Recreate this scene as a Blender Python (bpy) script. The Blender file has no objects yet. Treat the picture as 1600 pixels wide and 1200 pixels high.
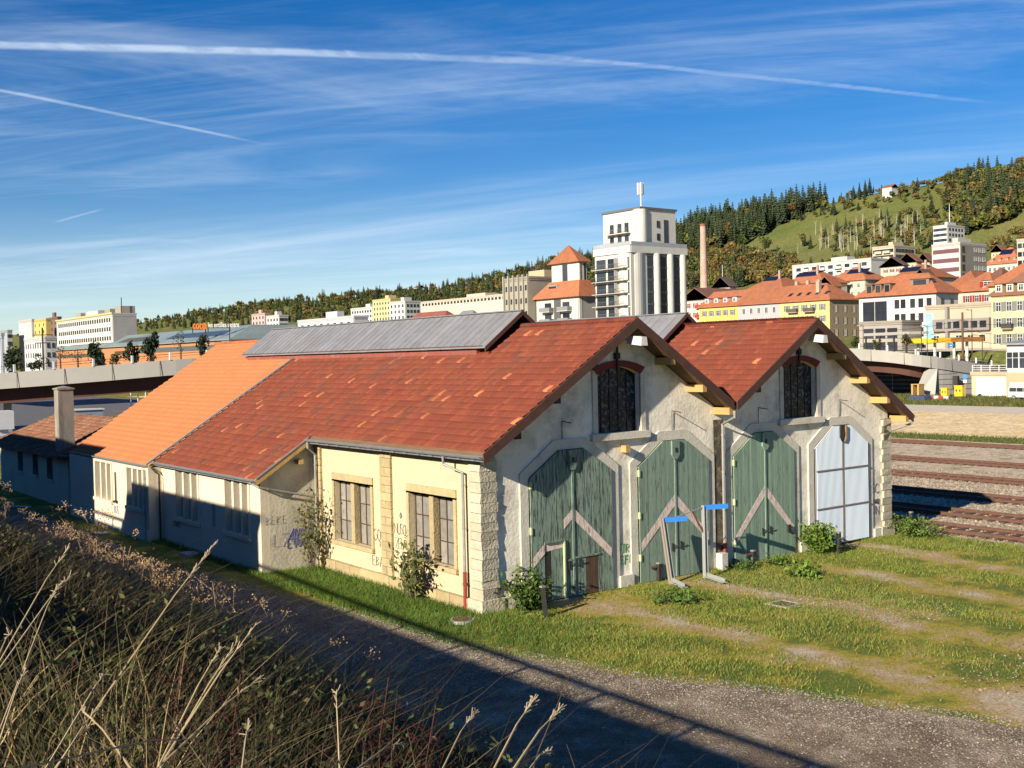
import bpy, math, random
import numpy as np
from mathutils import Vector, Matrix
from mathutils.geometry import tessellate_polygon
random.seed(7); rng = np.random.default_rng(7)
S = bpy.context.scene; COL = S.collection
R = math.radians
# ---------------------------------------------------------------- camera, world, sun, exposure
CAM = np.array([-20.27, -28.396, 8.138]); FPX = 1724.3
YAW, PITCH, ROLL = R(37.242), R(-1.413), R(-1.264)
_fw = np.array([math.sin(YAW)*math.cos(PITCH), math.cos(YAW)*math.cos(PITCH), math.sin(PITCH)])
_rt = np.array([math.cos(YAW), -math.sin(YAW), 0.0]); _up = np.cross(_rt, _fw)
_r = _rt*math.cos(ROLL)+_up*math.sin(ROLL); _u = -_rt*math.sin(ROLL)+_up*math.cos(ROLL)
cam_d = bpy.data.cameras.new('camera'); cam = bpy.data.objects.new('camera', cam_d); COL.objects.link(cam)
cam_d.sensor_width = 36; cam_d.lens = 36*FPX/1600; cam_d.clip_start = 0.1; cam_d.clip_end = 20000
cam.matrix_world = Matrix(((_r[0],_u[0],-_fw[0],CAM[0]),(_r[1],_u[1],-_fw[1],CAM[1]),(_r[2],_u[2],-_fw[2],CAM[2]),(0,0,0,1)))
S.camera = cam
SUN_EL = R(23.4); SUN_TRAVEL = R(76.0)            # light travels towards azimuth 76 deg from +y to +x
LD = Vector((math.sin(SUN_TRAVEL)*math.cos(SUN_EL), math.cos(SUN_TRAVEL)*math.cos(SUN_EL), -math.sin(SUN_EL)))
sd = bpy.data.lights.new('sun', 'SUN'); sd.energy = 5.0; sd.angle = R(0.5); sd.color = (1.0, 0.89, 0.72)
so = bpy.data.objects.new('sun', sd); COL.objects.link(so); so.rotation_euler = LD.to_track_quat('-Z', 'Y').to_euler()
S.view_settings.view_transform = 'Standard'; S.view_settings.look = 'None'
S.view_settings.exposure = 0.84; S.view_settings.gamma = 1.0; S.view_settings.use_curve_mapping = False
S.render.engine = 'CYCLES'; S.cycles.max_bounces = 5; S.cycles.diffuse_bounces = 2; S.cycles.glossy_bounces = 2; S.cycles.transparent_max_bounces = 4

def ray(u, v): return _fw*FPX+_r*(u-800.)-_u*(v-600.)
def at(u, v, D):                                   # the point at horizontal distance D seen in direction (u, v)
    r = ray(u, v); return CAM+r*(D/math.hypot(r[0], r[1]))
def gz(u, v, z=0.): r = ray(u, v); return CAM+r*((z-CAM[2])/r[2])
def pln(u, v, p, n): r = ray(u, v); n = np.array(n, float); return CAM+r*(n.dot(np.array(p)-CAM)/n.dot(r))

W = bpy.data.worlds.new('World'); S.world = W; W.use_nodes = True
nt = W.node_tree; nt.nodes.clear(); N = nt.nodes.new; LK = nt.links.new
def wmath(op, a, b=None, c=None, clamp=False):
    n = N('ShaderNodeMath'); n.operation = op; n.use_clamp = clamp
    for i, x in enumerate((a, b, c)):
        if x is None: continue
        if isinstance(x, (int, float)): n.inputs[i].default_value = x
        else: LK(x, n.inputs[i])
    return n.outputs[0]
sky = N('ShaderNodeTexSky'); sky.sky_type = 'NISHITA'; sky.sun_disc = False
sky.sun_elevation = SUN_EL; sky.sun_rotation = SUN_TRAVEL+math.pi; sky.altitude = 1000; sky.air_density = 1.0; sky.dust_density = 0.1; sky.ozone_density = 2.2
SKY_STR = 0.060
hs = N('ShaderNodeHueSaturation'); hs.inputs['Saturation'].default_value = 1.5; hs.inputs['Hue'].default_value = .513; hs.inputs['Value'].default_value = 1.0
LK(sky.outputs[0], hs.inputs['Color'])
tc = N('ShaderNodeTexCoord'); sx = N('ShaderNodeSeparateXYZ'); LK(tc.outputs['Generated'], sx.inputs[0])
zc = wmath('MAXIMUM', sx.outputs[2], 0.012)
zz = wmath('ADD', zc, 0.05)
PX = wmath('DIVIDE', sx.outputs[0], zz); PY = wmath('DIVIDE', sx.outputs[1], zz)     # the cloud sheet overhead
def plan(u, v):
    r = ray(u, v); r = r/np.linalg.norm(r); return np.array([r[0], r[1]])/(max(r[2], .012)+.05)
def sheet(sx_, sy_, rot, scale, detail, rough, w=0.0, off=(0,0)):
    c = N('ShaderNodeCombineXYZ'); LK(PX, c.inputs[0]); LK(PY, c.inputs[1]); c.inputs[2].default_value = w
    m = N('ShaderNodeMapping'); m.vector_type = 'TEXTURE'; m.inputs['Rotation'].default_value = (0,0,rot); m.inputs['Scale'].default_value = (sx_, sy_, 1); m.inputs['Location'].default_value = (off[0], off[1], 0)
    LK(c.outputs[0], m.inputs[0])
    n = N('ShaderNodeTexNoise'); n.inputs['Scale'].default_value = scale; n.inputs['Detail'].default_value = detail; n.inputs['Roughness'].default_value = rough; n.inputs['Distortion'].default_value = .6
    LK(m.outputs[0], n.inputs['Vector']); return n.outputs[0]
def ramp01(x, a, b):
    m = N('ShaderNodeMapRange'); m.inputs[1].default_value = a; m.inputs[2].default_value = b; m.clamp = True
    m.interpolation_type = 'SMOOTHSTEP'; LK(x, m.inputs[0]); return m.outputs[0]
streak = R(-38)
c1 = ramp01(sheet(2.0, .9, streak, 1.3, 9, .66, 3.1), .42, .82)
big = ramp01(sheet(1.5, 1.2, streak, .55, 2, .5, 9.7), .42, .64)
c2 = ramp01(sheet(5.0, .9, R(-60), .8, 6, .6, 20.3), .42, .80)
low = ramp01(zc, .36, .04)
c3 = ramp01(sheet(7.0, .45, R(-50), 1.5, 9, .68, 33.),   .50, .80)
clouds = wmath('ADD', wmath('MULTIPLY', wmath('MULTIPLY', c1, big), .36), wmath('ADD', wmath('MULTIPLY', wmath('MULTIPLY', c2, low), .55), wmath('MULTIPLY', wmath('MULTIPLY', c3, big), .24)), clamp=True)
wob = sheet(1, 1, 0, 6.0, 4, .65, 5.5)
def trail(a, b, width, strength, t0, t1, fade, wobble=.02, brk=0.5):
    pa, pb = plan(*a), plan(*b); d = pb-pa; L = np.linalg.norm(d); d = d/L; n = np.array([-d[1], d[0]])
    t = wmath('ADD', wmath('MULTIPLY', PX, float(d[0])), wmath('ADD', wmath('MULTIPLY', PY, float(d[1])), float(-pa.dot(d))))
    s = wmath('ADD', wmath('MULTIPLY', PX, float(n[0])), wmath('ADD', wmath('MULTIPLY', PY, float(n[1])), float(-pa.dot(n))))
    s = wmath('ADD', s, wmath('MULTIPLY', wmath('SUBTRACT', wob, .5), wobble))
    e = wmath('DIVIDE', wmath('ABSOLUTE', s), width)
    body = wmath('SUBTRACT', 1.0, ramp01(e, .25, 1.0))
    al = wmath('MULTIPLY', ramp01(t, t0*L-fade*L, t0*L), wmath('SUBTRACT', 1.0, ramp01(t, t1*L, t1*L+fade*L)))
    tex = wmath('ADD', 1-brk, wmath('MULTIPLY', ramp01(wob, .35, .62), brk))
    return wmath('MULTIPLY', wmath('MULTIPLY', body, al), wmath('MULTIPLY', tex, strength))
trails = wmath('ADD', trail((0,71),(900,98),.044,.52,-2.0,.62,.62,.035), trail((0,141),(400,222),.022,.38,-1.0,.75,.35,.02,.3))
trails = wmath('ADD', trails, trail((960,98),(1500,155),.026,.26,-.1,.9,.25,.03,.6))
trails = wmath('ADD', trails, trail((95,345),(155,328),.02,.25,.1,.8,.4,.02,.3))
hz = wmath('MULTIPLY', ramp01(zc, .16, .0), .42)
cov = wmath('ADD', wmath('ADD', clouds, trails), hz, clamp=True)
mx = N('ShaderNodeMix'); mx.data_type = 'RGBA'; LK(wmath('MULTIPLY', cov, .85), mx.inputs['Factor']); LK(hs.outputs[0], mx.inputs['A'])
mx.inputs['B'].default_value = (7.6, 8.9, 10.4, 1)
bg = N('ShaderNodeBackground'); bg.inputs['Strength'].default_value = SKY_STR; LK(mx.outputs['Result'], bg.inputs['Color'])
wo = N('ShaderNodeOutputWorld'); LK(bg.outputs[0], wo.inputs[0])

# ---------------------------------------------------------------- materials
def mat(name, col, rough=.85, var=.18, scale=2.0, bump=.0, bscale=None, metal=0., attr=False, dirt=None, dirt_amt=.0, dirt_scale=.6, streak=None, spec=.3, rand=0., trans=0., sharp=None, rows=0.):
    """Principled with noise-varied colour; attr: multiplied by the 'col' face attribute; dirt: second colour in noise patches, for dirt and for painted reflections."""
    m = bpy.data.materials.new(name); m.use_nodes = True; t = m.node_tree; b = t.nodes['Principled BSDF']
    n_ = t.nodes.new; l_ = t.links.new
    b.inputs['Roughness'].default_value = rough; b.inputs['Metallic'].default_value = metal; b.inputs['Specular IOR Level'].default_value = spec
    tc = n_('ShaderNodeTexCoord'); mp = n_('ShaderNodeMapping'); l_(tc.outputs['Object'], mp.inputs[0])
    if streak: mp.inputs['Scale'].default_value = streak
    no = n_('ShaderNodeTexNoise'); no.inputs['Scale'].default_value = scale; no.inputs['Detail'].default_value = 6; no.inputs['Roughness'].default_value = .62
    l_(mp.outputs[0], no.inputs['Vector'])
    mr = n_('ShaderNodeMapRange'); mr.inputs[1].default_value = .25; mr.inputs[2].default_value = .75; mr.inputs[3].default_value = 1-var; mr.inputs[4].default_value = 1+var
    l_(no.outputs[0], mr.inputs[0])
    val = mr.outputs[0]
    if rand:
        oi = n_('ShaderNodeObjectInfo'); r2 = n_('ShaderNodeMapRange'); r2.inputs[3].default_value = 1-rand; r2.inputs[4].default_value = 1+rand; l_(oi.outputs['Random'], r2.inputs[0])
        mu = n_('ShaderNodeMath'); mu.operation = 'MULTIPLY'; l_(val, mu.inputs[0]); l_(r2.outputs[0], mu.inputs[1]); val = mu.outputs[0]
    base = n_('ShaderNodeRGB'); base.outputs[0].default_value = (*col, 1); c = base.outputs[0]
    if attr:
        a = n_('ShaderNodeAttribute'); a.attribute_name = 'col'; c = a.outputs['Color']
    if dirt is not None:
        n2 = n_('ShaderNodeTexNoise'); n2.inputs['Scale'].default_value = dirt_scale; n2.inputs['Detail'].default_value = 8; n2.inputs['Roughness'].default_value = .7; l_(mp.outputs[0], n2.inputs['Vector'])
        r3 = n_('ShaderNodeMapRange'); r3.inputs[1].default_value = .62-.35*dirt_amt; r3.inputs[2].default_value = .80-.25*dirt_amt if sharp is None else .62-.35*dirt_amt+sharp; r3.inputs[4].default_value = .9; l_(n2.outputs[0], r3.inputs[0])
        mi = n_('ShaderNodeMix'); mi.data_type = 'RGBA'; l_(r3.outputs[0], mi.inputs['Factor']); l_(c, mi.inputs['A']); mi.inputs['B'].default_value = (*dirt, 1); c = mi.outputs['Result']
    if rows:                                       # courses of tiles on far roofs
        wv = n_('ShaderNodeTexWave'); wv.bands_direction = 'Z'; wv.inputs['Scale'].default_value = rows; wv.inputs['Distortion'].default_value = .6; l_(tc.outputs['Object'], wv.inputs['Vector'])
        rr = n_('ShaderNodeMapRange'); rr.inputs[3].default_value = .84; rr.inputs[4].default_value = 1.08; l_(wv.outputs['Fac'], rr.inputs[0]); mw = n_('ShaderNodeMath'); mw.operation = 'MULTIPLY'; l_(val, mw.inputs[0]); l_(rr.outputs[0], mw.inputs[1]); val = mw.outputs[0]
    vm = n_('ShaderNodeVectorMath'); vm.operation = 'SCALE'; l_(c, vm.inputs[0]); l_(val, vm.inputs['Scale'])
    l_(vm.outputs[0], b.inputs['Base Color'])
    if bump:
        n3 = n_('ShaderNodeTexNoise'); n3.inputs['Scale'].default_value = bscale or scale*4; n3.inputs['Detail'].default_value = 5; l_(mp.outputs[0], n3.inputs['Vector'])
        bp = n_('ShaderNodeBump'); bp.inputs['Strength'].default_value = bump; bp.inputs['Distance'].default_value = .05; l_(n3.outputs[0], bp.inputs['Height']); l_(bp.outputs[0], b.inputs['Normal'])
    if trans:
        tr = n_('ShaderNodeBsdfTranslucent'); l_(vm.outputs[0], tr.inputs[0]); ms = n_('ShaderNodeMixShader'); ms.inputs[0].default_value = trans
        l_(b.outputs[0], ms.inputs[1]); l_(tr.outputs[0], ms.inputs[2]); l_(ms.outputs[0], t.nodes['Material Output'].inputs[0])
    return m
_mc = {}
def pm(col, rough=.85, var=.10, **k):              # cached plain materials for the town
    key = (col, rough, var, tuple(sorted(k.items())))
    if key not in _mc: _mc[key] = mat('paint_%d' % len(_mc), tuple(.73*x for x in col), rough, var, scale=.35, bump=0, **k)
    return _mc[key]
M = {}
M['plaster'] = mat('cream_plaster', (.52,.45,.29), .9, .10, .9, .25, 9, dirt=(.40,.34,.24), dirt_amt=.32, dirt_scale=.9)
M['plaster_front'] = mat('grey_plaster', (.86,.80,.66), .9, .12, 1.2, .35, 8, dirt=(.34,.30,.23), dirt_amt=.40, dirt_scale=.7)
M['plaster_old'] = mat('old_plaster', (.56,.51,.39), .9, .14, 1.2, .35, 8, dirt=(.34,.31,.26), dirt_amt=.45, dirt_scale=.9)
M['plaster_white'] = mat('white_plaster', (.63,.55,.41), .9, .08, 1.2, .2, 8, dirt=(.42,.38,.30), dirt_amt=.25)
M['stone'] = mat('yellow_stone', (.41,.33,.175), .9, .22, 5, .7, 14, rand=.14, dirt=(.28,.23,.16), dirt_amt=.35, dirt_scale=2.5)
M['stone_pale'] = mat('pale_stone', (.48,.43,.32), .9, .18, 5, .8, 12, rand=.12, dirt=(.33,.29,.22), dirt_amt=.30, dirt_scale=2.5)
M['surround'] = mat('grey_stone', (.62,.58,.48), .9, .12, 3, .3, 14, dirt=(.30,.27,.22), dirt_amt=.3, dirt_scale=1.5)
M['soot'] = mat('dark_stain', (.10,.085,.06), .95, .4, 3, .5, 12, dirt=(.30,.25,.16), dirt_amt=.35, dirt_scale=3)
M['tile'] = mat('clay_tile', (1,1,1), .8, .16, 14, .15, 60, attr=True, dirt=(.115,.048,.032), dirt_amt=.36, dirt_scale=.55)
M['tile_new'] = mat('new_clay_tile', (1,1,1), .75, .05, 10, .05, 60, attr=True)
M['brown'] = mat('brown_timber', (.085,.042,.03), .65, .2, 3, .1, 20)
M['rawwood'] = mat('raw_timber', (.46,.29,.11), .8, .2, 3, .15, 20, streak=(1,.2,1))
M['soffit'] = mat('soffit_boards', (.17,.10,.055), .85, .25, 3, .1, 20, streak=(5,.5,1))
M['zinc'] = mat('weathered_zinc', (.29,.29,.295), .5, .16, 2.0, .08, 20, metal=.3, rand=.09, dirt=(.26,.245,.23), dirt_amt=.3, spec=.5)
M['gutter'] = mat('gutter_zinc', (.30,.32,.33), .45, .14, 4, .05, 20, metal=.5, spec=.5)
M['pipe'] = mat('grey_pipe', (.30,.29,.27), .55, .2, 5, .05, 20, metal=.3, spec=.5)
M['redpipe'] = mat('red_pipe', (.26,.045,.025), .6, .2, 6)
M['redbrown'] = mat('red_brown_boards', (.24,.075,.055), .75, .14, 4, .1, 16, dirt=(.33,.19,.16), dirt_amt=.2)
M['redpaint'] = mat('dark_red_paint', (.17,.02,.018), .6, .12, 5)
M['green'] = mat('weathered_green_boards', (.215,.30,.235), .75, .22, 3.0, .25, 18, rand=.10, streak=(6,6,.55), dirt=(.055,.05,.045), dirt_amt=.35, dirt_scale=3.4, sharp=.09)
M['green_mid'] = mat('faded_green_boards', (.225,.31,.24), .75, .22, 3.0, .25, 18, rand=.10, streak=(6,6,.45), dirt=(.08,.08,.065), dirt_amt=.27, dirt_scale=3.0, sharp=.10)
M['green_fresh'] = mat('green_boards', (.225,.325,.24), .75, .18, 3.0, .2, 18, rand=.08, streak=(6,6,.55), dirt=(.11,.12,.09), dirt_amt=.20, sharp=.12, dirt_scale=2.2)
M['chevron'] = mat('worn_chevron_paint', (.74,.60,.53), .8, .3, 4, .2, 18, streak=(5,5,1), dirt=(.20,.17,.14), dirt_amt=.27, dirt_scale=3, sharp=.10)
M['bareplank'] = mat('bare_planks', (.09,.055,.035), .85, .35, 4, .2, 18, streak=(8,8,.6), rand=.2)
M['edge_sunlit'] = mat('sunlit_green_edge', (.42,.50,.28), .7, .1, 3)  # lighter green paints the sun onto the gate edges
M['plastic'] = mat('ribbed_white_sheet', (.58,.66,.74), .75, .05, 1.2, .0, spec=.2, streak=(3,3,.6), rand=.03)
M['steel'] = mat('painted_steel', (.36,.38,.37), .5, .10, 4, .05, 16, metal=.3, dirt=(.25,.13,.07), dirt_amt=.2, dirt_scale=4)
M['blue'] = mat('blue_paint', (.035,.20,.62), .5, .12, 4)
M['rust'] = mat('rusty_steel', (.125,.062,.042), .8, .25, 6, .2, 24)
M['dark'] = mat('dark_iron', (.035,.033,.032), .6, .2, 4)
M['glass'] = mat('old_window_glass', (.055,.058,.06), .12, .3, 1.3, spec=.6)
M['glassdim'] = mat('dim_window_glass', (.055,.052,.042), .3, .25, 3, spec=.35, rand=.4, dirt=(.12,.11,.09), dirt_amt=.3, dirt_scale=3)
M['glassgrey'] = mat('dusty_window_glass', (.24,.23,.20), .3, .2, 3, spec=.5, rand=.18, dirt=(.12,.12,.11), dirt_amt=.3, dirt_scale=4)
M['glassblack'] = mat('black_window_glass', (.014,.016,.021), .3, .4, 4, spec=.25, rand=.6, dirt=(.14,.14,.14), dirt_amt=.30, dirt_scale=7, sharp=.05)  # light grey patches paint broken reflections on the dark panes
M['winframe'] = mat('oxide_window_bar', (.075,.035,.028), .7, .2, 6)
M['white'] = mat('white_paint', (.66,.66,.64), .6, .05, 2)
M['concrete'] = mat('concrete', (.37,.355,.32), .85, .10, .5, .12, 5, dirt=(.32,.31,.28), dirt_amt=.3, dirt_scale=.5)
M['concrete_dark'] = mat('stained_concrete', (.27,.245,.20), .9, .22, 1.5, .3, 12, dirt=(.12,.105,.085), dirt_amt=.42, dirt_scale=1.0, streak=(2,2,.6))
M['cortens'] = mat('brown_girder', (.085,.036,.022), .75, .15, .4)
M['pale_asphalt'] = mat('pale_asphalt', (.58,.50,.39), .9, .12, .5, .1, 12)
M['asphalt'] = mat('asphalt', (.12,.12,.125), .9, .18, .6, .2, 20)
M['sleeper'] = mat('sleeper_wood', (.10,.068,.05), .9, .25, 5, .2, 20, rand=.25)
M['graffiti'] = mat('graffiti_ink', (.10,.09,.11), .7, .3, 20)
M['graffiti_blue'] = mat('graffiti_blue_ink', (.14,.13,.30), .7, .3, 20)
M['graffiti_green'] = mat('graffiti_green_ink', (.13,.30,.12), .7, .3, 20)
M['leaf'] = mat('foliage', (1,1,1), .75, .22, .5, attr=True, spec=.2, trans=.22)
M['needle'] = mat('far_foliage', (1,1,1), .9, .15, .2, attr=True, spec=.1)
M['bark'] = mat('bark', (.10,.08,.06), .9, .25, 3, .3, 20)
M['bark_pale'] = mat('pale_bark', (.42,.37,.30), .9, .2, 3)
M['straw'] = mat('straw', (1,1,1), .8, .18, 8, attr=True, spec=.2, trans=.2)
M['lampglass'] = mat('lamp_glass', (.62,.60,.55), .3, .15, 9, spec=.5)
M['winfar'] = mat('far_window_glass', (.028,.034,.045), .15, .3, .3, spec=.6, rand=.5)
M['solar'] = mat('solar_panel', (.012,.016,.035), .2, .1, 2, spec=.5)
M['yellow'] = mat('yellow_paint', (.80,.47,.02), .55, .08, 3)
M['rooforange'] = mat('orange_roof', (.345,.125,.06), .85, .20, .9, .15, 3, dirt=(.25,.105,.06), dirt_amt=.36, dirt_scale=.3, rand=.16, rows=2.2)
M['rail_brown'] = mat('brown_gate_frame', (.24,.19,.16), .7, .15, 3)
M['roofbrown'] = mat('brown_roof', (.20,.095,.065), .85, .2, .9, .15, 3, rand=.14, rows=2.2)
M['roofdark'] = mat('dark_roof', (.10,.07,.06), .85, .16, .5, .1, 3)

# ---------------------------------------------------------------- mesh helpers
def tag(o, label=None, cat=None, group=None, kind=None):
    if label: o['label'] = label
    if cat: o['category'] = cat
    if group: o['group'] = group
    if kind: o['kind'] = kind
    return o
def link(o, parent=None):
    COL.objects.link(o)
    if parent is not None: o.parent = parent
    return o
_ORG = {}
def thing(name, loc, label, cat, group=None):
    o = bpy.data.objects.new(name, None); o.empty_display_size = .3; o.location = loc; COL.objects.link(o)
    _ORG[o.name] = Vector(loc); return tag(o, label, cat, group)
def org(o):
    if o is None: return Vector((0,0,0))
    return _ORG.get(o.name, Vector((0,0,0)))
class MB:
    def __init__(s): s.v = []; s.f = []; s.m = []; s.c = []
    def add(s, vs, fs, m=0, c=(1,1,1)):
        k = len(s.v); s.v.extend([tuple(map(float, p)) for p in vs])
        for f in fs: s.f.append(tuple(k+i for i in f)); s.m.append(m); s.c.append(c)
        return s
    def hex8(s, b, t, m=0, c=(1,1,1)):             # bottom quad, top quad (both counter-clockwise from above)
        return s.add(list(b)+list(t), [(3,2,1,0),(4,5,6,7),(0,1,5,4),(1,2,6,5),(2,3,7,6),(3,0,4,7)], m, c)
    def box(s, x0, x1, y0, y1, z0, z1, m=0, c=(1,1,1)):
        return s.hex8([(x0,y0,z0),(x1,y0,z0),(x1,y1,z0),(x0,y1,z0)], [(x0,y0,z1),(x1,y0,z1),(x1,y1,z1),(x0,y1,z1)], m, c)
    def bar(s, a, b, w, h, m=0, c=(1,1,1), up=(0,0,1)):   # rectangular bar from a to b
        a, b = Vector(a), Vector(b); d = (b-a).normalized(); r = d.cross(Vector(up))
        if r.length < 1e-4: r = d.cross(Vector((1,0,0)))
        r.normalize(); q = r.cross(d).normalized(); r *= w/2; q *= h/2
        return s.hex8([a-r-q, a+r-q, b+r-q, b-r-q], [a-r+q, a+r+q, b+r+q, b-r+q], m, c)
    def tube(s, pts, rad, n=8, m=0, c=(1,1,1), cap=True):
        pts = [Vector(p) for p in pts]; k0 = len(s.v); rr = rad if isinstance(rad, (list, tuple)) else [rad]*len(pts)
        ref = None
        for i, p in enumerate(pts):
            d = (pts[min(i+1, len(pts)-1)]-pts[max(i-1, 0)]).normalized()
            if ref is None:
                ref = d.cross(Vector((0,0,1)))
                if ref.length < .05: ref = d.cross(Vector((1,0,0)))
            ref = (ref-d*ref.dot(d)).normalized(); q = d.cross(ref)
            for j in range(n):
                a = 2*math.pi*j/n; s.v.append(tuple(p+(ref*math.cos(a)+q*math.sin(a))*rr[i]))
        for i in range(len(pts)-1):
            for j in range(n):
                a, b = k0+i*n+j, k0+i*n+(j+1) % n
                s.f.append((a, b, b+n, a+n)); s.m.append(m); s.c.append(c)
        if cap:
            e = k0+(len(pts)-1)*n
            s.f.append(tuple(k0+j for j in reversed(range(n)))); s.m.append(m); s.c.append(c)
            s.f.append(tuple(e+j for j in range(n))); s.m.append(m); s.c.append(c)
        return s
    def prism(s, poly, ext, m=0, c=(1,1,1)):       # poly: 3d points of one face; ext: extrusion vector
        n = len(poly); e = Vector(ext); p = [Vector(q) for q in poly]
        nrm = Vector((0,0,0))
        for i in range(n):
            a, b = p[i], p[(i+1) % n]; nrm += a.cross(b)
        if nrm.dot(e) > 0: p = p[::-1]
        vs = p+[q+e for q in p]
        fs = [tuple(range(n)), tuple(range(2*n-1, n-1, -1))]+[((i+1) % n, i, n+i, n+(i+1) % n) for i in range(n)]
        return s.add(vs, fs, m, c)
    def build(s, name, mats, parent=None, loc=None, smooth=False):
        o_ = Vector(loc) if loc is not None else org(parent)
        me = bpy.data.meshes.new(name); me.from_pydata([(p[0]-o_[0], p[1]-o_[1], p[2]-o_[2]) for p in s.v], [], s.f)
        for x in (mats if isinstance(mats, (list, tuple)) else [mats]): me.materials.append(x)
        me.polygons.foreach_set('material_index', s.m)
        if any(c != (1,1,1) for c in s.c):
            at_ = me.attributes.new('col', 'FLOAT_COLOR', 'FACE'); at_.data.foreach_set('color', [x for c in s.c for x in (*c, 1.)])
        if smooth: me.polygons.foreach_set('use_smooth', [True]*len(s.f))
        ob = bpy.data.objects.new(name, me)
        if parent is None: ob.location = o_
        else: _ORG[ob.name] = o_
        return link(ob, parent)
def np_mesh(name, V, F, mats, parent=None, col=None, mi=None, loc=(0,0,0)):
    """V (n,3), F (m,k) arrays; col (m,3) face colours"""
    V = np.asarray(V, np.float32)-np.asarray(loc if parent is None else org(parent), np.float32); F = np.asarray(F, np.int32); k = F.shape[1]
    me = bpy.data.meshes.new(name); me.vertices.add(len(V)); me.vertices.foreach_set('co', V.ravel())
    me.loops.add(F.size); me.loops.foreach_set('vertex_index', F.ravel()); me.polygons.add(len(F))
    me.polygons.foreach_set('loop_start', np.arange(0, F.size, k, dtype=np.int32))
    me.update(calc_edges=True)
    for x in (mats if isinstance(mats, (list, tuple)) else [mats]): me.materials.append(x)
    if mi is not None: me.polygons.foreach_set('material_index', np.asarray(mi, np.int32))
    if col is not None:
        a = me.attributes.new('col', 'FLOAT_COLOR', 'FACE'); a.data.foreach_set('color', np.concatenate([np.asarray(col, np.float32), np.ones((len(F), 1), np.float32)], 1).ravel())
    ob = bpy.data.objects.new(name, me)
    if parent is None: ob.location = loc
    else: _ORG[ob.name] = org(parent)
    return link(ob, parent)
def inst(name, me, parent, pos, rot=None, scale=None, ptop=None):   # an object sharing mesh data, at world position pos
    o = bpy.data.objects.new(name, me); m = Matrix.Translation(Vector(pos)-org(parent))
    if rot is not None: m = m @ (rot.to_4x4() if isinstance(rot, Matrix) else Matrix.Rotation(rot, 4, 'Z'))
    if scale is not None: m = m @ Matrix.Diagonal((*scale, 1))
    link(o, parent); o.matrix_basis = m; return o
def holes_wall(outer, holes, place, ext, mb, m=0):
    """outer/holes: 2-D outlines; place maps (a, b) to a point; ext: thickness vector"""
    loops = [[Vector((a, b, 0)) for a, b in outer]]+[[Vector((a, b, 0)) for a, b in h] for h in holes]
    tris = tessellate_polygon(loops); flat = [p for l in loops for p in l]
    P = [Vector(place(p.x, p.y)) for p in flat]; e = Vector(ext); Q = [p+e for p in P]; n = len(P)
    fs = []
    for a, b, c in tris:
        nn = (P[b]-P[a]).cross(P[c]-P[a])
        if nn.dot(e) > 0: a, c = c, a
        fs += [(a, b, c), (n+c, n+b, n+a)]
    k = 0
    for l in loops:
        L = len(l)
        for i in range(L): fs.append((k+i, k+(i+1) % L, n+k+(i+1) % L, n+k+i))
        k += L
    return mb.add(P+Q, fs, m)
def lab(o, l): o['label'] = l; return o
# ---------------------------------------------------------------- terrain
XR = 800.0
SKYLINE = [(60,516,6),(215,500,9),(330,481,13),(450,464,14),(560,453,14),(640,447,14),(720,434,15),(800,417,15),(860,400,15),(940,384,16),(1040,352,17),(1100,331,17),(1160,320,18),(1240,303,18),(1300,296,16),(1365,287,10),(1400,291,5),(1480,277,5),(1560,266,7),(1600,256,7)]
_hy, _hz = [], []
for u, v, th in SKYLINE:
    r = ray(u, v); k = (XR-CAM[0])/r[0]; p = CAM+r*k; _hy.append(p[1]); _hz.append(max(p[2]-th*.75, 12))
_o = np.argsort(_hy); _hy = np.array(_hy)[_o]; _hz = np.array(_hz)[_o]
def Hy(y): return np.interp(y, _hy, _hz)
def sm(t): t = np.clip(t, 0, 1); return t*t*(3-2*t)
def terr(x, y):
    x = np.asarray(x, float); y = np.asarray(y, float)
    base = np.interp(x, [-400,-60,-26,-20.6,-18.0,-15.5,-13.0,-10.5,-8.6,172,184,225,330], [60,14,7.0,6.5,6.1,4.5,2.6,.7,0,0,7.2,8.2,24])
    t = (x-330)/(XR-330); h = Hy(y)
    up = 24+(h-24)*np.clip(t, 0, 1)**1.75
    und = 3.5*np.sin(x*.013+y*.011)*np.sin(y*.017-x*.006)*sm((x-380)/150)*sm((XR-40-x)/120)
    down = h-np.clip(x-XR, 0, 2500)*.03
    return np.where(x <= 330, base, np.where(x <= XR, up+und, down))
def grid(name, xs, ys, zoff, mats, kind='structure', fz=None):
    X, Y = np.meshgrid(xs, ys, indexing='ij'); Z = (terr(X, Y) if fz is None else fz(X, Y))+zoff
    V = np.stack([X, Y, Z], -1).reshape(-1, 3); nx, ny = len(xs), len(ys)
    i = np.arange(nx-1)[:, None]*ny+np.arange(ny-1)[None, :]
    F = np.stack([i, i+ny, i+ny+1, i+1], -1).reshape(-1, 4)
    o = np_mesh(name, V, F, mats); tag(o, kind=kind)
    return o
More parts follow.
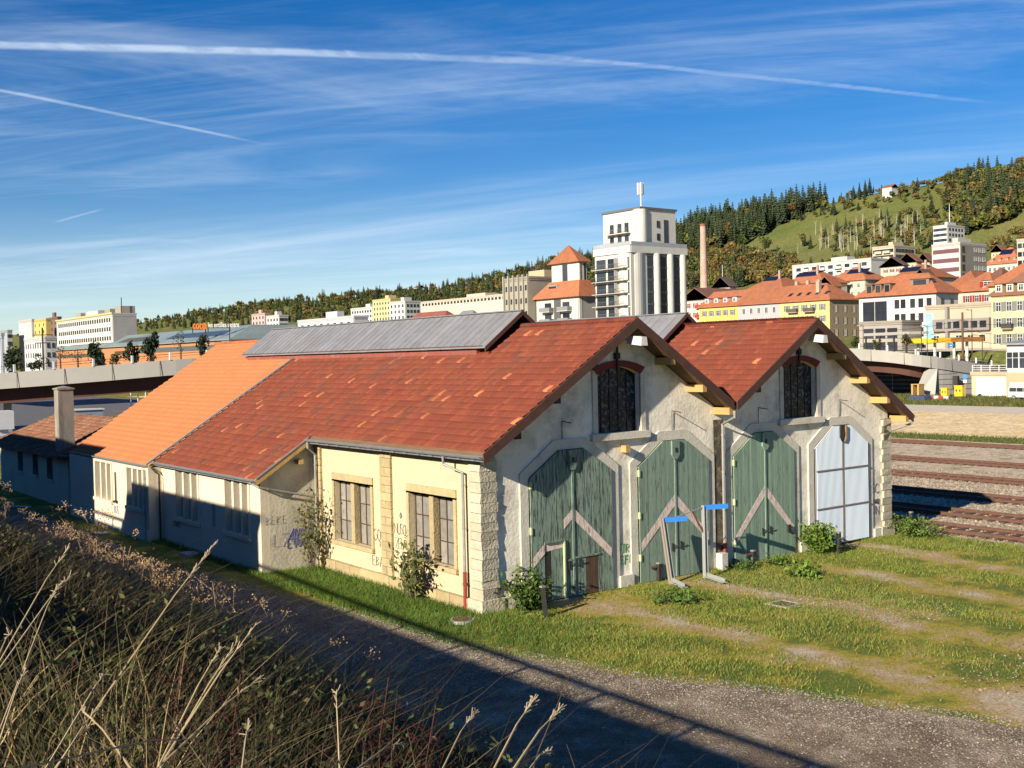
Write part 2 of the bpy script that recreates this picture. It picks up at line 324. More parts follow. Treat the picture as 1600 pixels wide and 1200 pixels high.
def ground_mat(name, ramp, scale, detail=.65, bump=.5, bscale=30., second=None, sscale=3.0, swid=(.45,.6), xstripes=None):
    """ramp: [(pos, colour)]; second: colour laid over in noise patches; xstripes: bare strips along y at these x"""
    m = bpy.data.materials.new(name); m.use_nodes = True; t = m.node_tree; b = t.nodes['Principled BSDF']; n_ = t.nodes.new; l_ = t.links.new
    b.inputs['Roughness'].default_value = .95; b.inputs['Specular IOR Level'].default_value = .1
    tc = n_('ShaderNodeTexCoord'); no = n_('ShaderNodeTexNoise'); no.inputs['Scale'].default_value = scale; no.inputs['Detail'].default_value = 9; no.inputs['Roughness'].default_value = detail
    l_(tc.outputs['Object'], no.inputs['Vector']); fac = no.outputs[0]
    def mth(op, a, bb, cl=False):
        q = n_('ShaderNodeMath'); q.operation = op; q.use_clamp = cl
        for i, x in enumerate((a, bb)):
            if isinstance(x, (int, float)): q.inputs[i].default_value = x
            else: l_(x, q.inputs[i])
        return q.outputs[0]
    if xstripes:
        sp = n_('ShaderNodeSeparateXYZ'); l_(tc.outputs['Object'], sp.inputs[0]); acc = None
        nw = n_('ShaderNodeTexNoise'); nw.inputs['Scale'].default_value = .25; l_(tc.outputs['Object'], nw.inputs['Vector'])
        xx = mth('ADD', sp.outputs[0], mth('MULTIPLY', mth('SUBTRACT', nw.outputs[0], .5), 2.2))
        for xc, w in xstripes:
            d = mth('SUBTRACT', 1.0, mth('DIVIDE', mth('ABSOLUTE', mth('SUBTRACT', xx, xc), 0), w), True)
            acc = d if acc is None else mth('MAXIMUM', acc, d)
        fac = mth('ADD', fac, mth('MULTIPLY', acc, .23))
    cr = n_('ShaderNodeValToRGB'); l_(fac, cr.inputs[0])
    while len(cr.color_ramp.elements) < len(ramp): cr.color_ramp.elements.new(.5)
    for e, (p, c) in zip(cr.color_ramp.elements, ramp): e.position = p; e.color = (*c, 1)
    c = cr.outputs[0]
    if second:
        n2 = n_('ShaderNodeTexNoise'); n2.inputs['Scale'].default_value = sscale; n2.inputs['Detail'].default_value = 6; n2.inputs['Roughness'].default_value = .7; l_(tc.outputs['Object'], n2.inputs['Vector'])
        mr = n_('ShaderNodeMapRange'); mr.inputs[1].default_value = swid[0]; mr.inputs[2].default_value = swid[1]; l_(n2.outputs[0], mr.inputs[0])
        mi = n_('ShaderNodeMix'); mi.data_type = 'RGBA'; l_(mr.outputs[0], mi.inputs['Factor']); l_(c, mi.inputs['A']); mi.inputs['B'].default_value = (*second, 1); c = mi.outputs['Result']
    vo = n_('ShaderNodeTexVoronoi'); vo.inputs['Scale'].default_value = bscale; l_(tc.outputs['Object'], vo.inputs['Vector'])
    mv = n_('ShaderNodeMapRange'); mv.inputs[3].default_value = .72; mv.inputs[4].default_value = 1.28
    sh = n_('ShaderNodeSeparateColor'); l_(vo.outputs['Color'], sh.inputs[0]); l_(sh.outputs[0], mv.inputs[0])
    vm = n_('ShaderNodeVectorMath'); vm.operation = 'SCALE'; l_(c, vm.inputs[0]); l_(mv.outputs[0], vm.inputs['Scale']); l_(vm.outputs[0], b.inputs['Base Color'])
    bp = n_('ShaderNodeBump'); bp.inputs['Strength'].default_value = bump; bp.inputs['Distance'].default_value = .03; l_(vo.outputs['Distance'], bp.inputs['Height']); l_(bp.outputs[0], b.inputs['Normal'])
    return m
GREEN = (.12,.165,.03); MOSS = (.30,.25,.045); BARE = (.36,.26,.135); STONY = (.44,.36,.26)
MG = {}
MG['ground'] = ground_mat('yard_turf', [(.30,GREEN),(.46,(.115,.14,.03)),(.58,MOSS),(.68,BARE),(.80,STONY)], .55, .68, .5, 26, xstripes=[(3.7,1.5),(8.6,1.3),(13.6,1.2),(18.5,1.1)])
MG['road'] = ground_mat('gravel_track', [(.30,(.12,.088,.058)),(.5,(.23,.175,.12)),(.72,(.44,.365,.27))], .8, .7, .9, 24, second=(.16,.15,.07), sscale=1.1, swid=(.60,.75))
MG['ballast'] = ground_mat('track_ballast', [(.3,(.28,.20,.13)),(.5,(.52,.42,.30)),(.7,(.68,.58,.44))], 1.2, .7, 1.0, 14, second=(.17,.15,.05), sscale=.35, swid=(.56,.66))
MG['rustbed'] = ground_mat('rust_stained_ballast', [(.3,(.16,.09,.06)),(.5,(.26,.16,.11)),(.7,(.42,.33,.25))], 2.5, .8, 1.0, 14, second=(.42,.36,.29), sscale=1.5, swid=(.50,.62))
MG['sand'] = ground_mat('pale_sand', [(.3,(.58,.42,.21)),(.5,(.74,.56,.31)),(.7,(.82,.66,.41))], .35, .7, .6, 3, second=(.33,.26,.15), sscale=.5, swid=(.62,.75))
MG['pasture'] = ground_mat('hill_pasture', [(.3,(.095,.125,.032)),(.5,(.135,.145,.042)),(.72,(.18,.16,.06))], .02, .65, .3, 1.2, second=(.07,.075,.03), sscale=.05, swid=(.58,.72))
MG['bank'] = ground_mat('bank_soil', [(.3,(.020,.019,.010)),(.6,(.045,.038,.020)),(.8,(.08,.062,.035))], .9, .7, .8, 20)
xs = np.concatenate([np.linspace(-7.3, 24, 16), np.linspace(32, 150, 20)])
ys = np.concatenate([np.linspace(-300, -40, 8), np.linspace(-34, 70, 40), np.linspace(90, 600, 18), np.linspace(800, 6000, 14)])
grid('ground', xs, ys, 0, MG['ground'])
bx = np.array([-400,-150,-60,-40,-26,-22,-20.6,-19.2,-18,-16.7,-15.5,-14.2,-13,-11.7,-10.5,-9.5,-8.6,-7.3])
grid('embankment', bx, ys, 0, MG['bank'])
hx = np.concatenate([np.array([150,160,168,172,175,178,181,184,192,200,225]), np.linspace(245, 330, 6), np.linspace(350, XR, 30), np.array([840,900,1100,1600,2600])])
hy = np.concatenate([np.linspace(-500, 900, 57), np.linspace(950, 3200, 46), np.linspace(3500, 6000, 8)])
grid('hillside', hx, hy, 0, MG['pasture'])
def sheet_poly(name, pts, z, m):
    mb = MB(); mb.add([(x, y, z) for x, y in pts], [tuple(range(len(pts)))]); return tag(mb.build(name, m, loc=(0,0,0)), kind='structure')
def strip(name, x0, x1, y0, y1, z, m): return sheet_poly(name, [(x0,y0),(x1,y0),(x1,y1),(x0,y1)], z, m)
edge = [gz(u, v)[:2] for u, v in [(-60,775),(60,800),(230,872),(350,908),(480,945),(600,972),(700,1004),(850,1033),(1000,1058),(1150,1073),(1300,1094),(1450,1112),(1600,1138),(1700,1165)]]
edge = [(e[0]+random.uniform(-.12,.12), e[1]) for e in edge]
road_poly = [(-7.28, edge[0][1]+40), (edge[0][0]-.5, edge[0][1]+40)]+[(float(a), float(b)) for a, b in edge]+[(3.0,-45),(3.0,-120),(-7.28,-120)]
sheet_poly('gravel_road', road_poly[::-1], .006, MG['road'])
strip('ballast', 23.0, 68, -140, 75, .012, MG['ballast'])
strip('sandy_lot', 73, 107, -60, 260, .010, MG['sand'])
strip('asphalt_path', 107, 121, -60, 260, .014, M['pale_asphalt'])
grid('station_street', np.array([184.5,192,200,226]), np.linspace(-60, 420, 9), .03, M['pale_asphalt'])
strip('underpass_floor', 144, 171.5, 60, 150, .02, M['asphalt'])
strip('asphalt_yard', -40, 68, 75.5, 300, .016, M['asphalt'])
# the raised station street
def fence_y(u, D): return at(u, 560, D)

# ---------------------------------------------------------------- railway tracks
RAILX = [(24.7,-62,150),(29.15,-62,150),(35.1,-62,150),(42.6,-30,170),(51.2,-30,170),(64.2,-30,170)]
rail_names = ['rusty track nearest the sheds with pale ballast between its sleepers', 'second rusty track from the sheds, half in their shadow', 'track crossed by the tip of the sheds\' long shadow', 'track just beyond the end of the sheds\' shadow', 'rusty track in the middle of the sunlit ballast', 'farthest rusty track beside the grass strip']
sl = MB(); sl.box(-1.25,1.25,-.13,.13,-.06,.075); slo = sl.build('sleeper', M['sleeper'], loc=(0,0,0)); sleeper_me = slo.data; bpy.data.objects.remove(slo)
for i, (xc, y0, y1) in enumerate(RAILX):
    t = thing('railway_track', (xc, 0, 0), rail_names[i], 'railway track', 'parallel tracks beside the sheds')
    for s in (-1, 1):
        mb = MB(); x = xc+s*.80
        mb.box(x-.075, x+.075, y0, y1, .05, .085); mb.box(x-.02, x+.02, y0, y1, .085, .16); mb.box(x-.045, x+.045, y0, y1, .16, .20)
        mb.build('rail', M['rust'], t)
    mb = MB()
    for s in (-1, 1):
        a = xc+s*.80; mb.add([(a-.26,y0,.022),(a+.26,y0,.022),(a+.26,y1,.022),(a-.26,y1,.022)], [(0,1,2,3)])
    mb.build('rust_stained_stones', MG['rustbed'], t)
    ya, yb = {0:(-9,3), 1:(-8,8), 2:(-6,13), 3:(-2,19), 4:(2,25), 5:(8,34)}[i]
    for k in range(int((yb-ya)/.62)): inst('sleeper', sleeper_me, t, (xc, ya+k*.62, 0), rot=R(random.uniform(-1.2,1.2)))
# ---------------------------------------------------------------- roof tiles
def tile_mesh(w=.235, L=.40, h=.028):
    P = [(0,.004),(.03,.034),(.06,.006),(.115,.004),(.14,.026),(.17,.004),(w,.008)]; P = [(x-w/2, z) for x, z in P]
    v = []; f = []
    for y, dz in ((0, .046), (L, .0)):
        for x, z in P: v.append((x, y, z+dz))
    for x, z in P: v.append((x, 0, .0))
    n = len(P)
    for i in range(n-1): f += [(i, i+1, n+i+1, n+i), (2*n+i, 2*n+i+1, i+1, i)]
    return np.array(v), np.array(f)
TV, TF = tile_mesh()
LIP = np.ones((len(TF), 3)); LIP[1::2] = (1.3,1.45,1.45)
def basis(up, nrm):
    up = np.array(up, float); up /= np.linalg.norm(up); nrm = np.array(nrm, float); nrm /= np.linalg.norm(nrm)
    return np.stack([np.cross(up, nrm), up, nrm], 1)            # columns: across, up the slope, out of the roof
def tile_field(cells, O, B, tints, jit=.006, soft=1.):
    """cells (n,2): metres along 'across' and up the slope -> joined arrays"""
    n = len(cells); off = np.zeros((n, 1, 3)); off[:, 0, 0] = cells[:, 0]; off[:, 0, 1] = cells[:, 1]; off[:, 0, 2] = rng.uniform(0, jit, n)
    loc = TV[None]+off; V = loc @ B.T+np.array(O)
    F = TF[None]+(np.arange(n)*len(TV))[:, None, None]
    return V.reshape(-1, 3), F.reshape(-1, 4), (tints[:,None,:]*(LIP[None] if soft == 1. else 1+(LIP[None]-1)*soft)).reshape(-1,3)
def tint_old(n):
    base = np.array([.17,.040,.021])*rng.uniform(.80, 1.12, (n, 1))*np.array([1,1,1])
    base[:, 1] *= rng.uniform(.9, 1.15, n)
    md = rng.random(n) < .03; base[md] *= np.array([1.12,1.25,1.25]); lt = rng.random(n) < .018; base[lt] = np.array([.36,.115,.047])*rng.uniform(.8, 1.1, (lt.sum(), 1))
    dk = rng.random(n) < .035; base[dk] = np.array([.10,.034,.024])
    return base
def tint_new(n): return np.array([.455,.15,.06])*rng.uniform(.93, 1.06, (n, 1))
_tile_variants = {}
def tile_variant(kind, k):
    if (kind, k) not in _tile_variants:
        t = np.array([[.17,.040,.021]])*random.uniform(.80, 1.14) if kind == 'old' else tint_new(1)
        if kind == 'old' and k == 0: t = np.array([[.45,.15,.06]])
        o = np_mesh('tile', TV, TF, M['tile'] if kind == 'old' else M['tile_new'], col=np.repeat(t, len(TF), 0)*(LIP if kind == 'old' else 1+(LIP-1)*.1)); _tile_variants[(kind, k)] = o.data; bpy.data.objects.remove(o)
    return _tile_variants[(kind, k)]
def tiles_on(parent, cells, O, B, kind, n_single):
    """the n_single tiles nearest the camera as parts, the rest joined"""
    cells = np.array(cells); P = np.array(O)+cells[:, :1]*B[:, 0]+cells[:, 1:2]*B[:, 1]
    o = np.argsort(np.linalg.norm(P-CAM, axis=1)); one, rest = o[:n_single], o[n_single:]
    Bm = Matrix([list(map(float, r)) for r in B])
    for i in one:
        k = 0 if random.random() < .012 else random.randint(1, 9)
        q = inst('tile', tile_variant(kind, k), parent, P[i], rot=Bm)
    if len(rest):
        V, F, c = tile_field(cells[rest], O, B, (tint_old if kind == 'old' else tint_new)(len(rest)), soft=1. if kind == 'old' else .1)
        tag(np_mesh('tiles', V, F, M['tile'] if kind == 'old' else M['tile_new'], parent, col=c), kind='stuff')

SL = .6384; ANG = math.atan(SL); CA, SA = math.cos(ANG), math.sin(ANG)
XA, XB, ZR = 6.12, 16.0, 9.33          # ridges
X1, X2 = 11.05, 21.85                   # party wall and right corner
YF, YB = -.84, 35.6                     # verge in front, back end
def zroof(x, xc): return ZR-SL*abs(x-xc)
E0 = (-.49, 5.11); E1 = (-2.72, zroof(-2.72, XA)); E2 = (-2.97, zroof(-2.97, XA))
YL0, YO = 11.1, 22.1                    # where the lean-to and the orange roof begin

engine = thing('engine_shed', (5.5, 0, 0), 'old cream engine shed with red tiled roof, grey ridge monitor and two weathered green gates', 'shed')
engine2 = thing('engine_shed', (16.5, 0, 0), 'twin engine shed bay with one green gate and one ribbed white gate, beside the tracks', 'shed')
work = thing('workshop', (1.0, 28, 0), 'low workshop wing under a bright new orange tiled roof behind the red roofed shed', 'workshop')

# ---- front walls with gate and window openings
GW = 3.65; GATES = [1.85, 6.74, 11.71, 16.65]; ZS, ZT, TW = 4.16, 5.0, .56
WINS = [(4.96,7.0), (14.83,16.93)]; WZ0, WZ1, WZC = 5.42, 7.45, 7.72
def gate_out(d, g=0.):
    m = d+GW/2
    return [(d-g,-.2), (d+GW+g,-.2), (d+GW+g,ZS+g*.45), (m+TW+g*.45,ZT+g), (m-TW-g*.45,ZT+g), (d-g,ZS+g*.45)]
def win_out(a, b, g=0.):
    n = 7; top = [(b+g-(b-a+2*g)*i/n, WZ1+g+(WZC-WZ1)*(1-(2*i/n-1)**2)) for i in range(n+1)]
    return [(a-g,WZ0-g), (b+g,WZ0-g)]+top
front = lambda a, b: (a, 0., b)
for sh, (xa, xb), xc, gs, wn in ((engine, (0, X1), XA, GATES[:2], WINS[0]), (engine2, (X1+.002, X2), XB, GATES[2:], WINS[1])):
    mb = MB(); zt = lambda x: zroof(x, xc)-.22
    out = [(xa,-.3)]
    for d in gs: out += [(d,-.3),(d,ZS),(d+GW/2-TW,ZT),(d+GW/2+TW,ZT),(d+GW,ZS),(d+GW,-.3)]
    out += [(xb,-.3),(xb,zt(xb)),(xc,zt(xc)),(xa,zt(xa))]
    holes_wall(out, [win_out(*wn)[::-1]], front, (0,.55,0), mb); mb.build('front_wall', M['plaster_front'], sh)
# plinths, surrounds, gates
def surround(parent, d):
    mb = MB(); o, i = gate_out(d, .34), gate_out(d)
    for k in (1, 2, 3, 4, 5):
        a, b = k, (k+1) % 6
        mb.prism([(o[a][0],-.055,o[a][1]),(o[b][0],-.055,o[b][1]),(i[b][0],-.055,i[b][1]),(i[a][0],-.055,i[a][1])], (0,.12,0))
    mb.build('gate_surround', M['surround'], parent)
def leaf_height(x, d):
    m = d+GW/2; e = abs(x-m); hw = GW/2
    return ZT if e <= TW else ZT+(ZS-ZT)*(e-TW)/(hw-TW)
YG = -.115
def plank(x0, x1, zb0, z0, z1, m, parent, y=YG, th=.03, name='plank'):
    mb = MB(); g = .006; mb.prism([(x0+g,y,zb0),(x1-g,y,zb0),(x1-g,y,z1),(x0+g,y,z0)], (0,th,0)); return mb.build(name, m, parent)
def hasp(parent, x, z):
    mb = MB(); mb.box(x-.02,x+.02,YG-.05,YG,z-.14,z+.14); mb.bar((x,YG-.06,z),(x+.16,YG-.07,z+.05),.025,.025); mb.build('handle', M['dark'], parent)
def gate(parent, d, kind, zbot):
    m = d+GW/2; white = kind == 'white'
    g = MB(); zb = zbot
    for s in (-1, 1):                                   # the frame behind and the hanging edge
        xe = m+s*(GW/2-.03)
        g.box(min(xe,xe-s*.10),max(xe,xe-s*.10),YG+.03,YG+.13,zb,ZS-.05)
        g.prism([(m+.03*s,YG+.034,zb+.02),(xe,YG+.034,zb+.02),(xe,YG+.034,ZS-.04),(m+TW*s,YG+.034,ZT-.03),(m+.03*s,YG+.034,ZT-.03)], (0,.05,0))
    gt = g.build('gate', M['white'] if white else M['edge_sunlit'], parent)
    lab(gt, {'old':'oldest green gate, paint peeling, with a wicket door', 'mid':'weathered green gate with worn chevron', 'fresh':'greener gate with worn chevron', 'white':'gate of ribbed white sheets in a brown frame'}[kind])
    mt = {'old':M['green'], 'mid':M['green_mid'], 'fresh':M['green_fresh'], 'white':M['plastic']}[kind]
    n = 13
    for s in (-1, 1):
        a = m if s > 0 else d+.03; b = d+GW-.03 if s > 0 else m
        if white:                                       # three ribbed sheets on each leaf
            zz = [zb+.03, 1.62, 3.18, None]
            for r_ in range(3):
                q = MB(); nr = 22
                for k in range(nr):
                    xa_, xb_ = a+.05+(b-a-.10)*k/nr, a+.05+(b-a-.10)*(k+1)/nr; xm = (xa_+xb_)/2
                    z0 = zz[r_]+.03; t = lambda x: (zz[r_+1]-.03) if r_ < 2 else leaf_height(x, d)-.06
                    yy = YG-.005; dp = .022
                    q.add([(xa_,yy,z0),(xm,yy-dp,z0),(xb_,yy,z0),(xb_,yy,t(xb_)),(xm,yy-dp,t(xm)),(xa_,yy,t(xa_))], [(0,1,4,5),(1,2,3,4)])
                q.build('panel', mt, gt)
            for z in (1.62, 3.18):
                q = MB(); q.box(a+.03,b-.03,YG-.05,YG-.002,z-.022,z+.022); q.build('rail', M['rail_brown'], gt)
            continue
        for k in range(n):
            x0, x1 = a+(b-a)*k/n, a+(b-a)*(k+1)/n
            mm = mt; z0 = zb
            if kind == 'old' and s < 0:
                if m-1.22 < (x0+x1)/2 < m-.40: z0 = 1.95      # wicket opening
                if m-.40 < (x0+x1)/2 < m-.16: mm = M['bareplank'] if False else mt
            if kind == 'old' and s > 0 and m+.62 < (x0+x1)/2 < m+1.16:
                plank(x0, x1, zb, 1.30, 1.30, M['bareplank'], gt, YG); z0 = 1.36
            plank(x0, x1, z0, leaf_height(x0, d)-.02, leaf_height(x1, d)-.02, mm, gt, YG+random.uniform(-.004,.004))
    cb = MB(); cb.box(m-.04,m+.04,YG-.035,YG-.006,zb+.02,ZT-.55); cb.build('cover_strip', M['rail_brown'] if white else mt, gt)
    sh = MB(); zz = ZT-.02
    sh.prism([(m-.19,YG-.08,zz),(m+.19,YG-.08,zz),(m+.19,YG-.08,zz-.52),(m+.07,YG-.08,zz-.68),(m-.07,YG-.08,zz-.68),(m-.19,YG-.08,zz-.52)][::-1], (0,.072,0))
    so_ = sh.build('shield', M['dark'] if white else mt, gt)
    sh = MB(); sh.box(m-.05,m+.05,YG-.10,YG-.082,zz-.42,zz-.26); sh.build('keyhole', M['dark'], so_) if False else sh.build('slot', M['dark'], gt)
    if white:
        q = MB(); q.prism([(m+.09,YG-.10,zz),(m+.20,YG-.10,zz),(m+.20,YG-.10,zz-.52),(m+.08,YG-.10,zz-.68),(m+.02,YG-.10,zz-.68),(m+.09,YG-.10,zz-.50)][::-1],(0,.018,0)); q.build('shield_edge', M['rawwood'], gt)
    if not white:
        top, drop, ww = 3.0-.12*(d > 11), {'old':1.55,'mid':1.55,'fresh':1.75}[kind], .32
        for s in (-1, 1):
            xe = m+s*(GW/2-.10)
            if kind == 'old' and s < 0:                 # interrupted by the wicket door
                q = MB(); f = lambda x: top-drop*abs(x-m)/(GW/2)
                for xa_, xb_ in ((m-.05,m-.40),(m-1.24,xe)): q.prism([(xa_,YG-.012,f(xa_)),(xb_,YG-.012,f(xb_)),(xb_,YG-.012,f(xb_)-ww),(xa_,YG-.012,f(xa_)-ww)], (0,.006,0))
                q.build('chevron_band', M['chevron'], gt); continue
            q = MB(); q.prism([(m+s*.05,YG-.012,top),(xe,YG-.012,top-drop),(xe,YG-.012,top-drop-ww),(m+s*.05,YG-.012,top-ww*1.25)], (0,.006,0)); q.build('chevron_band', M['chevron'], gt)
        q = MB()
        for z in (zb+.9, zb+2.4, zb+3.9):
            if z < ZS: q.box(d+.005,d+.06,YG-.04,YG+.05,z-.12,z+.12)
        q.build('hinges', M['edge_sunlit'], gt)
        hasp(gt, m+.22, 1.15); hasp(gt, m-.22, 1.12)
    if kind == 'old':
        a, b = m-1.21, m-.44                            # wicket door, set back, one frame edge coloured as if sunlit
        q = MB(); q.box(a+.26,b,YG+.018,YG+.032,zb+.05,1.93); wd = q.build('wicket_door', M['green'], gt); q = MB(); q.box(a,a+.255,YG+.02,YG+.032,zb+.05,1.93); q.build('door_gap', M['dark'], gt)  # dark panel stands in for the unlit gap of the ajar door
        q = MB(); f = lambda x: 3.0-1.55*abs(x-m)/(GW/2)
        q.prism([(b-.02,YG+.013,min(1.93,f(b))),(a+.02,YG+.013,f(a)),(a+.02,YG+.013,f(a)-.30),(b-.02,YG+.013,min(1.93,f(b))-.2)], (0,.004,0)); q.build('wicket_band', M['chevron'], gt)
        q = MB(); q.box(b,b+.05,YG-.06,YG+.04,zb+.05,1.95); q.build('door_edge', M['edge_sunlit'], gt)
        q = MB(); q.box(a-.05,b+.05,YG-.05,YG+.02,1.95,2.0); q.build('door_head', M['green'], gt)
        q = MB(); q.box(m+.06,m+1.2,YG-.03,YG-.004,1.30,1.36); q.build('batten', M['green'], gt)
        q = MB(); q.box(m-.34,m-.06,YG-.03,YG-.004,1.24,1.30); q.build('batten', M['green'], gt)
    if kind == 'fresh':
        q = MB(); q.box(m+1.25,m+1.42,YG-.09,YG-.01,.95,1.22); q.build('letter_box', M['dark'], gt)
for sh, d, kd, zb in ((engine, GATES[0], 'old', .02), (engine, GATES[1], 'mid', .02), (engine2, GATES[2], 'fresh', .02), (engine2, GATES[3], 'white', .05)):
    surround(sh, d); gate(sh, d, kd, zb)
for sh, a, b in ((engine, .62, GATES[0]-.36), (engine, GATES[0]+GW+.30, GATES[1]-.30), (engine, GATES[1]+GW+.36, X1-.15), (engine2, X1+.3, GATES[2]-.30), (engine2, GATES[2]+GW+.32, GATES[3]-.32), (engine2, GATES[3]+GW+.36, X2-.5)):
    if b-a > .15: q = MB(); q.box(a,b,-.13,-.002,-.3,.40); q.build('plinth', M['surround'], sh)
# arched gable windows: frame, sill, head, bars and small dark panes
for sh, (a, b) in ((engine, WINS[0]), (engine2, WINS[1])):
    q = MB(); o, i = win_out(a, b, .22), win_out(a, b)
    for k in (1, len(o)-1):
        k2 = (k+1) % len(o)
        q.prism([(o[k][0],-.05,o[k][1]),(o[k2][0],-.05,o[k2][1]),(i[k2][0],-.05,i[k2][1]),(i[k][0],-.05,i[k][1])], (0,.08,0))
    wf = q.build('window', M['surround'], sh)
    q = MB(); q.box(a-.34,b+.34,-.16,.0-.003,WZ0-.24,WZ0); q.build('sill', M['surround'], wf)
    q = MB()
    for k in range(2, len(o)-1):
        q.prism([(o[k][0],-.07,o[k][1]),(o[k+1][0],-.07,o[k+1][1]),(i[k+1][0],-.07,i[k+1][1]),(i[k][0],-.07,i[k][1])], (0,.10,0))
    q.build('arched_head', M['redpaint'], wf)
    nx, nz = 5, 6; dx, dz = (b-a)/nx, (WZC-WZ0)/nz
    q = MB()
    for k in range(nx+1): q.box(a+dx*k-.02,a+dx*k+.02,.24,.30,WZ0,WZC)
    for k in range(nz+1): q.box(a,b,.245,.295,WZ0+dz*k-.02,WZ0+dz*k+.02)
    q.build('glazing_bars', M['dark'], wf)
    for ix in range(nx):
        for iz in range(nz):
            q = MB(); q.box(a+dx*ix+.021,a+dx*(ix+1)-.021,.262+random.uniform(0,.01),.275,WZ0+dz*iz+.021,WZ0+dz*(iz+1)-.021); q.build('pane', M['glassblack'], wf)
    q = MB(); xm = (a+b)/2-.12; q.bar((xm,-.10,WZC-.25),(xm,-.10,8.75),.06,.06); q.box(xm-.09,xm+.09,-.16,-.01,7.98,8.2); q.build('hanging_bracket', M['dark'], sh)
    # lamp under the gable peak
    xl = (XA if sh is engine else XB)-.02; zl = 8.52
    q = MB(); q.tube([(xl-.05,-.02,zl+.1),(xl-.02,-.6,zl+.16)], .03, 6, 0); lp = q.build('lamp', M['steel'], sh)
    q = MB(); q.hex8([(xl-.20,-1.25,zl-.10),(xl+.12,-1.25,zl-.10),(xl+.22,-.55,zl-.02),(xl-.22,-.55,zl-.02)], [(xl-.14,-1.22,zl+.20),(xl+.10,-1.22,zl+.20),(xl+.18,-.58,zl+.26),(xl-.18,-.58,zl+.26)]); q.build('lamp_head', M['lampglass'], lp)
# small wire brackets above the gates
for sh, x, z in ((engine, 3.35, 5.5), (engine, 8.55, 5.6), (engine2, 13.3, 5.5), (engine2, 18.4, 5.6)):
    q = MB(); q.tube([(x,-.03,5.12),(x,-.04,z+.45)], .012, 5); q.tube([(x,-.04,z+.45),(x+.05,-.45,z+.40)], .018, 5); q.build('wire_bracket', M['dark'], sh)
q = MB(); q.box(6.02,6.24,-.28,-.01,4.72,4.96); q.build('lantern', M['rawwood'], engine)

# ---- side wall of the left bay with its two window pairs, stone pilasters and plinth
SW = [(6.95,9.75),(1.55,4.3)]; SZ0, SZ1 = 1.22, 3.50
mb = MB(); side = lambda a, b: (0., a, b)
holes_wall([(.552,-.3),(YL0+.3,-.3),(YL0+.3,5.15),(.552,5.15)], [[(a,SZ0),(a,SZ1),(b,SZ1),(b,SZ0)] for a, b in SW], side, (.45,0,0), mb); mb.build('side_wall', M['plaster'], engine)
def stone(parent, x0, x1, y0, y1, z0, z1, m, j=.012):
    r_ = lambda: random.uniform(-j, j); q = MB()
    q.hex8([(x0+r_(),y0+r_(),z0),(x1+r_(),y0+r_(),z0),(x1,y1,z0),(x0+r_(),y1,z0)], [(x0+r_(),y0+r_(),z1),(x1+r_(),y0+r_(),z1),(x1,y1,z1),(x0+r_(),y1,z1)])
    return q.build('stone', m, parent)
z = .42; k = 0
while z < 5.0:                                          # rough quoin at the near corner
    h = random.uniform(.26,.36); 
    stone(engine, -.10, .57 if k % 2 else .52, -.09, .55, z, min(z+h-.018, 5.05), M['stone_pale'], .022); z += h; k += 1
stone(engine, -.18, .72, -.17, .62, -.3, .42, M['stone_pale'], .006)
z = .42; k = 0
while z < 5.0:                                          # pilaster between the windows
    h = random.uniform(.26,.34)
    if k % 2: stone(engine, -.10, -.003, 5.42, 6.15, z, min(z+h-.016,4.98), M['stone'], .008)
    else:
        stone(engine, -.10, -.003, 5.42, 5.78, z, min(z+h-.016,4.98), M['stone'], .008); stone(engine, -.10, -.003, 5.795, 6.15, z, min(z+h-.016,4.98), M['stone'], .008)
    z += h; k += 1
z = .42
while z < 4.95:
    h = random.uniform(.26,.34); stone(engine, -.10, -.003, 10.75, 11.1, z, min(z+h-.016,4.98), M['stone'], .01); z += h
y = .62
while y < YL0-.3:                                       # plinth blocks along the side
    w = random.uniform(.75,1.15); y2 = min(y+w, YL0-.2); stone(engine, -.17, -.003, y, y2-.015, -.3, .40+random.uniform(-.01,.01), M['stone'], .008); y = y2
z = .42; k = 0
while z < 5.1:                                          # white quoin at the right hand corner
    h = random.uniform(.27,.36); stone(engine2, X2-(.56 if k % 2 else .46), X2+.12, -.09, .5, z, min(z+h-.018,5.1), M['stone_pale'], .016); z += h; k += 1
stone(engine2, X2-.72, X2+.2, -.17, .5, -.3, .42, M['stone_pale'], .006)
q = MB(); q.box(X2-.42,X2+.124,-.094,-.0905,4.15,4.95); q.build('stain', M['soot'], engine2)
q = MB(); q.box(X2-.45,X2,.56,YB,-.3,4.9); q.build('side_wall', M['plaster_front'], engine2)
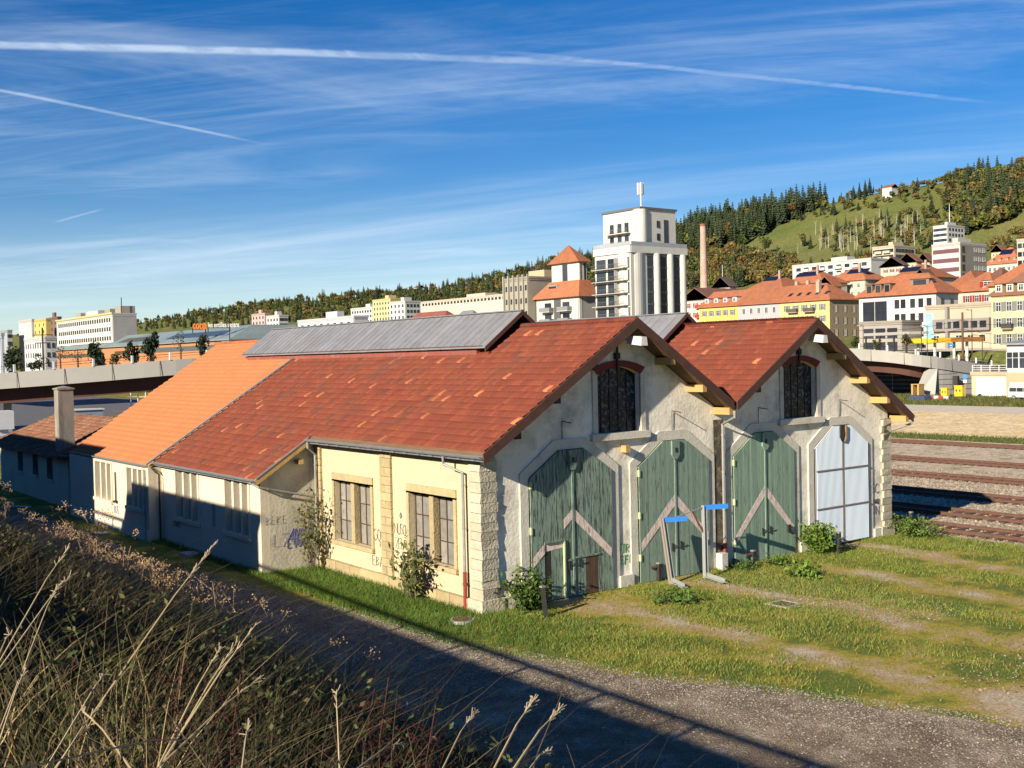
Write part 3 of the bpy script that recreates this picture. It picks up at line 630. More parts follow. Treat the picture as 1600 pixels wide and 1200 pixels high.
# window pairs of the side wall
def side_window(parent, x, y0, y1, z0, z1, nz, lights, fw, m_fr, post=.12, lintel=.32, deep=.22, sill=True, brickpost=True):
    q = MB(); 
    if lintel: q.box(x-.05,x-.003,y0-.16,y1+.16,z1,z1+lintel)
    for a, b in ((y0-.16,y0),(y1,y1+.16)): q.box(x-.05,x-.003,a,b,z0,z1-.002)
    else: q.box(x-.05,x-.003,y0-.16,y1+.16,z1,z1+.06)
    if sill: q.box(x-.12,x-.003,y0-.2,y1+.2,z0-.16,z0-.002)
    w = q.build('window', m_fr, parent)
    n = len(lights)
    for k in range(1, n): q = MB(); yc = lights[k-1][1]+(lights[k][0]-lights[k-1][1])/2; q.box(x-.01,x+deep,lights[k-1][1],lights[k][0],z0,z1); q.build('mullion', m_fr, w)
    for a, b in lights:
        q = MB(); xg = x+deep
        for yy in (a+.035, a+(b-a)*.62, b-.035) if fw else (a+.035, b-.035): q.box(xg-.03,xg+.03,yy-.018,yy+.018,z0,z1)
        for kk in range(nz+1): q.box(xg-.026,xg+.026,a,b,z0+(z1-z0)*kk/nz-.016,z0+(z1-z0)*kk/nz+.016)
        q.build('sash', M['winframe'] if fw else M['steel'], w)
        ys_ = [a, a+(b-a)*.62, b] if fw else [a, b]
        for i in range(len(ys_)-1):
            for kk in range(nz):
                q = MB(); t = random.uniform(-.006,.006); q.hex8([(xg+t,ys_[i],z0+(z1-z0)*kk/nz),(xg+.012,ys_[i],z0+(z1-z0)*kk/nz),(xg+.012,ys_[i+1],z0+(z1-z0)*kk/nz),(xg-t,ys_[i+1],z0+(z1-z0)*kk/nz)],[(xg,ys_[i],z0+(z1-z0)*(kk+1)/nz),(xg+.012,ys_[i],z0+(z1-z0)*(kk+1)/nz),(xg+.012,ys_[i+1],z0+(z1-z0)*(kk+1)/nz),(xg,ys_[i+1],z0+(z1-z0)*(kk+1)/nz)])
                q.build('pane', M['glassgrey'] if fw else M['glassdim'], w)
for a, b in SW:
    mid = (a+b)/2; side_window(engine, 0, a, b, SZ0, SZ1, 3, [(a,mid-.13),(mid+.13,b)], True, M['stone'], deep=.24)

# ---- lean-to (part of the left bay) with its end wall and two tall window pairs
XLN = -2.42
mb = MB(); zl = lambda x: zroof(x, XA)-.20
mb.prism([(XLN+.342,YL0+.15,-.3),(-.003,YL0+.15,-.3),(-.003,YL0+.15,zl(0)),(XLN+.342,YL0+.15,zl(XLN+.342))], (0,.35,0)); mb.build('lean_to_end_wall', M['plaster_old'], engine)
LW = [(12.35,14.6),(17.6,20.15)]; LZ0, LZ1 = 1.28, 3.38
mb = MB(); sl_ = lambda a, b: (XLN, a, b)
holes_wall([(YL0+.155,-.3),(YO-.1,-.3),(YO-.1,3.66),(YL0+.155,3.66)], [[(a,LZ0),(a,LZ1),(b,LZ1),(b,LZ0)] for a, b in LW], sl_, (.34,0,0), mb); mb.build('lean_to_wall', M['plaster_white'], engine)
for a, b in LW:
    w4 = (b-a-.36)/3; side_window(engine, XLN, a, b, LZ0, LZ1, 2, [(a+k*(w4+.18), a+k*(w4+.18)+w4) for k in range(3)], False, M['plaster_white'], lintel=0, deep=.26)
q = MB(); q.box(XLN-.02,XLN-.003,15.75,16.05,1.3,2.25); q.build('hatch', M['steel'], engine)
# ---- workshop wing
XO = -3.05
OW = [(22.75,24.9),(27.35,29.9)]; OZ0, OZ1 = 1.42, 3.36
mb = MB(); so2 = lambda a, b: (XO, a, b)
holes_wall([(YO,-.3),(34.6,-.3),(34.6,3.36),(YO,3.36)], [[(a,OZ0),(a,OZ1-.1),(b,OZ1-.1),(b,OZ0)] for a, b in OW], so2, (.34,0,0), mb)
mb.box(XO+.002,XLN+.34,YO-.098,YO+.25,-.3,3.4); mb.build('wall', M['plaster_white'], work)
q = MB(); q.box(XO-.06,XO-.003,YO-.16,34.6,-.3,.55); q.build('plinth', M['surround'], work)
for a, b in OW:
    w4 = (b-a-.36)/3; side_window(work, XO, a, b, OZ0, OZ1-.1, 2, [(a+k*(w4+.18), a+k*(w4+.18)+w4) for k in range(3)], False, M['plaster_white'], lintel=0, deep=.26)
q = MB(); q.tube([(XO-.06,26.6,1.45),(XO-.06,26.6,2.9)], .035, 6); q.box(XO-.16,XO-.01,26.45,26.75,1.4,1.5); q.build('wall_pipe', M['dark'], work)
q = MB(); q.prism([(XO+.1,34.3,-.3),(XA,34.3,-.3),(XA,34.3,ZR-.25),(XO+.1,34.3,zroof(XO+.1,XA)-.2)], (0,.3,0)); q.prism([(XA,34.3,-.3),(X1,34.3,-.3),(X1,34.3,zroof(X1,XA)-.2),(XA,34.3,ZR-.25)], (0,.3,0)); q.build('back_wall', M['plaster_old'], work)

# ---- roofs
def roof_slab(parent, pts2, xc, m, th=.14, name='roof_boards', up=.05):
    """pts2: (x, y) outline on the roof plane of the ridge at xc"""
    q = MB(); q.prism([(x, y, zroof(x, xc)-up) for x, y in pts2], (0,0,-th)); return q.build(name, m, parent)
BL = basis((CA,0,SA), (-SA,0,CA)); BR = basis((-CA,0,SA), (SA,0,CA))
ML = 4.42                                              # the monitor covers the roof above x = ML
def cells_left(x0, y0, y1, skip=None, xc=XA, w=.232, e=.362, top=None):
    """tiles on a left slope from the eave x0 up to the ridge; across runs towards -y"""
    out = []; Ls = (xc-x0)/CA; n = int((y1-y0)/w); rows = int(Ls/e)+1
    for r_ in range(rows):
        s = r_*e
        if s > Ls-.05: break
        x = x0+s*CA
        for k in range(n):
            y = y1-(k+.5)*w
            if skip and skip(x, y): continue
            out.append((y1-y, s))
    return out
red = roof_slab(engine, [(E0[0],YF),(XA,YF),(XA,YO),(E1[0],YO),(E1[0],YL0-.15),(E0[0],YL0-.15)], XA, M['soffit'], name='roof')
s0 = (E1[0]); 
skip_red = lambda x, y: (y < YL0-.1 and x < E0[0]-.02) or (y > 6.0 and x > ML-.05)
O_red = np.array([E1[0], YO, zroof(E1[0], XA)-.045])
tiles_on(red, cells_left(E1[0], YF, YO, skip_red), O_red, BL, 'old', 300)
rr = roof_slab(engine, [(XA,YF),(X1,YF),(X1,YB),(XA,YB)], XA, M['soffit'], name='roof')
Lr = (X1-XA)/CA; cr_ = [((k+.5)*.232, s*.362) for s in range(int(Lr/.362)) for k in range(int((YB-YF)/.232)) if not (X1-s*.362*CA < XA+1.75 and k*.232 > 6.8)]
tiles_on(rr, cr_, np.array([X1, YF, zroof(X1, XA)-.045]), BR, 'old', 0)
orr = roof_slab(work, [(E2[0],YO+.004),(XA,YO+.004),(XA,YB),(E2[0],YB-1.1)], XA, M['rawwood'], name='roof')
skip_or = lambda x, y: (y > YB-1.1+(x-E2[0])*.121) or (y < 28.5 and x > ML-.05)
tiles_on(orr, cells_left(E2[0], YO+.25, YB, skip_or), np.array([E2[0], YB, zroof(E2[0], XA)-.045]), BL, 'new', 240)
r2 = roof_slab(engine2, [(X1+.004,YF),(XB,YF),(XB,YB),(X1+.004,YB)], XB, M['soffit'], name='roof')
skip_2 = lambda x, y: (y > 7.0 and x > XB-1.75)
tiles_on(r2, cells_left(X1-.05, YF, YB, skip_2, XB), np.array([X1-.05, YB, zroof(X1-.05, XB)-.045]), BL, 'old', 300)
XE2 = 22.45
r3 = roof_slab(engine2, [(XB,YF),(XE2,YF),(XE2,YB),(XB,YB)], XB, M['soffit'], name='roof')
Lr = (XE2-XB)/CA; cr_ = [((k+.5)*.232, s*.362) for s in range(int(Lr/.362)+1) for k in range(int((YB-YF)/.232)) if not (XE2-s*.362*CA < XB+1.75 and k*.232 > 7.6)]
tiles_on(r3, cr_, np.array([XE2, YF, zroof(XE2, XB)-.045]), BR, 'old', 0)
# ridge caps
for sh, xc, y0, y1, m_ in ((engine, XA, YF, 5.7, 'old'), (engine2, XB, YF, 6.4, 'old'), (work, XA, 27.3, YB, 'new')):
    y = y0
    while y < y1:
        q = MB(); q.tube([(xc,y,ZR-.03),(xc,y+.40,ZR-.015)], [.13,.12], 8, 0, tuple(map(float, (tint_old(1) if m_ == 'old' else tint_new(1))[0]*.8))); q.build('ridge_tile', M['tile'], sh); y += .36
# barge boards, purlin ends, gutters
for sh, xc, xl, xr in ((engine, XA, E0[0], X1-.12), (engine2, XB, X1+.10, XE2)):
    q = MB(); d_ = .30
    q.prism([(xl-.02,YF-.05,zroof(xl,xc)+.06),(xc,YF-.05,ZR+.07),(xc,YF-.05,ZR-d_),(xl-.02,YF-.05,zroof(xl,xc)-d_+.02)], (0,.05,0))
    q.prism([(xc,YF-.051,ZR+.07),(xr+.02,YF-.051,zroof(xr,xc)+.06),(xr+.02,YF-.051,zroof(xr,xc)-d_+.02),(xc,YF-.051,ZR-d_)], (0,.05,0)); q.build('barge_board', M['brown'], sh)
    for x in (xc-5.2, xc-3.55, xc-1.9, xc+1.75, xc+3.35, xc+4.75, xc+6.1):
        if x < xl+.2 or x > xr-.05: continue
        q = MB(); zz = zroof(x, xc)-.22; q.box(x-.11,x+.11,YF+.03,.0-.004,zz-.26,zz); q.build('purlin', M['rawwood'] if x > xc else M['brown'], sh)
q = MB(); q.bar((E1[0]-.02,YL0-.20,zroof(E1[0],XA)-.12),(E0[0],YL0-.20,E0[1]-.12),.05,.22,up=(0,0,1)); q.build('verge_board', M['rawwood'], engine)
q = MB(); q.bar((E1[0]-.02,YL0-.20,zroof(E1[0],XA)+.02),(E0[0],YL0-.20,E0[1]+.02),.09,.04,up=(0,0,1)); q.build('verge_flashing', M['gutter'], engine)
q = MB(); q.box(-.9,-.7,YL0-.15,YL0+.14,4.12,4.30); q.build('purlin', M['rawwood'], engine)
q = MB(); q.bar((E2[0]-.1,YO,zroof(E2[0],XA)+.05),(4.4,YO,zroof(4.4,XA)+.07),.16,.05,up=(0,0,1)); q.build('flashing', M['gutter'], work)
def gutter(parent, x, y0, y1, z):
    q = MB(); n = 7; P0 = []; 
    for k in range(n): a = math.pi*k/(n-1); P0.append((x-.075+.085*math.cos(a), z-.085*math.sin(a)))
    for (a, b), (c, d) in zip(P0, P0[1:]): q.add([(a,y0,b),(c,y0,d),(c,y1,d),(a,y1,b)], [(0,1,2,3)]); q.add([(a+.003,y0,b+.006),(c+.003,y0,d+.006),(c+.003,y1,d+.006),(a+.003,y1,b+.006)], [(3,2,1,0)])
    for yy in (y0, y1): q.add([(p[0],yy,p[1]) for p in P0], [tuple(range(n))])
    q.tube([(x-.16,y0,z+.005),(x-.16,y1,z+.005)], .015, 5); q.box(x-.01,x+.05,y0,y1,z-.16,z+.01)
    k = y0+.4
    while k < y1: q.box(x-.165,x,k,k+.03,z-.10,z-.085); k += .8
    q.build('gutter', M['gutter'], parent)
gutter(engine, E0[0], YF, YL0-.2, E0[1]-.04); gutter(engine, E1[0], YL0-.2, YO-.1, E1[1]-.04); gutter(work, E2[0], YO+.05, 34.4, E2[1]-.04)
q = MB(); q.tube([(XE2+.06,YF-.02,5.17),(XE2+.06,YF+25,5.17)], .085, 8); q.build('gutter', M['gutter'], engine2)
def pipe(parent, pts, r_=.05, m=M['pipe'], name='downpipe'):
    q = MB(); q.tube(pts, r_, 8); 
    a, b = Vector(pts[-2]), Vector(pts[-1]); L = (b-a).length; k = .4
    while k < L: p = a+(b-a).normalized()*k; q.tube([p-(b-a).normalized()*.03, p+(b-a).normalized()*.03], r_*1.25, 8); k += 1.4
    return q.build(name, m, parent)
pipe(engine, [(-.56,1.3,4.98),(-.56,1.3,4.72),(-.17,.78,4.45),(-.17,.78,1.25)]); pipe(engine, [(-.17,.78,1.25),(-.17,.78,-.05)], .065, M['redpipe'], 'pipe_foot')
pipe(engine, [(-.56,10.85,4.98),(-.56,10.85,4.75),(-.20,10.95,4.45),(-.20,10.95,.0)])
pipe(engine, [(-2.72,11.6,3.52),(-2.60,10.98,3.36),(-.24,10.98,2.78)], .045)
pipe(work, [(-2.9,22.0,3.42),(-2.75,21.85,3.2),(-2.62,21.8,3.1),(-2.62,21.8,.0)], .045, M['dark'])
pipe(work, [(XO-.07,22.35,3.3),(XO-.07,22.35,.0)], .04)
pipe(engine, [(X1-.02,YF+.02,5.95),(X1-.02,YF-.0,5.72),(X1+.10,-.12,5.42),(X1+.10,-.12,.55)], .06, M['pipe']); pipe(engine, [(X1+.10,-.12,.95),(X1+.10,-.12,-.05)], .075, M['redpipe'], 'pipe_foot')
pipe(engine2, [(XE2+.06,YF+.05,5.12),(XE2+.05,YF+.1,4.85),(X2+.16,-.05,4.55),(X2+.16,.12,4.45)], .05)
q = MB(); q.box(X1-.30,X1+.22,-.022,-.003,.0,5.6); q.build('damp_stain', M['soot'], engine)
q = MB(); q.box(X1-.42,X1-.10,-.45,-.15,-.1,.62); q.build('block', M['surround'], engine)

# ---- ridge monitors: red brown boards, grey metal roof in seamed panels
pn = MB(); PWD = .50
def monitor(parent, xc, y0, y1, name_l):
    hw, ze, zr = 1.72, 8.62, 9.92
    q = MB(); q.box(xc-hw+.02,xc-hw+.06,y0,y1,7.9,ze-.03); q.box(xc+hw-.06,xc+hw-.02,y0,y1,7.9,ze-.03)
    q.prism([(xc-hw+.061,y0,8.0),(xc+hw-.061,y0,8.0),(xc+hw-.061,y0,ze-.05),(xc,y0,zr-.16),(xc-hw+.061,y0,ze-.05)], (0,.05,0)); q.prism([(xc-hw+.061,y1-.05,8.0),(xc+hw-.061,y1-.05,8.0),(xc+hw-.061,y1-.05,ze-.05),(xc,y1-.05,zr-.16),(xc-hw+.061,y1-.05,ze-.05)], (0,.05,0))
    mo = q.build('roof_monitor', M['redbrown'], parent)
    q = MB()
    k = y0
    while k < y1: q.box(xc-hw-.005,xc-hw+.018,k,k+.03,8.42,ze-.04); k += .5
    q.box(xc-hw-.09,xc-hw-.04,y0-.5,y1+.4,ze-.14,ze-.02); q.build('fascia', M['brown'], mo)
    ov = .13; dz = (zr-ze)/hw
    for s in (-1, 1):
        xe = xc+s*(hw+ov); zE = ze-dz*ov
        n = int((y1-y0+1.2)/PWD)
        for k in range(n):
            ya = y0-.75+k*PWD; p = MB(); up = random.uniform(0,.004)
            p.prism([(xe,ya,zE+up),(xe,ya+PWD-.03,zE+up),(xc,ya+PWD-.03,zr+up),(xc,ya,zr+up)], (0,0,-.035))
            p.prism([(xe,ya+PWD-.03,zE+.028),(xe,ya+PWD,zE+.028),(xc,ya+PWD,zr+.028),(xc,ya+PWD-.03,zr+.028)], (0,0,-.06))
            p.build('roof_panel', M['zinc'], mo)
        q = MB(); q.prism([(xe,y0-.80,zE+.02),(xc,y0-.80,zr+.02),(xc,y0-.80,zr-.16),(xe,y0-.80,zE-.16)], (0,.045,0)); q.build('verge_board', M['brown'], mo)
    q = MB(); q.box(xc-.09,xc+.09,y0-.8,y1+.4,zr+.004,zr+.05); q.build('ridge_cap', M['gutter'], mo)
monitor(engine, XA, 6.3, 27.6, 0); monitor(engine2, XB, 7.0, 27.6, 0)

# ---- graffiti strokes on the walls
def scrawl(parent, pts, place, m, r_=.014):
    q = MB(); q.tube([place(a, b) for a, b in pts], r_, 4); return q.build('graffiti', m, parent)
LET = {'N':[(0,0),(0,1),(.6,0),(.6,1)], 'T':[(0,1),(.7,1),(.35,1),(.35,0)], 'R':[(0,0),(0,1),(.5,.85),(.5,.6),(0,.5),(.6,0)], 'S':[(.55,.9),(.2,1),(.05,.75),(.5,.4),(.5,.1),(.05,.05)], 'F':[(0,0),(0,1),(.55,1),(0,1),(0,.55),(.45,.55)], 'C':[(.6,.85),(.3,1),(.05,.7),(.05,.3),(.3,0),(.6,.15)],
       'G':[(.6,.85),(.3,1),(.05,.7),(.05,.3),(.3,0),(.6,.2),(.6,.5),(.35,.5)], 'O':[(.3,1),(.05,.7),(.05,.3),(.3,0),(.55,.3),(.55,.7),(.3,1)], 'U':[(0,1),(.05,.2),(.3,0),(.55,.2),(.6,1)], 'I':[(.1,0),(.1,1)], 'L':[(0,1),(0,0),(.5,0)], 'E':[(.5,1),(0,1),(0,.5),(.4,.5),(0,.5),(0,0),(.5,0)], 'B':[(0,0),(0,1),(.5,.8),(.1,.5),(.55,.25),(0,0)], 'K':[(0,1),(0,0),(0,.5),(.5,1),(0,.5),(.55,0)], 'A':[(0,0),(.3,1),(.6,0),(.45,.4),(.15,.4)], 'Z':[(0,1),(.6,1),(0,0),(.6,0)], 'o':[(.3,.8),(.1,.5),(.3,.2),(.5,.5),(.3,.8),(.42,.6),(.3,.45)]}
def word(parent, txt, a0, b0, h, place, m, sgn=1, r_=.014, gap=.8):
    for i, ch in enumerate(txt):
        j = lambda: random.uniform(-.05,.05)
        scrawl(parent, [(a0+sgn*(i*gap+x+j())*h, b0+(y+j())*h) for x, y in LET[ch]], place, m, r_)
wf_ = lambda a, b: (a, -.012, b)
word(engine, 'NTR', 5.72, 1.20, .28, wf_, M['graffiti_green'], gap=.75); word(engine, 'TSFC', 5.66, .78, .30, wf_, M['graffiti_green'], gap=.72)
ws = lambda a, b: (-.012, a, b)
word(engine, 'GOU', 6.83, 1.55, .42, ws, M['graffiti'], -1, .010, .62); word(engine, 'I', 6.4, 1.35, .2, ws, M['graffiti'], -1); word(engine, 'EBA', 6.95, .62, .34, ws, M['graffiti'], -1)
word(engine, 'NUSOL', 5.35, 1.95, .38, ws, M['graffiti'], -1, .009, .5); word(engine, 'ZEUO', 5.3, 1.45, .36, ws, M['graffiti'], -1, .009, .55); word(engine, 'o', 5.0, 2.45, .35, ws, M['graffiti'], -1); word(engine, 'o', 4.95, .95, .5, ws, M['graffiti'], -1)
we = lambda a, b: (a, YL0+.138, b)
word(engine, 'BEKE', -2.25, 1.85, .30, we, M['graffiti'], gap=.8, r_=.004); word(engine, 'LZO', -1.9, .95, .5, we, M['graffiti'], gap=.7, r_=.0045)
for k in range(7): scrawl(engine, [(-1.15+.12*k+random.uniform(-.25,.25), 1.25+random.uniform(-.35,.4)) for _ in range(6)], we, M['graffiti_blue'], .014)
word(engine, 'ETOU', -1.35, .85, .34, we, M['graffiti_blue'], gap=.6, r_=.014)
wr = lambda a, b: (a, -.012, b)
word(engine2, 'SC', X2-1.25, 1.9, .42, wr, M['graffiti'], gap=.6); word(engine2, 'UN', X2-1.25, 1.0, .36, wr, M['graffiti'], gap=.8)
for k in range(6): scrawl(engine2, [(X2-.95+random.uniform(-.22,.22), 1.55+random.uniform(-.13,.13)) for _ in range(5)], wr, M['graffiti'], .03)
wo_ = lambda a, b: (XO-.012, a, b); word(work, 'BUS', 27.0, .85, .36, wo_, M['graffiti_blue'], -1, gap=.6)
wl_ = lambda a, b: (XLN-.012, a, b); word(engine, 'ZUZI', 20.6, .85, .34, wl_, M['graffiti'], -1, gap=.7)

# ---- chimney house at the far end
boiler = thing('boiler_house', (-1.0, 46, 0), 'small white annex with a mossy brown tiled roof and tall square chimney', 'annex')
q = MB(); q.box(-2.45,4.5,37.2,53.5,-.3,3.05); q.build('wall', M['plaster_white'], boiler)
q = MB(); q.box(-2.2,.5,34.62,37.198,-.3,3.0); q.build('porch', M['plaster_white'], boiler)
q = MB(); q.hex8([(-3.1,35.6,3.05),(-2.2,35.6,3.0),(-2.2,37.6,3.0),(-3.1,37.6,3.05)],[(-3.1,35.6,3.15),(-2.2,35.6,3.1),(-2.2,37.6,3.1),(-3.1,37.6,3.15)]); q.build('porch_roof', M['roofdark'], boiler)
for yc in (41.0, 44.3, 48.0):
    q = MB(); q.box(-2.55,-2.452,yc-.75,yc+.75,1.30,1.42); w = q.build('window', M['surround'], boiler)
    q = MB(); q.box(-2.47,-2.4515,yc-.6,yc+.6,1.43,2.75); q.build('pane', M['glass'], w)
q = MB(); q.box(-2.49,-2.472,34.0,34.1,0,.1); q.build('bracket', M['dark'], boiler)
BSL = .42
def zb(x): return 3.05+BSL*(x+3.1)
q = MB(); q.prism([(-3.1,36.9,zb(-3.1)),(1.4,36.9,zb(1.4)),(1.4,52.6,zb(1.4)),(-3.1,54.2,zb(-3.1))], (0,0,-.14)); br = q.build('roof', M['roofbrown'], boiler)
q = MB(); q.prism([(1.4,36.9,zb(1.4)),(5.2,36.9,3.2),(5.2,54,3.2),(1.4,52.6,zb(1.4))], (0,0,-.14)); q.build('roof', M['roofbrown'], boiler)
bang = math.atan(BSL); Bb = basis((math.cos(bang),0,math.sin(bang)), (-math.sin(bang),0,math.cos(bang)))
cl = [((k+.5)*.232, s*.362) for s in range(int(4.4/math.cos(bang)/.362)) for k in range(int(15.7/.232))]
V, F, c = tile_field(np.array(cl), np.array([-3.1, 52.6, zb(-3.1)+.0]), Bb, np.array([.20,.095,.055])*rng.uniform(.6,1.35,(len(cl),1))*np.array([1,1,1]))
tag(np_mesh('tiles', V, F, M['tile'], br, col=c), kind='stuff')
ch0, ch1 = at(93,690,68.3), at(93,609,68.3)
cx_, cy_ = float(ch0[0]), float(ch0[1])
q = MB(); q.box(cx_,cx_+.85,cy_-.0,cy_+.85,2.9,float(ch1[2])); q.build('chimney', M['concrete_dark'], boiler)
q = MB(); q.box(cx_-.06,cx_+.91,cy_-.06,cy_+.91,float(ch1[2])+.002,float(ch1[2])+.09); q.add([(cx_,cy_,float(ch1[2])+.092),(cx_+.85,cy_,float(ch1[2])+.092),(cx_+.85,cy_+.85,float(ch1[2])+.092),(cx_,cy_+.85,float(ch1[2])+.092),(cx_+.42,cy_+.42,float(ch1[2])+.22)],[(0,1,4),(1,2,4),(2,3,4),(3,0,4)]); q.build('chimney_cap', M['concrete_dark'], boiler)
# ---------------------------------------------------------------- town buildings
_wm = {}
def win_mesh(w, h, style):
    """a window to be set on a wall: x along the wall, -y outwards, z up, centred; frame, glazing bars, dark glass, shutters"""
    key = (round(w,2), round(h,2), style)
    if key in _wm: return _wm[key]
    q = MB(); t = .07; d = .09
    fm = {'w':M['white'],'d':M['dark'],'r':M['white'],'g':M['white'],'b':M['white'],'s':M['white'],'n':M['surround']}[style[0]]
    q.box(-w/2,w/2,-.02,-.004,-h/2,h/2,1)
    for a, b in ((-w/2,-w/2+t),(w/2-t,w/2)): q.box(a,b,-d,-.021,-h/2,h/2,0)
    q.box(-w/2+t,w/2-t,-d,-.021,h/2-t,h/2,0); q.box(-w/2-.05,w/2+.05,-d-.06,-.021,-h/2-.06,-h/2+t*.6,0)
    if '2' in style: q.box(-.035,.035,-d+.02,-.021,-h/2,h/2,0)
    if '4' in style: q.box(-.035,.035,-d+.02,-.021,-h/2,h/2,0); q.box(-w/2,w/2,-d+.025,-.021,h*.12,h*.12+.06,0)
    mats = [fm, M['winfar']]
    if style[0] in 'rgbs':
        sc = {'r':(.36,.03,.025),'g':(.22,.23,.18),'b':(.17,.12,.09),'s':(.30,.22,.16)}[style[0]]; mats.append(pm(sc, .7))
        for a in (-w/2-.04-w*.48, w/2+.04): q.box(a,a+w*.48,-.08,-.005,-h/2,h/2,2)
    o = q.build('window', mats, loc=(0,0,0)); _wm[key] = o.data; bpy.data.objects.remove(o); return _wm[key]
class Fac:
    """one facade: origin at the corner, direction d, outward normal n, length L, top zt"""
    def __init__(s, P, d, n, L, zt): s.P = Vector((P[0],P[1],0)); s.d = Vector((d[0],d[1],0)); s.n = Vector((n[0],n[1],0)); s.L = L; s.zt = zt
    def pt(s, a, z, out=0.): p = s.P+s.d*a+s.n*out; return (p.x, p.y, z)
    def rot(s):  # local x along the facade, local -y outwards
        x = s.d; y = -s.n
        if x.cross(y).z < 0: x = -x
        return Matrix(((x.x,y.x,0),(x.y,y.y,0),(0,0,1)))
    def windows(s, par, cols, rows, w, h, style, top, sp, m0=.08, m1=.08, skip=(), name='window'):
        for c in range(cols):
            a = s.L*m0+(s.L*(1-m0-m1))*(c+.5)/cols
            for r_ in range(rows):
                if (c, r_) in skip or random.random() < .0: continue
                inst(name, win_mesh(w, h, style), par, s.pt(a, s.zt-top-sp*r_), rot=s.rot())
    def box(s, q, a0, a1, z0, z1, o0, o1, m=0):
        p = [s.pt(a0,z0,o0), s.pt(a1,z0,o0), s.pt(a1,z0,o1), s.pt(a0,z0,o1)]
        ar = sum(p[i][0]*p[(i+1)%4][1]-p[(i+1)%4][0]*p[i][1] for i in range(4))
        if ar < 0: p = p[::-1]
        return q.hex8(p, [(x, y, z1) for x, y, _ in p], m)
    def slab(s, par, name, a0, a1, z0, z1, o0, o1, m): return s.box(MB(), a0, a1, z0, z1, o0, o1).build(name, m, par)
    def balcony(s, par, a0, a1, z, dep=1.3, mrail=None, mslab=None, rail=True, bars=False):
        b = s.slab(par, 'balcony', a0, a1, z-.18, z, 0.01, dep, mslab or M['concrete'])
        if rail:
            q = MB()
            if bars:
                s.box(q, a0, a1, z+.95, z+1.03, dep-.06, dep); n_ = max(2, int((a1-a0)/.45))
                for k_ in range(n_+1): s.box(q, a0+(a1-a0-.05)*k_/n_, a0+(a1-a0-.05)*k_/n_+.05, z+.01, z+.945, dep-.05, dep-.01)
                q.build('railing', mrail or M['dark'], b); return b
            s.box(q, a0, a1, z+.02, z+1.0, dep-.05, dep); s.box(q, a0, a0+.05, z+.02, z+1.0, .05, dep-.06); s.box(q, a1-.05, a1, z+.02, z+1.0, .05, dep-.06); q.build('railing', mrail or pm((.20,.20,.21),.5), b)
def base(uc, D, vt, uL, uR, ang=0., wL=None, wR=None):
    P = at(uc, vt, D); a = R(ang)
    dl = np.array([-math.sin(a), math.cos(a)]); dr = np.array([math.cos(a), math.sin(a)])
    def length(u, d):
        r = ray(u, vt)[:2]; A = np.array([[d[0], -r[0]], [d[1], -r[1]]]); return float(np.linalg.solve(A, CAM[:2]-P[:2])[0])
    L = wL if wL is not None else length(uL, dl); Rr = wR if wR is not None else length(uR, dr)
    return P, dl, dr, L, Rr
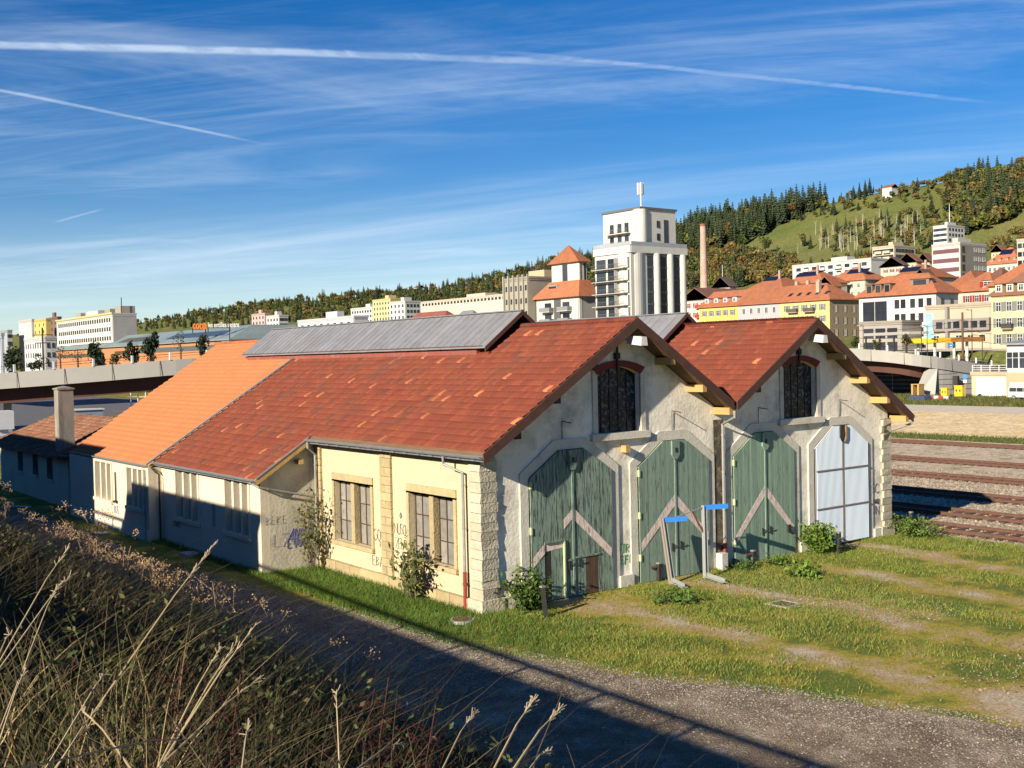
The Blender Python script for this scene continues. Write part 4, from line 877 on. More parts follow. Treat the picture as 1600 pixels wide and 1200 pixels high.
def building(name, label, cat, uc, D, vt, uL=None, uR=None, col=(.6,.55,.45), ang=0., wL=None, wR=None, zb=None, roof='flat', rh=4., rmat=None, ov=.6, group=None, wallmat=None, colR=None, ridge='L'):
    P, dl, dr, L, Wd = base(uc, D, vt, uL, uR, ang, wL, wR); zt = float(P[2])
    c = [P[:2], P[:2]+dr*Wd, P[:2]+dr*Wd+dl*L, P[:2]+dl*L]
    if zb is None: zb = float(min(terr(x[0], x[1]) for x in c))-1.5
    t = thing(name, (float(P[0]), float(P[1]), zb), label, cat, group)
    wm = wallmat or pm(col, .88, .07, dirt=tuple(x*.78 for x in col), dirt_amt=.25, dirt_scale=.15)
    q = MB(); q.hex8([(x[0],x[1],zb) for x in c], [(x[0],x[1],zt) for x in c]); q.build('wall', wm, t)
    FL = Fac(P, dl, -dr, L, zt); FR = Fac(P, dr, -dl, Wd, zt)
    rm = rmat or M['rooforange']
    def rp(a, b, z): p = P[:2]+dl*a+dr*b; return (p[0], p[1], z)
    if roof == 'flat':
        q = MB()
        for a0, a1, b0, b1 in ((-.15,L+.15,-.15,.25),(-.15,L+.15,Wd-.25,Wd+.15),(-.15,.25,.252,Wd-.252),(L-.25,L+.15,.252,Wd-.252)):
            q.hex8([rp(a0,b0,zt-.12),rp(a0,b1,zt-.12),rp(a1,b1,zt-.12),rp(a1,b0,zt-.12)], [rp(a0,b0,zt+.45),rp(a0,b1,zt+.45),rp(a1,b1,zt+.45),rp(a1,b0,zt+.45)])
        q.build('parapet', rmat or pm(tuple(x*.8 for x in col)), t)
    else:
        q = MB(); e = [rp(-ov,-ov,zt), rp(-ov,Wd+ov,zt), rp(L+ov,Wd+ov,zt), rp(L+ov,-ov,zt)]
        if roof == 'pyr': k = [rp(L/2,Wd/2,zt+rh)]
        elif roof == 'hip':
            if ridge == 'L': k = [rp(min(Wd/2,L*.45),Wd/2,zt+rh), rp(L-min(Wd/2,L*.45),Wd/2,zt+rh)]
            else: k = [rp(L/2,min(L/2,Wd*.45),zt+rh), rp(L/2,Wd-min(L/2,Wd*.45),zt+rh)]
        elif roof == 'gable': k = [rp(-ov,Wd/2,zt+rh), rp(L+ov,Wd/2,zt+rh)] if ridge == 'L' else [rp(L/2,-ov,zt+rh), rp(L/2,Wd+ov,zt+rh)]
        v = e+k; dn = [(x,y,z-.25) for x, y, z in v]; n = len(v)
        if roof == 'pyr': fs = [(0,1,4),(1,2,4),(2,3,4),(3,0,4)]
        elif ridge == 'L': fs = [(0,4,5,3),(1,2,5,4),(0,1,4),(2,3,5)]
        else: fs = [(0,1,5,4),(2,3,4,5),(3,0,4),(1,2,5)]
        fs = fs+[tuple(n+i for i in f[::-1]) for f in fs]+[(i,n+i,n+(i+1)%4,(i+1)%4) for i in range(4)]
        q.add(v+dn, fs); rf = q.build('roof', rm, t)
        if roof == 'gable':
            q = MB(); g = [rp(0,0,zt),rp(0,Wd,zt),rp(0,Wd/2,zt+rh*.93)] if ridge == 'L' else [rp(0,0,zt),rp(L,0,zt),rp(L/2,0,zt+rh*.93)]
            q.prism(g, tuple((np.append(dl,0) if ridge == 'L' else np.append(dr,0))*.3)); q.build('gable', wm, t)
        t['roofname'] = rf.name
    if zt-zb > 7:
        FL.slab(t, 'cornice', .0, L, zt-.55, zt-.30, .005, .16, pm(tuple(x*.82 for x in col))); FR.slab(t, 'cornice', .0, Wd, zt-.55, zt-.30, .005, .16, pm(tuple(x*.82 for x in col)))
        q = MB(); q.tube([FL.pt(.35,zb+.5,.10), FL.pt(.35,zt-.6,.10)], .07, 5); q.build('drainpipe', M['pipe'], t)
    t['dims'] = (L, Wd, zt, zb)
    return t, FL, FR, rp
def roof_of(t): return bpy.data.objects[t['roofname']]
def chimney(t, rp, a, b, z0, z1, m=None, s=.7):
    q = MB(); p = [rp(a-s/2,b-s/2,z0),rp(a-s/2,b+s/2,z0),rp(a+s/2,b+s/2,z0),rp(a+s/2,b-s/2,z0)]; q.hex8(p,[(x,y,z1) for x,y,_ in p]); q.build('chimney', m or pm((.45,.35,.28)), roof_of(t) if 'roofname' in t else t)
def on_roof(t, rp, a0, a1, f0, f1, m, name='skylight', lift=.12):
    """a panel lying on the left roof slope: a along the eave, f the fraction up the slope"""
    L, Wd, zt, _ = t['dims']; rh = t['rh']; ov = .6
    z = lambda f: zt+rh*f; b = lambda f: -ov+(Wd/2+ov)*f
    q = MB(); v = [rp(a0,b(f0),z(f0)+lift),rp(a1,b(f0),z(f0)+lift),rp(a1,b(f1),z(f1)+lift),rp(a0,b(f1),z(f1)+lift)]
    q.prism(v, (0,0,-lift-.05)); return q.build(name, m, roof_of(t))
def dormer(t, rp, a, f, w, h, wallm, glass='w2', roofm=None, dep=None):
    L, Wd, zt, _ = t['dims']; rh = t['rh']; ov = .6
    b0 = -ov+(Wd/2+ov)*f; z0 = zt+rh*f; d = dep or h/(rh/(Wd/2+ov))+.3
    q = MB(); p = [rp(a-w/2,b0,z0-.2),rp(a-w/2,b0+d,z0-.2),rp(a+w/2,b0+d,z0-.2),rp(a+w/2,b0,z0-.2)]; q.hex8(p,[(x,y,z0+h) for x,y,_ in p]); o = q.build('dormer', wallm, roof_of(t))
    q = MB(); p = [rp(a-w/2-.2,b0-.25,z0+h+.003),rp(a-w/2-.2,b0+d,z0+h+.003),rp(a+w/2+.2,b0+d,z0+h+.003),rp(a+w/2+.2,b0-.25,z0+h+.003)]; q.hex8(p,[(x,y,z+.14) for x,y,z in p]); q.build('dormer_roof', roofm or M['roofdark'], o)
    F = Fac(rp(a-w/2,b0,0),(np.array(rp(1,0,0))-np.array(rp(0,0,0)))[:2],-(np.array(rp(0,1,0))-np.array(rp(0,0,0)))[:2],w,z0+h)
    inst('dormer_window', win_mesh(w*.7,h*.75,glass), o, F.pt(w/2,z0+h*.5), rot=F.rot())
CREAM = (.72,.70,.63); WHITE = (.74,.72,.66); YEL = (.74,.58,.16); GREY = (.34,.33,.31); BEIGE = (.58,.47,.30)

# ---- silo tower turned into flats
t, FL, FR, rp = building('silo_tower', 'tall cream silo tower with stacked balconies and a roof antenna, rounded edges', 'tower', 985, 259, 384, 929, 1071, CREAM, zb=4, rmat=M['white'])
zt = t['dims'][2]; L, Wd = t['dims'][:2]
FL.slab(t, 'terrace_band', -.3, L+.3, zt-1.5, zt+.1, -.4, .35, pm(CREAM)); FR.slab(t, 'terrace_band', .0, Wd+.3, zt-1.5, zt+.1, -.4, .35, pm(CREAM))
def tube_z(par, name, x, y, r_, z0, z1, m, n=20): q = MB(); q.tube([(x,y,z0),(x,y,z1)], r_, n); return q.build(name, m, par, smooth=False)
cm = pm(CREAM)
q = MB(); r0 = 3.0; c0 = np.array(FR.pt(2.6,0,-2.6)[:2])
q.tube([(c0[0],c0[1],5),(c0[0],c0[1],zt-1.5)], 3.05, 28); q.build('corner_cylinder', cm, t, smooth=False)
cuts = [.44, .63, .815]
for k, fc in enumerate((.455, .70, .935)):
    p = FR.pt(Wd*fc+ .0, 0, -.2); tube_z(t, 'fluted_column', p[0], p[1], 1.05, 5, zt-1.5, cm, 16)
for k, (a, b) in enumerate(((.285,.40),(.52,.645),(.765,.885))):
    g = FR.slab(t, 'glass_strip', Wd*a, Wd*b, 6, zt-1.6, .005, .10, M['winfar'])
    for z in np.arange(8, zt-2, 2.9): FR.slab(g, 'spandrel', Wd*a, Wd*b, z, z+.5, .11, .16, pm((.10,.12,.15)))
for k in range(6):
    z = zt-4.9-2.93*k
    FL.balcony(t, 1.0, L-.3, z, 1.5, pm((.16,.17,.17),.4), pm((.50,.49,.45)), bars=True)
    for fr_ in (.18,.50,.82): inst('window', win_mesh(L*.26,2.5,'d2'), t, FL.pt(L*fr_, z+1.15), rot=FL.rot())
    FL.slab(t, 'privacy_screen', L*.34, L*.34+.1, z+.02, z+2.4, .02, 1.3, pm((.6,.58,.52)))
tb, uFL, uFR, urp = None, None, None, None
P2 = at(1000, 326, 262); dl = np.array([0.,1.]); dr = np.array([1.,0.])
_, _, _, L2, W2 = base(1000, 262, 326, 942, 1055)
c = [P2[:2], P2[:2]+dr*W2, P2[:2]+dr*W2+dl*L2, P2[:2]+dl*L2]; z2 = float(P2[2])
q = MB(); q.hex8([(x[0],x[1],zt-.2) for x in c],[(x[0],x[1],z2) for x in c]); up = q.build('upper_block', cm, t)
q = MB(); q.hex8([(x[0]+dx,x[1]+dy,z2+.003) for x,(dx,dy) in zip(c,((-.3,-.3),(.3,-.3),(.3,.3),(-.3,.3)))],[(x[0]+dx,x[1]+dy,z2+.5) for x,(dx,dy) in zip(c,((-.3,-.3),(.3,-.3),(.3,.3),(-.3,.3)))]); q.build('roof_edge', pm((.16,.16,.17)), up)
F2 = Fac(P2, dl, -dr, L2, z2); F3 = Fac(P2, dr, -dl, W2, z2)
q = MB(); cc = np.array(F3.pt(1.3,0,-1.3)[:2]); q.tube([(cc[0]-.35,cc[1]-.35,zt),(cc[0]-.35,cc[1]-.35,z2-.01)], 1.6, 20); q.build('rounded_corner', cm, up)
for k in range(3):
    z = z2-5.2-3.0*k
    if k < 2: F2.balcony(up, L2*.25, L2*.86, z, 1.4, pm((.20,.22,.21),.4), cm, bars=True)
    for f in (.36,.55,.76): inst('window', win_mesh(1.35,2.2,'d'), up, F2.pt(L2*f, z+1.3), rot=F2.rot())
    inst('window', win_mesh(1.0,1.5,'d'), up, F3.pt(W2*.50, z+1.9), rot=F3.rot())
F3.slab(up, 'stair_window', W2*.66, W2*.78, zt+.8, z2-2.2, .005, .09, M['winfar'])
q = MB(); e = FL.pt(0,0,0); 
FL.slab(t, 'terrace_railing', -.2, L+.2, zt+.12, zt+1.1, .26, .30, pm((.42,.46,.48),.3)); FR.slab(t, 'terrace_railing', .0, Wd+.2, zt+.12, zt+1.1, .26, .30, pm((.42,.46,.48),.3))
am = (P2[:2]+dr*1.8+dl*1.5); q = MB(); q.tube([(am[0],am[1],z2),(am[0],am[1],z2+6.5)], .16, 8)
an = q.build('antenna', M['white'], up)
for k in range(3):
    a = k*2.1; q = MB(); x, y = am[0]+.55*math.cos(a), am[1]+.55*math.sin(a); q.box(x-.28,x+.28,y-.18,y+.18,z2+3.6,z2+6.4); q.build('antenna_panel', M['white'], an)
# ---- orange roofed apartment tower beside it
t, FL, FR, rp = building('apartment_house', 'apartment block with stepped orange pyramid roofs, beside the silo tower', 'apartment block', 905, 272, 461, 838, 931, (.70,.67,.60), zb=4, roof='hip', rh=.5, ov=.2)
L, Wd, zt, _ = t['dims']
q = MB(); a0, b0 = 5.2, 3.6
PT = at(905, 411, 272+1); zu0 = zt+3.9; apex = float(at(902, 383, 280)[2]); zu1 = float(at(905,409,275)[2])
q.add([rp(-1,-1,zt-.3),rp(-1,Wd+1,zt-.3),rp(L+1.2,Wd+1,zt-.3),rp(L+1.2,-1,zt-.3),rp(1.1,1.1,zu0),rp(1.1,Wd-1,zu0),rp(L-4.2,Wd-1,zu0),rp(L-4.2,1.1,zu0)], [(0,1,5,4),(1,2,6,5),(2,3,7,6),(3,0,4,7),(4,5,6,7),(3,2,1,0)]); sk = q.build('skirt_roof', M['rooforange'], t)
p = [rp(1.5,1.5,zu0-1),rp(1.5,Wd-1.5,zu0-1),rp(L-4.6,Wd-1.5,zu0-1),rp(L-4.6,1.5,zu0-1)]; q = MB(); q.hex8(p,[(x,y,zu1) for x,y,_ in p]); ub = q.build('upper_storey', pm((.70,.67,.60)), t)
q = MB(); e = [rp(.6,.6,zu1),rp(.6,Wd-.6,zu1),rp(L-3.7,Wd-.6,zu1),rp(L-3.7,.6,zu1)]; am_ = rp((L-3.1)/2,Wd/2,apex); q.add(e+[am_],[(0,1,4),(1,2,4),(2,3,4),(3,0,4),(3,2,1,0)]); q.build('pyramid_roof', M['rooforange'], ub)
FU = Fac(rp(1.5,1.5,0), FL.d[:2], FL.n[:2], L-6.1, zu1); FV = Fac(rp(1.5,1.5,0), FR.d[:2], FR.n[:2], Wd-3, zu1)
FU.slab(ub, 'tall_window', FU.L*.42, FU.L*.60, zu0-.4, zu1-.4, .005, .08, M['winfar'])
FV.slab(ub, 'tall_window', FV.L*.62, FV.L*.80, zu0-.4, zu1-.4, .005, .08, M['winfar']); FV.slab(ub, 'corner_strip', FV.L*.10, FV.L*.22, zu0-.4, zu1-.4, .005, .08, pm((.16,.15,.15)))
for a in (.30,.72):
    for k in range(3): FL.balcony(t, L*a-2.2, L*a+2.0, zt-3.6-2.85*k, 1.5, pm((.27,.28,.28)), pm((.6,.58,.52))); inst('window', win_mesh(2.6,2.0,'d2'), t, FL.pt(L*a, zt-2.4-2.85*k), rot=FL.rot())
FL.slab(t, 'stair_glass', L*.42, L*.58, 6, zt-.6, .01, .08, pm((.13,.13,.13),.3))
FR.slab(t, 'wall_joint', Wd*.16, Wd*.20, 6, zt-.5, .01, .05, pm((.16,.15,.14))); FR.slab(t, 'wall_panel', Wd*.20, Wd*.9, 6, zt-.5, .01, .03, pm((.45,.42,.38)))
q = MB(); dm = [rp(L*.52,.3,zt+.9),rp(L*.52,3.2,zt+.9),rp(L*.74,3.2,zt+.9),rp(L*.74,.3,zt+.9)]; q.hex8(dm,[(x,y,z+2.2) for x,y,z in dm]); d_ = q.build('dormer', pm((.30,.32,.34)), sk)
FD = Fac(rp(L*.52,.3,0), FL.d[:2], FL.n[:2], L*.22, zt+3.1); inst('dormer_window', win_mesh(2.9,1.5,'d2'), d_, FD.pt(FD.L/2, zt+2.0), rot=FD.rot())
for a, b in ((.36,.42),(.80,.86)):
    q = MB(); q.prism([rp(L*a,.0,zt+1.3),rp(L*b,.0,zt+1.3),rp(L*b,.85,zt+2.6),rp(L*a,.85,zt+2.6)], (0,0,-.3)); q.build('skylight', M['winfar'], sk)
# ---- concrete office with ribs, beige block
t, FL, FR, rp = building('office_block', 'grey concrete office block with vertical ribs and small dark square windows', 'office block', 826, 284, 434, 788, wR=10, col=(.40,.37,.30), zb=4)
L = t['dims'][0]
for k in range(6): FL.slab(t, 'rib', L*k/5-.18 if k else 0, L*k/5+.18, 5, t['dims'][2]+1.0, .01, .55, pm((.46,.43,.36)))
for k in range(5): FL.windows(t, 5, 4, 1.0, 1.25, 'd', 2.4, 3.35, .0, .0) if k == 0 else None
t, FL, FR, rp = building('beige_block', 'blank beige block with a higher rooftop box, between ribbed office and orange roofed flats', 'building', 866, 290, 436, 826, wR=9, col=BEIGE, zb=4)
Lb, Wb, zt, _ = t['dims']; zz = float(at(840,420,290)[2]); p = [rp(Lb*.38,0.01,zt+.46),rp(Lb*.38,6,zt+.46),rp(Lb,6,zt+.46),rp(Lb,0.01,zt+.46)]; q = MB(); q.hex8(p,[(x,y,zz) for x,y,_ in p]); rb = q.build('rooftop_box', pm(BEIGE), t)
q = MB()
for k in range(9): x = rp(Lb*.38+k*Lb*.62/8, .2, zz); q.box(x[0]-.05,x[0]+.05,x[1]-.05,x[1]+.05,zz,zz+1.1)
q.bar(rp(Lb*.38,.2,zz+1.1), rp(Lb,.2,zz+1.1), .08,.08); q.bar(rp(Lb*.38,.2,zz+.6), rp(Lb,.2,zz+.6), .06,.06); q.build('roof_railing', M['dark'], rb)
# ---- brick chimney
c0 = at(1100, 447, 400); zt = float(at(1100,350,400)[2]); t = thing('brick_chimney', (float(c0[0]),float(c0[1]),float(terr(c0[0],c0[1]))), 'tall round pale brick factory chimney in front of the wooded hill', 'chimney')
mbk = mat('chimney_brick', (.42,.27,.21), .9, .14, .8, .1, 8, dirt=(.52,.40,.33), dirt_amt=.4, dirt_scale=.3)
z0 = float(terr(c0[0],c0[1]))-1; q = MB(); q.tube([(c0[0],c0[1],z0),(c0[0],c0[1],zt)], [1.55,1.02], 20); q.build('shaft', mbk, t)
for f in (.40,.99): q = MB(); z = z0+(zt-z0)*f; rr = 1.55-.53*f; q.tube([(c0[0],c0[1],z-.35),(c0[0],c0[1],z+.35)], rr+.10, 20); q.build('band', pm((.30,.13,.09)), t)
# ---- the station street row: white-red, yellow, grey, yellow house with dark end
t, FL, FR, rp = building('white_house', 'white house with red shutters and long brown roof, beside the silo tower', 'house', 1108, 360, 466, 1066, wR=26, col=(.70,.60,.54), roof='gable', rh=3.8, rmat=M['roofbrown'], ridge='R')
t['rh'] = 3.8; FL.windows(t, 3, 4, 1.0, 1.5, 'r4', 2.0, 3.1)
for k in range(3): FL.balcony(t, t['dims'][0]*.2, t['dims'][0]*.45, t['dims'][2]-2.9-3.1*k, 1.1, pm((.5,.05,.04)), pm((.5,.2,.15)))
PY = at(1296, 467, 322)
def row_part(nm, label, u0, u1, colr, rmat_, rh_=5.2, wR=13., hip=False, pc=None):
    global PY
    P, dl, dr, L0, _ = base(1296, 322, 467, u0, 1343); 
    a0 = base(1296, 322, 467, u1, 1343)[3] if u1 != 1296 else 0.
    Q = P[:2]+dl*a0; D_ = float(np.hypot(*(Q-CAM[:2]))); uq = u1
    return building(nm, label, 'house', uq, D_, 0, wL=L0-a0, wR=wR, col=colr) if False else (P, dl, dr, a0, L0)
def row_house(label, u0, u1, colr, wR, style, cols, shade=None, roofh=5.0, rmat=None, dorm=0, sky=0, hip=False, uend=None):
    """one house of the terrace along the station street; u0..u1 its pixel columns"""
    P, dl, dr, aL, WR = base(1296, 322, 467, u0, 1343); a0 = base(1296, 322, 467, u1, 1343)[3] if u1 != 1296 else 0.
    Q = P[:2]+dl*(a0+.01); L = aL-a0-.02; zt = float(P[2]); zb = 6.
    t = thing('terrace_house', (float(Q[0]),float(Q[1]),zb), label, 'house', 'terrace of houses on the station street'); Wd = WR
    def rp(a, b, z): p = Q+dl*a+dr*b; return (float(p[0]), float(p[1]), z)
    q = MB(); p = [rp(0,0,zb),rp(0,Wd,zb),rp(L,Wd,zb),rp(L,0,zb)]; q.hex8(p,[(x,y,zt) for x,y,_ in p]); q.build('wall', pm(colr, .88, .07, dirt=tuple(x*.8 for x in colr), dirt_amt=.2, dirt_scale=.2), t)
    FL = Fac(Q, dl, -dr, L, zt); FR = Fac(Q, dr, -dl, Wd, zt)
    ov = .7; q = MB(); a1 = -ov if hip else 0; k1 = Wd*.42 if hip else 0
    v = [rp(a1,-ov,zt),rp(a1,Wd+ov,zt),rp(L,Wd+ov,zt),rp(L,-ov,zt),rp(k1,Wd/2,zt+roofh),rp(L,Wd/2,zt+roofh)]; n = 6
    fs = [(0,4,5,3),(1,2,5,4),(0,1,4),(2,3,5)]; dn = [(x,y,z-.25) for x,y,z in v]
    q.add(v+dn, fs+[tuple(n+i for i in f[::-1]) for f in fs]+[(i,n+i,n+(i+1)%4,(i+1)%4) for i in range(4)]); rf = q.build('roof', rmat or M['rooforange'], t); t['roofname'] = rf.name; t['dims'] = (L, Wd, zt, zb); t['rh'] = roofh
    if style: FL.windows(t, cols, 4, 1.05, 1.75, style, 2.1, 3.25, .05, .05)
    for k in range(dorm): dormer(t, rp, L*(k+.6)/(dorm+.2), .22, 1.5, 1.5, M['white'], 'w4', M['roofdark'])
    for k in range(sky): on_roof(t, rp, L*(k+.6)/(sky+.4), L*(k+.6)/(sky+.4)+1.2, .30, .48, M['winfar'])
    return t, FL, FR, rp
t, FL, FR, rp = row_house('yellow house with flower balconies and four roof dormers, left end of its terrace', 1092, 1153, (.76,.60,.15), 13, 's4', 5, dorm=4)
for k in (1,2): FL.balcony(t, FL.L*(.72-.28*(k-1))-1.4, FL.L*(.72-.28*(k-1))+1.4, FL.zt-6.6, 1.2, pm((.10,.09,.08)), pm((.3,.26,.2)))
t, FL, FR, rp = row_house('grey house of the terrace, half in shadow under a plain orange roof', 1153, 1219, (.50,.49,.50), 13, 'w2', 5)
t, FL, FR, rp = row_house('yellow house with shutters and two balconies at the terrace\'s right end', 1219, 1296, (.74,.60,.25), 13, 'g4', 5, sky=5, hip=True)
FR.slab(t, 'end_wall', 0, FR.L, 6, FR.zt-.3, .005, .05, pm((.40,.32,.20))); FR.windows(t, 3, 4, 1.0, 1.9, 'b4', 2.7, 3.35, .05, .05)
for o in FR_ if False else []: pass
for k in (0, 1): FL.balcony(t, FL.L*(.38+.34*k)-1.7, FL.L*(.38+.34*k)+1.7, FL.zt-3.2, 1.2, pm((.12,.11,.10)), pm((.5,.42,.3)))
for k in range(3): chimney(t, rp, 9.+4*k, 7.5, FL.zt+4.0, FL.zt+6.2, pm((.48,.36,.28)), .9)
chimney(t, rp, 6., 3.2, FL.zt+2.0, FL.zt+5.4, pm((.50,.40,.30)), 1.1)
# ---- white building with big factory windows
t, FL, FR, rp = building('white_corner_building', 'white building with large dark factory windows under an orange mansard roof', 'building', 1462, 288, 456, 1342, 1497, (.70,.69,.66), zb=5, roof='hip', rh=5.2, ov=.9)
t['rh'] = 5.2; L = t['dims'][0]; zt = t['dims'][2]
FL.windows(t, 3, 4, 1.3, 2.1, 'd4', 2.4, 3.6, .03, .66); FL.windows(t, 2, 4, 1.3, 2.1, 'd4', 2.4, 3.6, .37, .47)
FL.windows(t, 2, 1, 3.4, 6.2, 'd4', 4.6, 6.6, .62, .05)
FR.windows(t, 2, 2, 1.2, 2.0, 'd2', 2.6, 3.6)
for k, f in enumerate((.62,.74,.86)): dormer(t, rp, L*f, .12, 1.8, 2.2, pm((.30,.22,.16)), 'd2')
FL2 = FL; dormer(t, rp, L*.24, .38, 5.0, 1.5, pm((.30,.24,.2)), 'd4'); on_roof(t, rp, L*.08, L*.08+1.5, .35, .62, M['winfar']); on_roof(t, rp, L*.40, L*.40+1.5, .30, .52, M['winfar'])
q = MB(); p = FL.pt(L*.52,0,0)
# ---- low grey annex and station canopy in front
t, FL, FR, rp = building('low_annex', 'low flat grey annex with blue shaded windows, before the white factory building', 'annex', 1409, 268, 503, 1343, wR=8, col=(.42,.38,.33), zb=5)
FL.windows(t, 3, 2, 2.6, 2.2, 'd4', 2.4, 3.2)
t = thing('canopy', tuple(map(float, at(1370,545,255))), 'long flat pale station canopy on dark supports', 'canopy')
a, b = at(1346,523,258), at(1420,531,244); z = float(a[2])
q = MB(); d = (b-a); d[2] = 0; nrm = np.array([-d[1],d[0],0])/np.linalg.norm(d)*5; pp = [a,b,b+nrm,a+nrm]; pp = [(float(x[0]),float(x[1]),z-.35) for x in pp]; q.hex8(pp,[(x,y,zz+.6) for x,y,zz in pp]); q.build('roof', M['concrete'], t)
for f in (.1,.4,.7,.95): p = a+d*f; q = MB(); q.box(p[0]-.15,p[0]+.15,p[1]-.15,p[1]+.15,5,z-.36); q.build('post', M['dark'], t)
# ---- pink house, modern beige block, right hand yellow house, big orange roofs
t, FL, FR, rp = building('pink_house', 'pale pink house with red shutters under a broad orange hip roof', 'house', 1552, 335, 452, 1489, wR=16, col=(.70,.54,.42), roof='hip', rh=5.5, ov=.8, zb=6)
t['rh'] = 5.5; FL.windows(t, 3, 3, 1.3, 1.9, 'r4', 2.3, 4.2, .05, .25); dormer(t, rp, FL.L*.15, .1, 3.2, 2.0, pm((.70,.54,.42)), 'r4')
t, FL, FR, rp = building('modern_block', 'modern flat roofed beige block with a grey middle band and a blue mural', 'building', 1549, 262, 475, 1446, wR=10, col=(.56,.48,.36), zb=5)
L = FL.L; zt = FL.zt
FL.slab(t, 'grey_band', .1, L*.86, zt-5.6, zt-2.9, .01, .9, pm((.30,.28,.26)))
G = Fac(FL.pt(0,0,.9), FL.d[:2], FL.n[:2], L*.86, zt-2.9); G.windows(t, 6, 1, 1.5, 1.4, 'd2', 1.3, 3, .03, .05)
FL.windows(t, 5, 1, 1.5, 1.4, 'w2', 7.2, 3, .05, .08); FL.windows(t, 6, 1, 1.3, 2.2, 'd', 10.6, 3, .05, .12)
FL.slab(t, 'pilaster', L*.62, L*.66, 5, zt-.2, .02, 1.0, pm((.33,.30,.27)))
mural = mat('mural_blue', (.22,.48,.55), .8, .35, 1.2, dirt=(.70,.72,.70), dirt_amt=.35, dirt_scale=.6)
FL.slab(t, 'mural', L*.87, L*.995, zt-7.2, zt-1.4, .01, .12, mural)
t, FL, FR, rp = building('yellow_corner_house', 'cream yellow house with grey shutters and dormered dark mansard roof at the right edge', 'house', 1622, 250, 457, 1549, wR=12, col=(.74,.64,.36), roof='hip', rh=5.2, ov=.6, rmat=M['roofbrown'], zb=5)
t['rh'] = 5.2; L = FL.L
FL.windows(t, 4, 4, 1.15, 2.0, 'g4', 2.5, 3.4, .04, .04); FL.balcony(t, L*.52, L*.74, FL.zt-7.1, 1.1, pm((.07,.07,.07)), pm((.4,.36,.25)))
for k in range(4): dormer(t, rp, L*(.12+.24*k), .10, 1.5, 1.7, pm((.70,.62,.42)), 'w4', M['roofdark'])
t, FL, FR, rp = building('orange_roofed_hall', 'large pale building whose broad orange roof rises at the right edge', 'building', 1640, 300, 440, 1545, wR=20, col=(.66,.58,.44), roof='hip', rh=7.5, ov=.8, zb=6); t['rh'] = 7.5
t, FL, FR, rp = building('hip_roofed_house', 'long house with a plain orange hip roof behind the white factory building', 'house', 1530, 345, 452, 1470, wR=18, col=(.66,.58,.44), roof='hip', rh=6.0, ov=.8, zb=6, ridge='R'); t['rh'] = 6
# ---- orange roofs with solar panels on the slope behind
for (lb, uc, D, vt, uL, wR, rh, solar) in [
    ('low house with an orange roof carrying two small solar panels', 1222, 385, 447, 1172, 13, 4.6, [(.35,.75)]),
    ('orange roofed house with one long dark solar panel, left of the white gabled dormer house', 1285, 400, 440, 1225, 14, 5.0, [(.30,.85)]),
    ('orange roofed house whose solar panel lies high below the white long flats', 1352, 410, 436, 1290, 14, 5.0, [(.10,.60)]),
    ('orange roofed house with a solar panel, left of the red banded block', 1458, 400, 432, 1388, 14, 5.0, [(.45,.88)])]:
    t, FL, FR, rp = building('hillside_house', lb, 'house', uc, D, vt, uL, wR=wR, col=(.66,.58,.46), roof='hip', rh=rh, ov=.7, group='orange roofed houses behind the terrace'); t['rh'] = rh
    FL.windows(t, 5, 2, 1.1, 1.5, 'w4', 2, 3)
    for a, b in solar: on_roof(t, rp, FL.L*a, FL.L*b, .50, .82, M['solar'], 'solar_panel', .15)
    chimney(t, rp, FL.L*.3, 4., FL.zt+2.6, FL.zt+rh+1.2)
for (lb, uc, D, vt, uL, uR, cr, rm, rg) in [
    ('small white house with its gable to the front, among orange roofs', 1302, 392, 447, 1278, 1314, (.72,.66,.52), M['rooforange'], 'R'),
    ('white gabled house right of the solar roof, below the red banded block', 1450, 385, 436, 1428, 1462, (.72,.68,.56), M['roofdark'], 'R'),
    ('white villa with dark roof and red shutters, left of the steep brown roofs', 1412, 455, 414, 1376, 1418, (.70,.62,.48), M['roofdark'], 'R'),
    ('villa with steep brown roof under the stepped flats', 1432, 470, 408, 1404, 1440, (.62,.52,.36), M['roofbrown'], 'R'),
    ('small villa with brown roof nearest the red banded block', 1452, 480, 408, 1434, 1460, (.66,.58,.44), M['roofbrown'], 'R'),
    ('small white house with dark roof behind the long brown roof', 1140, 395, 447, 1114, 1150, (.66,.62,.54), M['roofdark'], 'R'),
    ('small yellow chalet with brown roof high at the right edge', 1566, 620, 392, 1549, 1576, (.74,.62,.30), M['roofbrown'], 'R'),
    ('house with brown hip roof at the foot of the red banded block', 1565, 380, 434, 1540, 1590, (.6,.52,.42), M['roofbrown'], 'L')]:
    t, FL, FR, rp = building('villa', lb, 'house', uc, D, vt, uL, uR, cr, roof='gable' if rg == 'R' else 'hip', rh=3.6, ov=.6, rmat=rm, ridge=rg); t['rh'] = 3.6
    FL.windows(t, 3, 2, 1.0, 1.3, 'r4' if 'red sh' in lb else 'w4', 1.8, 2.9); FR.windows(t, 2, 2, 1.0, 1.3, 'w4', 1.8, 2.9)
t, FL, FR, rp = building('long_house', 'white house with long orange roof, solar panel and small dormers near the right edge', 'house', 1592, 470, 409, 1539, wR=14, col=(.68,.64,.55), roof='hip', rh=6.5, ov=.6); t['rh'] = 6.5
FL.windows(t, 6, 3, 1.1, 1.5, 'w4', 2.2, 3.2); on_roof(t, rp, FL.L*.35, FL.L*.72, .55, .85, M['solar'], 'solar_panel')
for k in range(4): dormer(t, rp, FL.L*(.15+.22*k), .15, 1.1, 1.0, pm((.5,.2,.1)), 'w2', M['rooforange'])
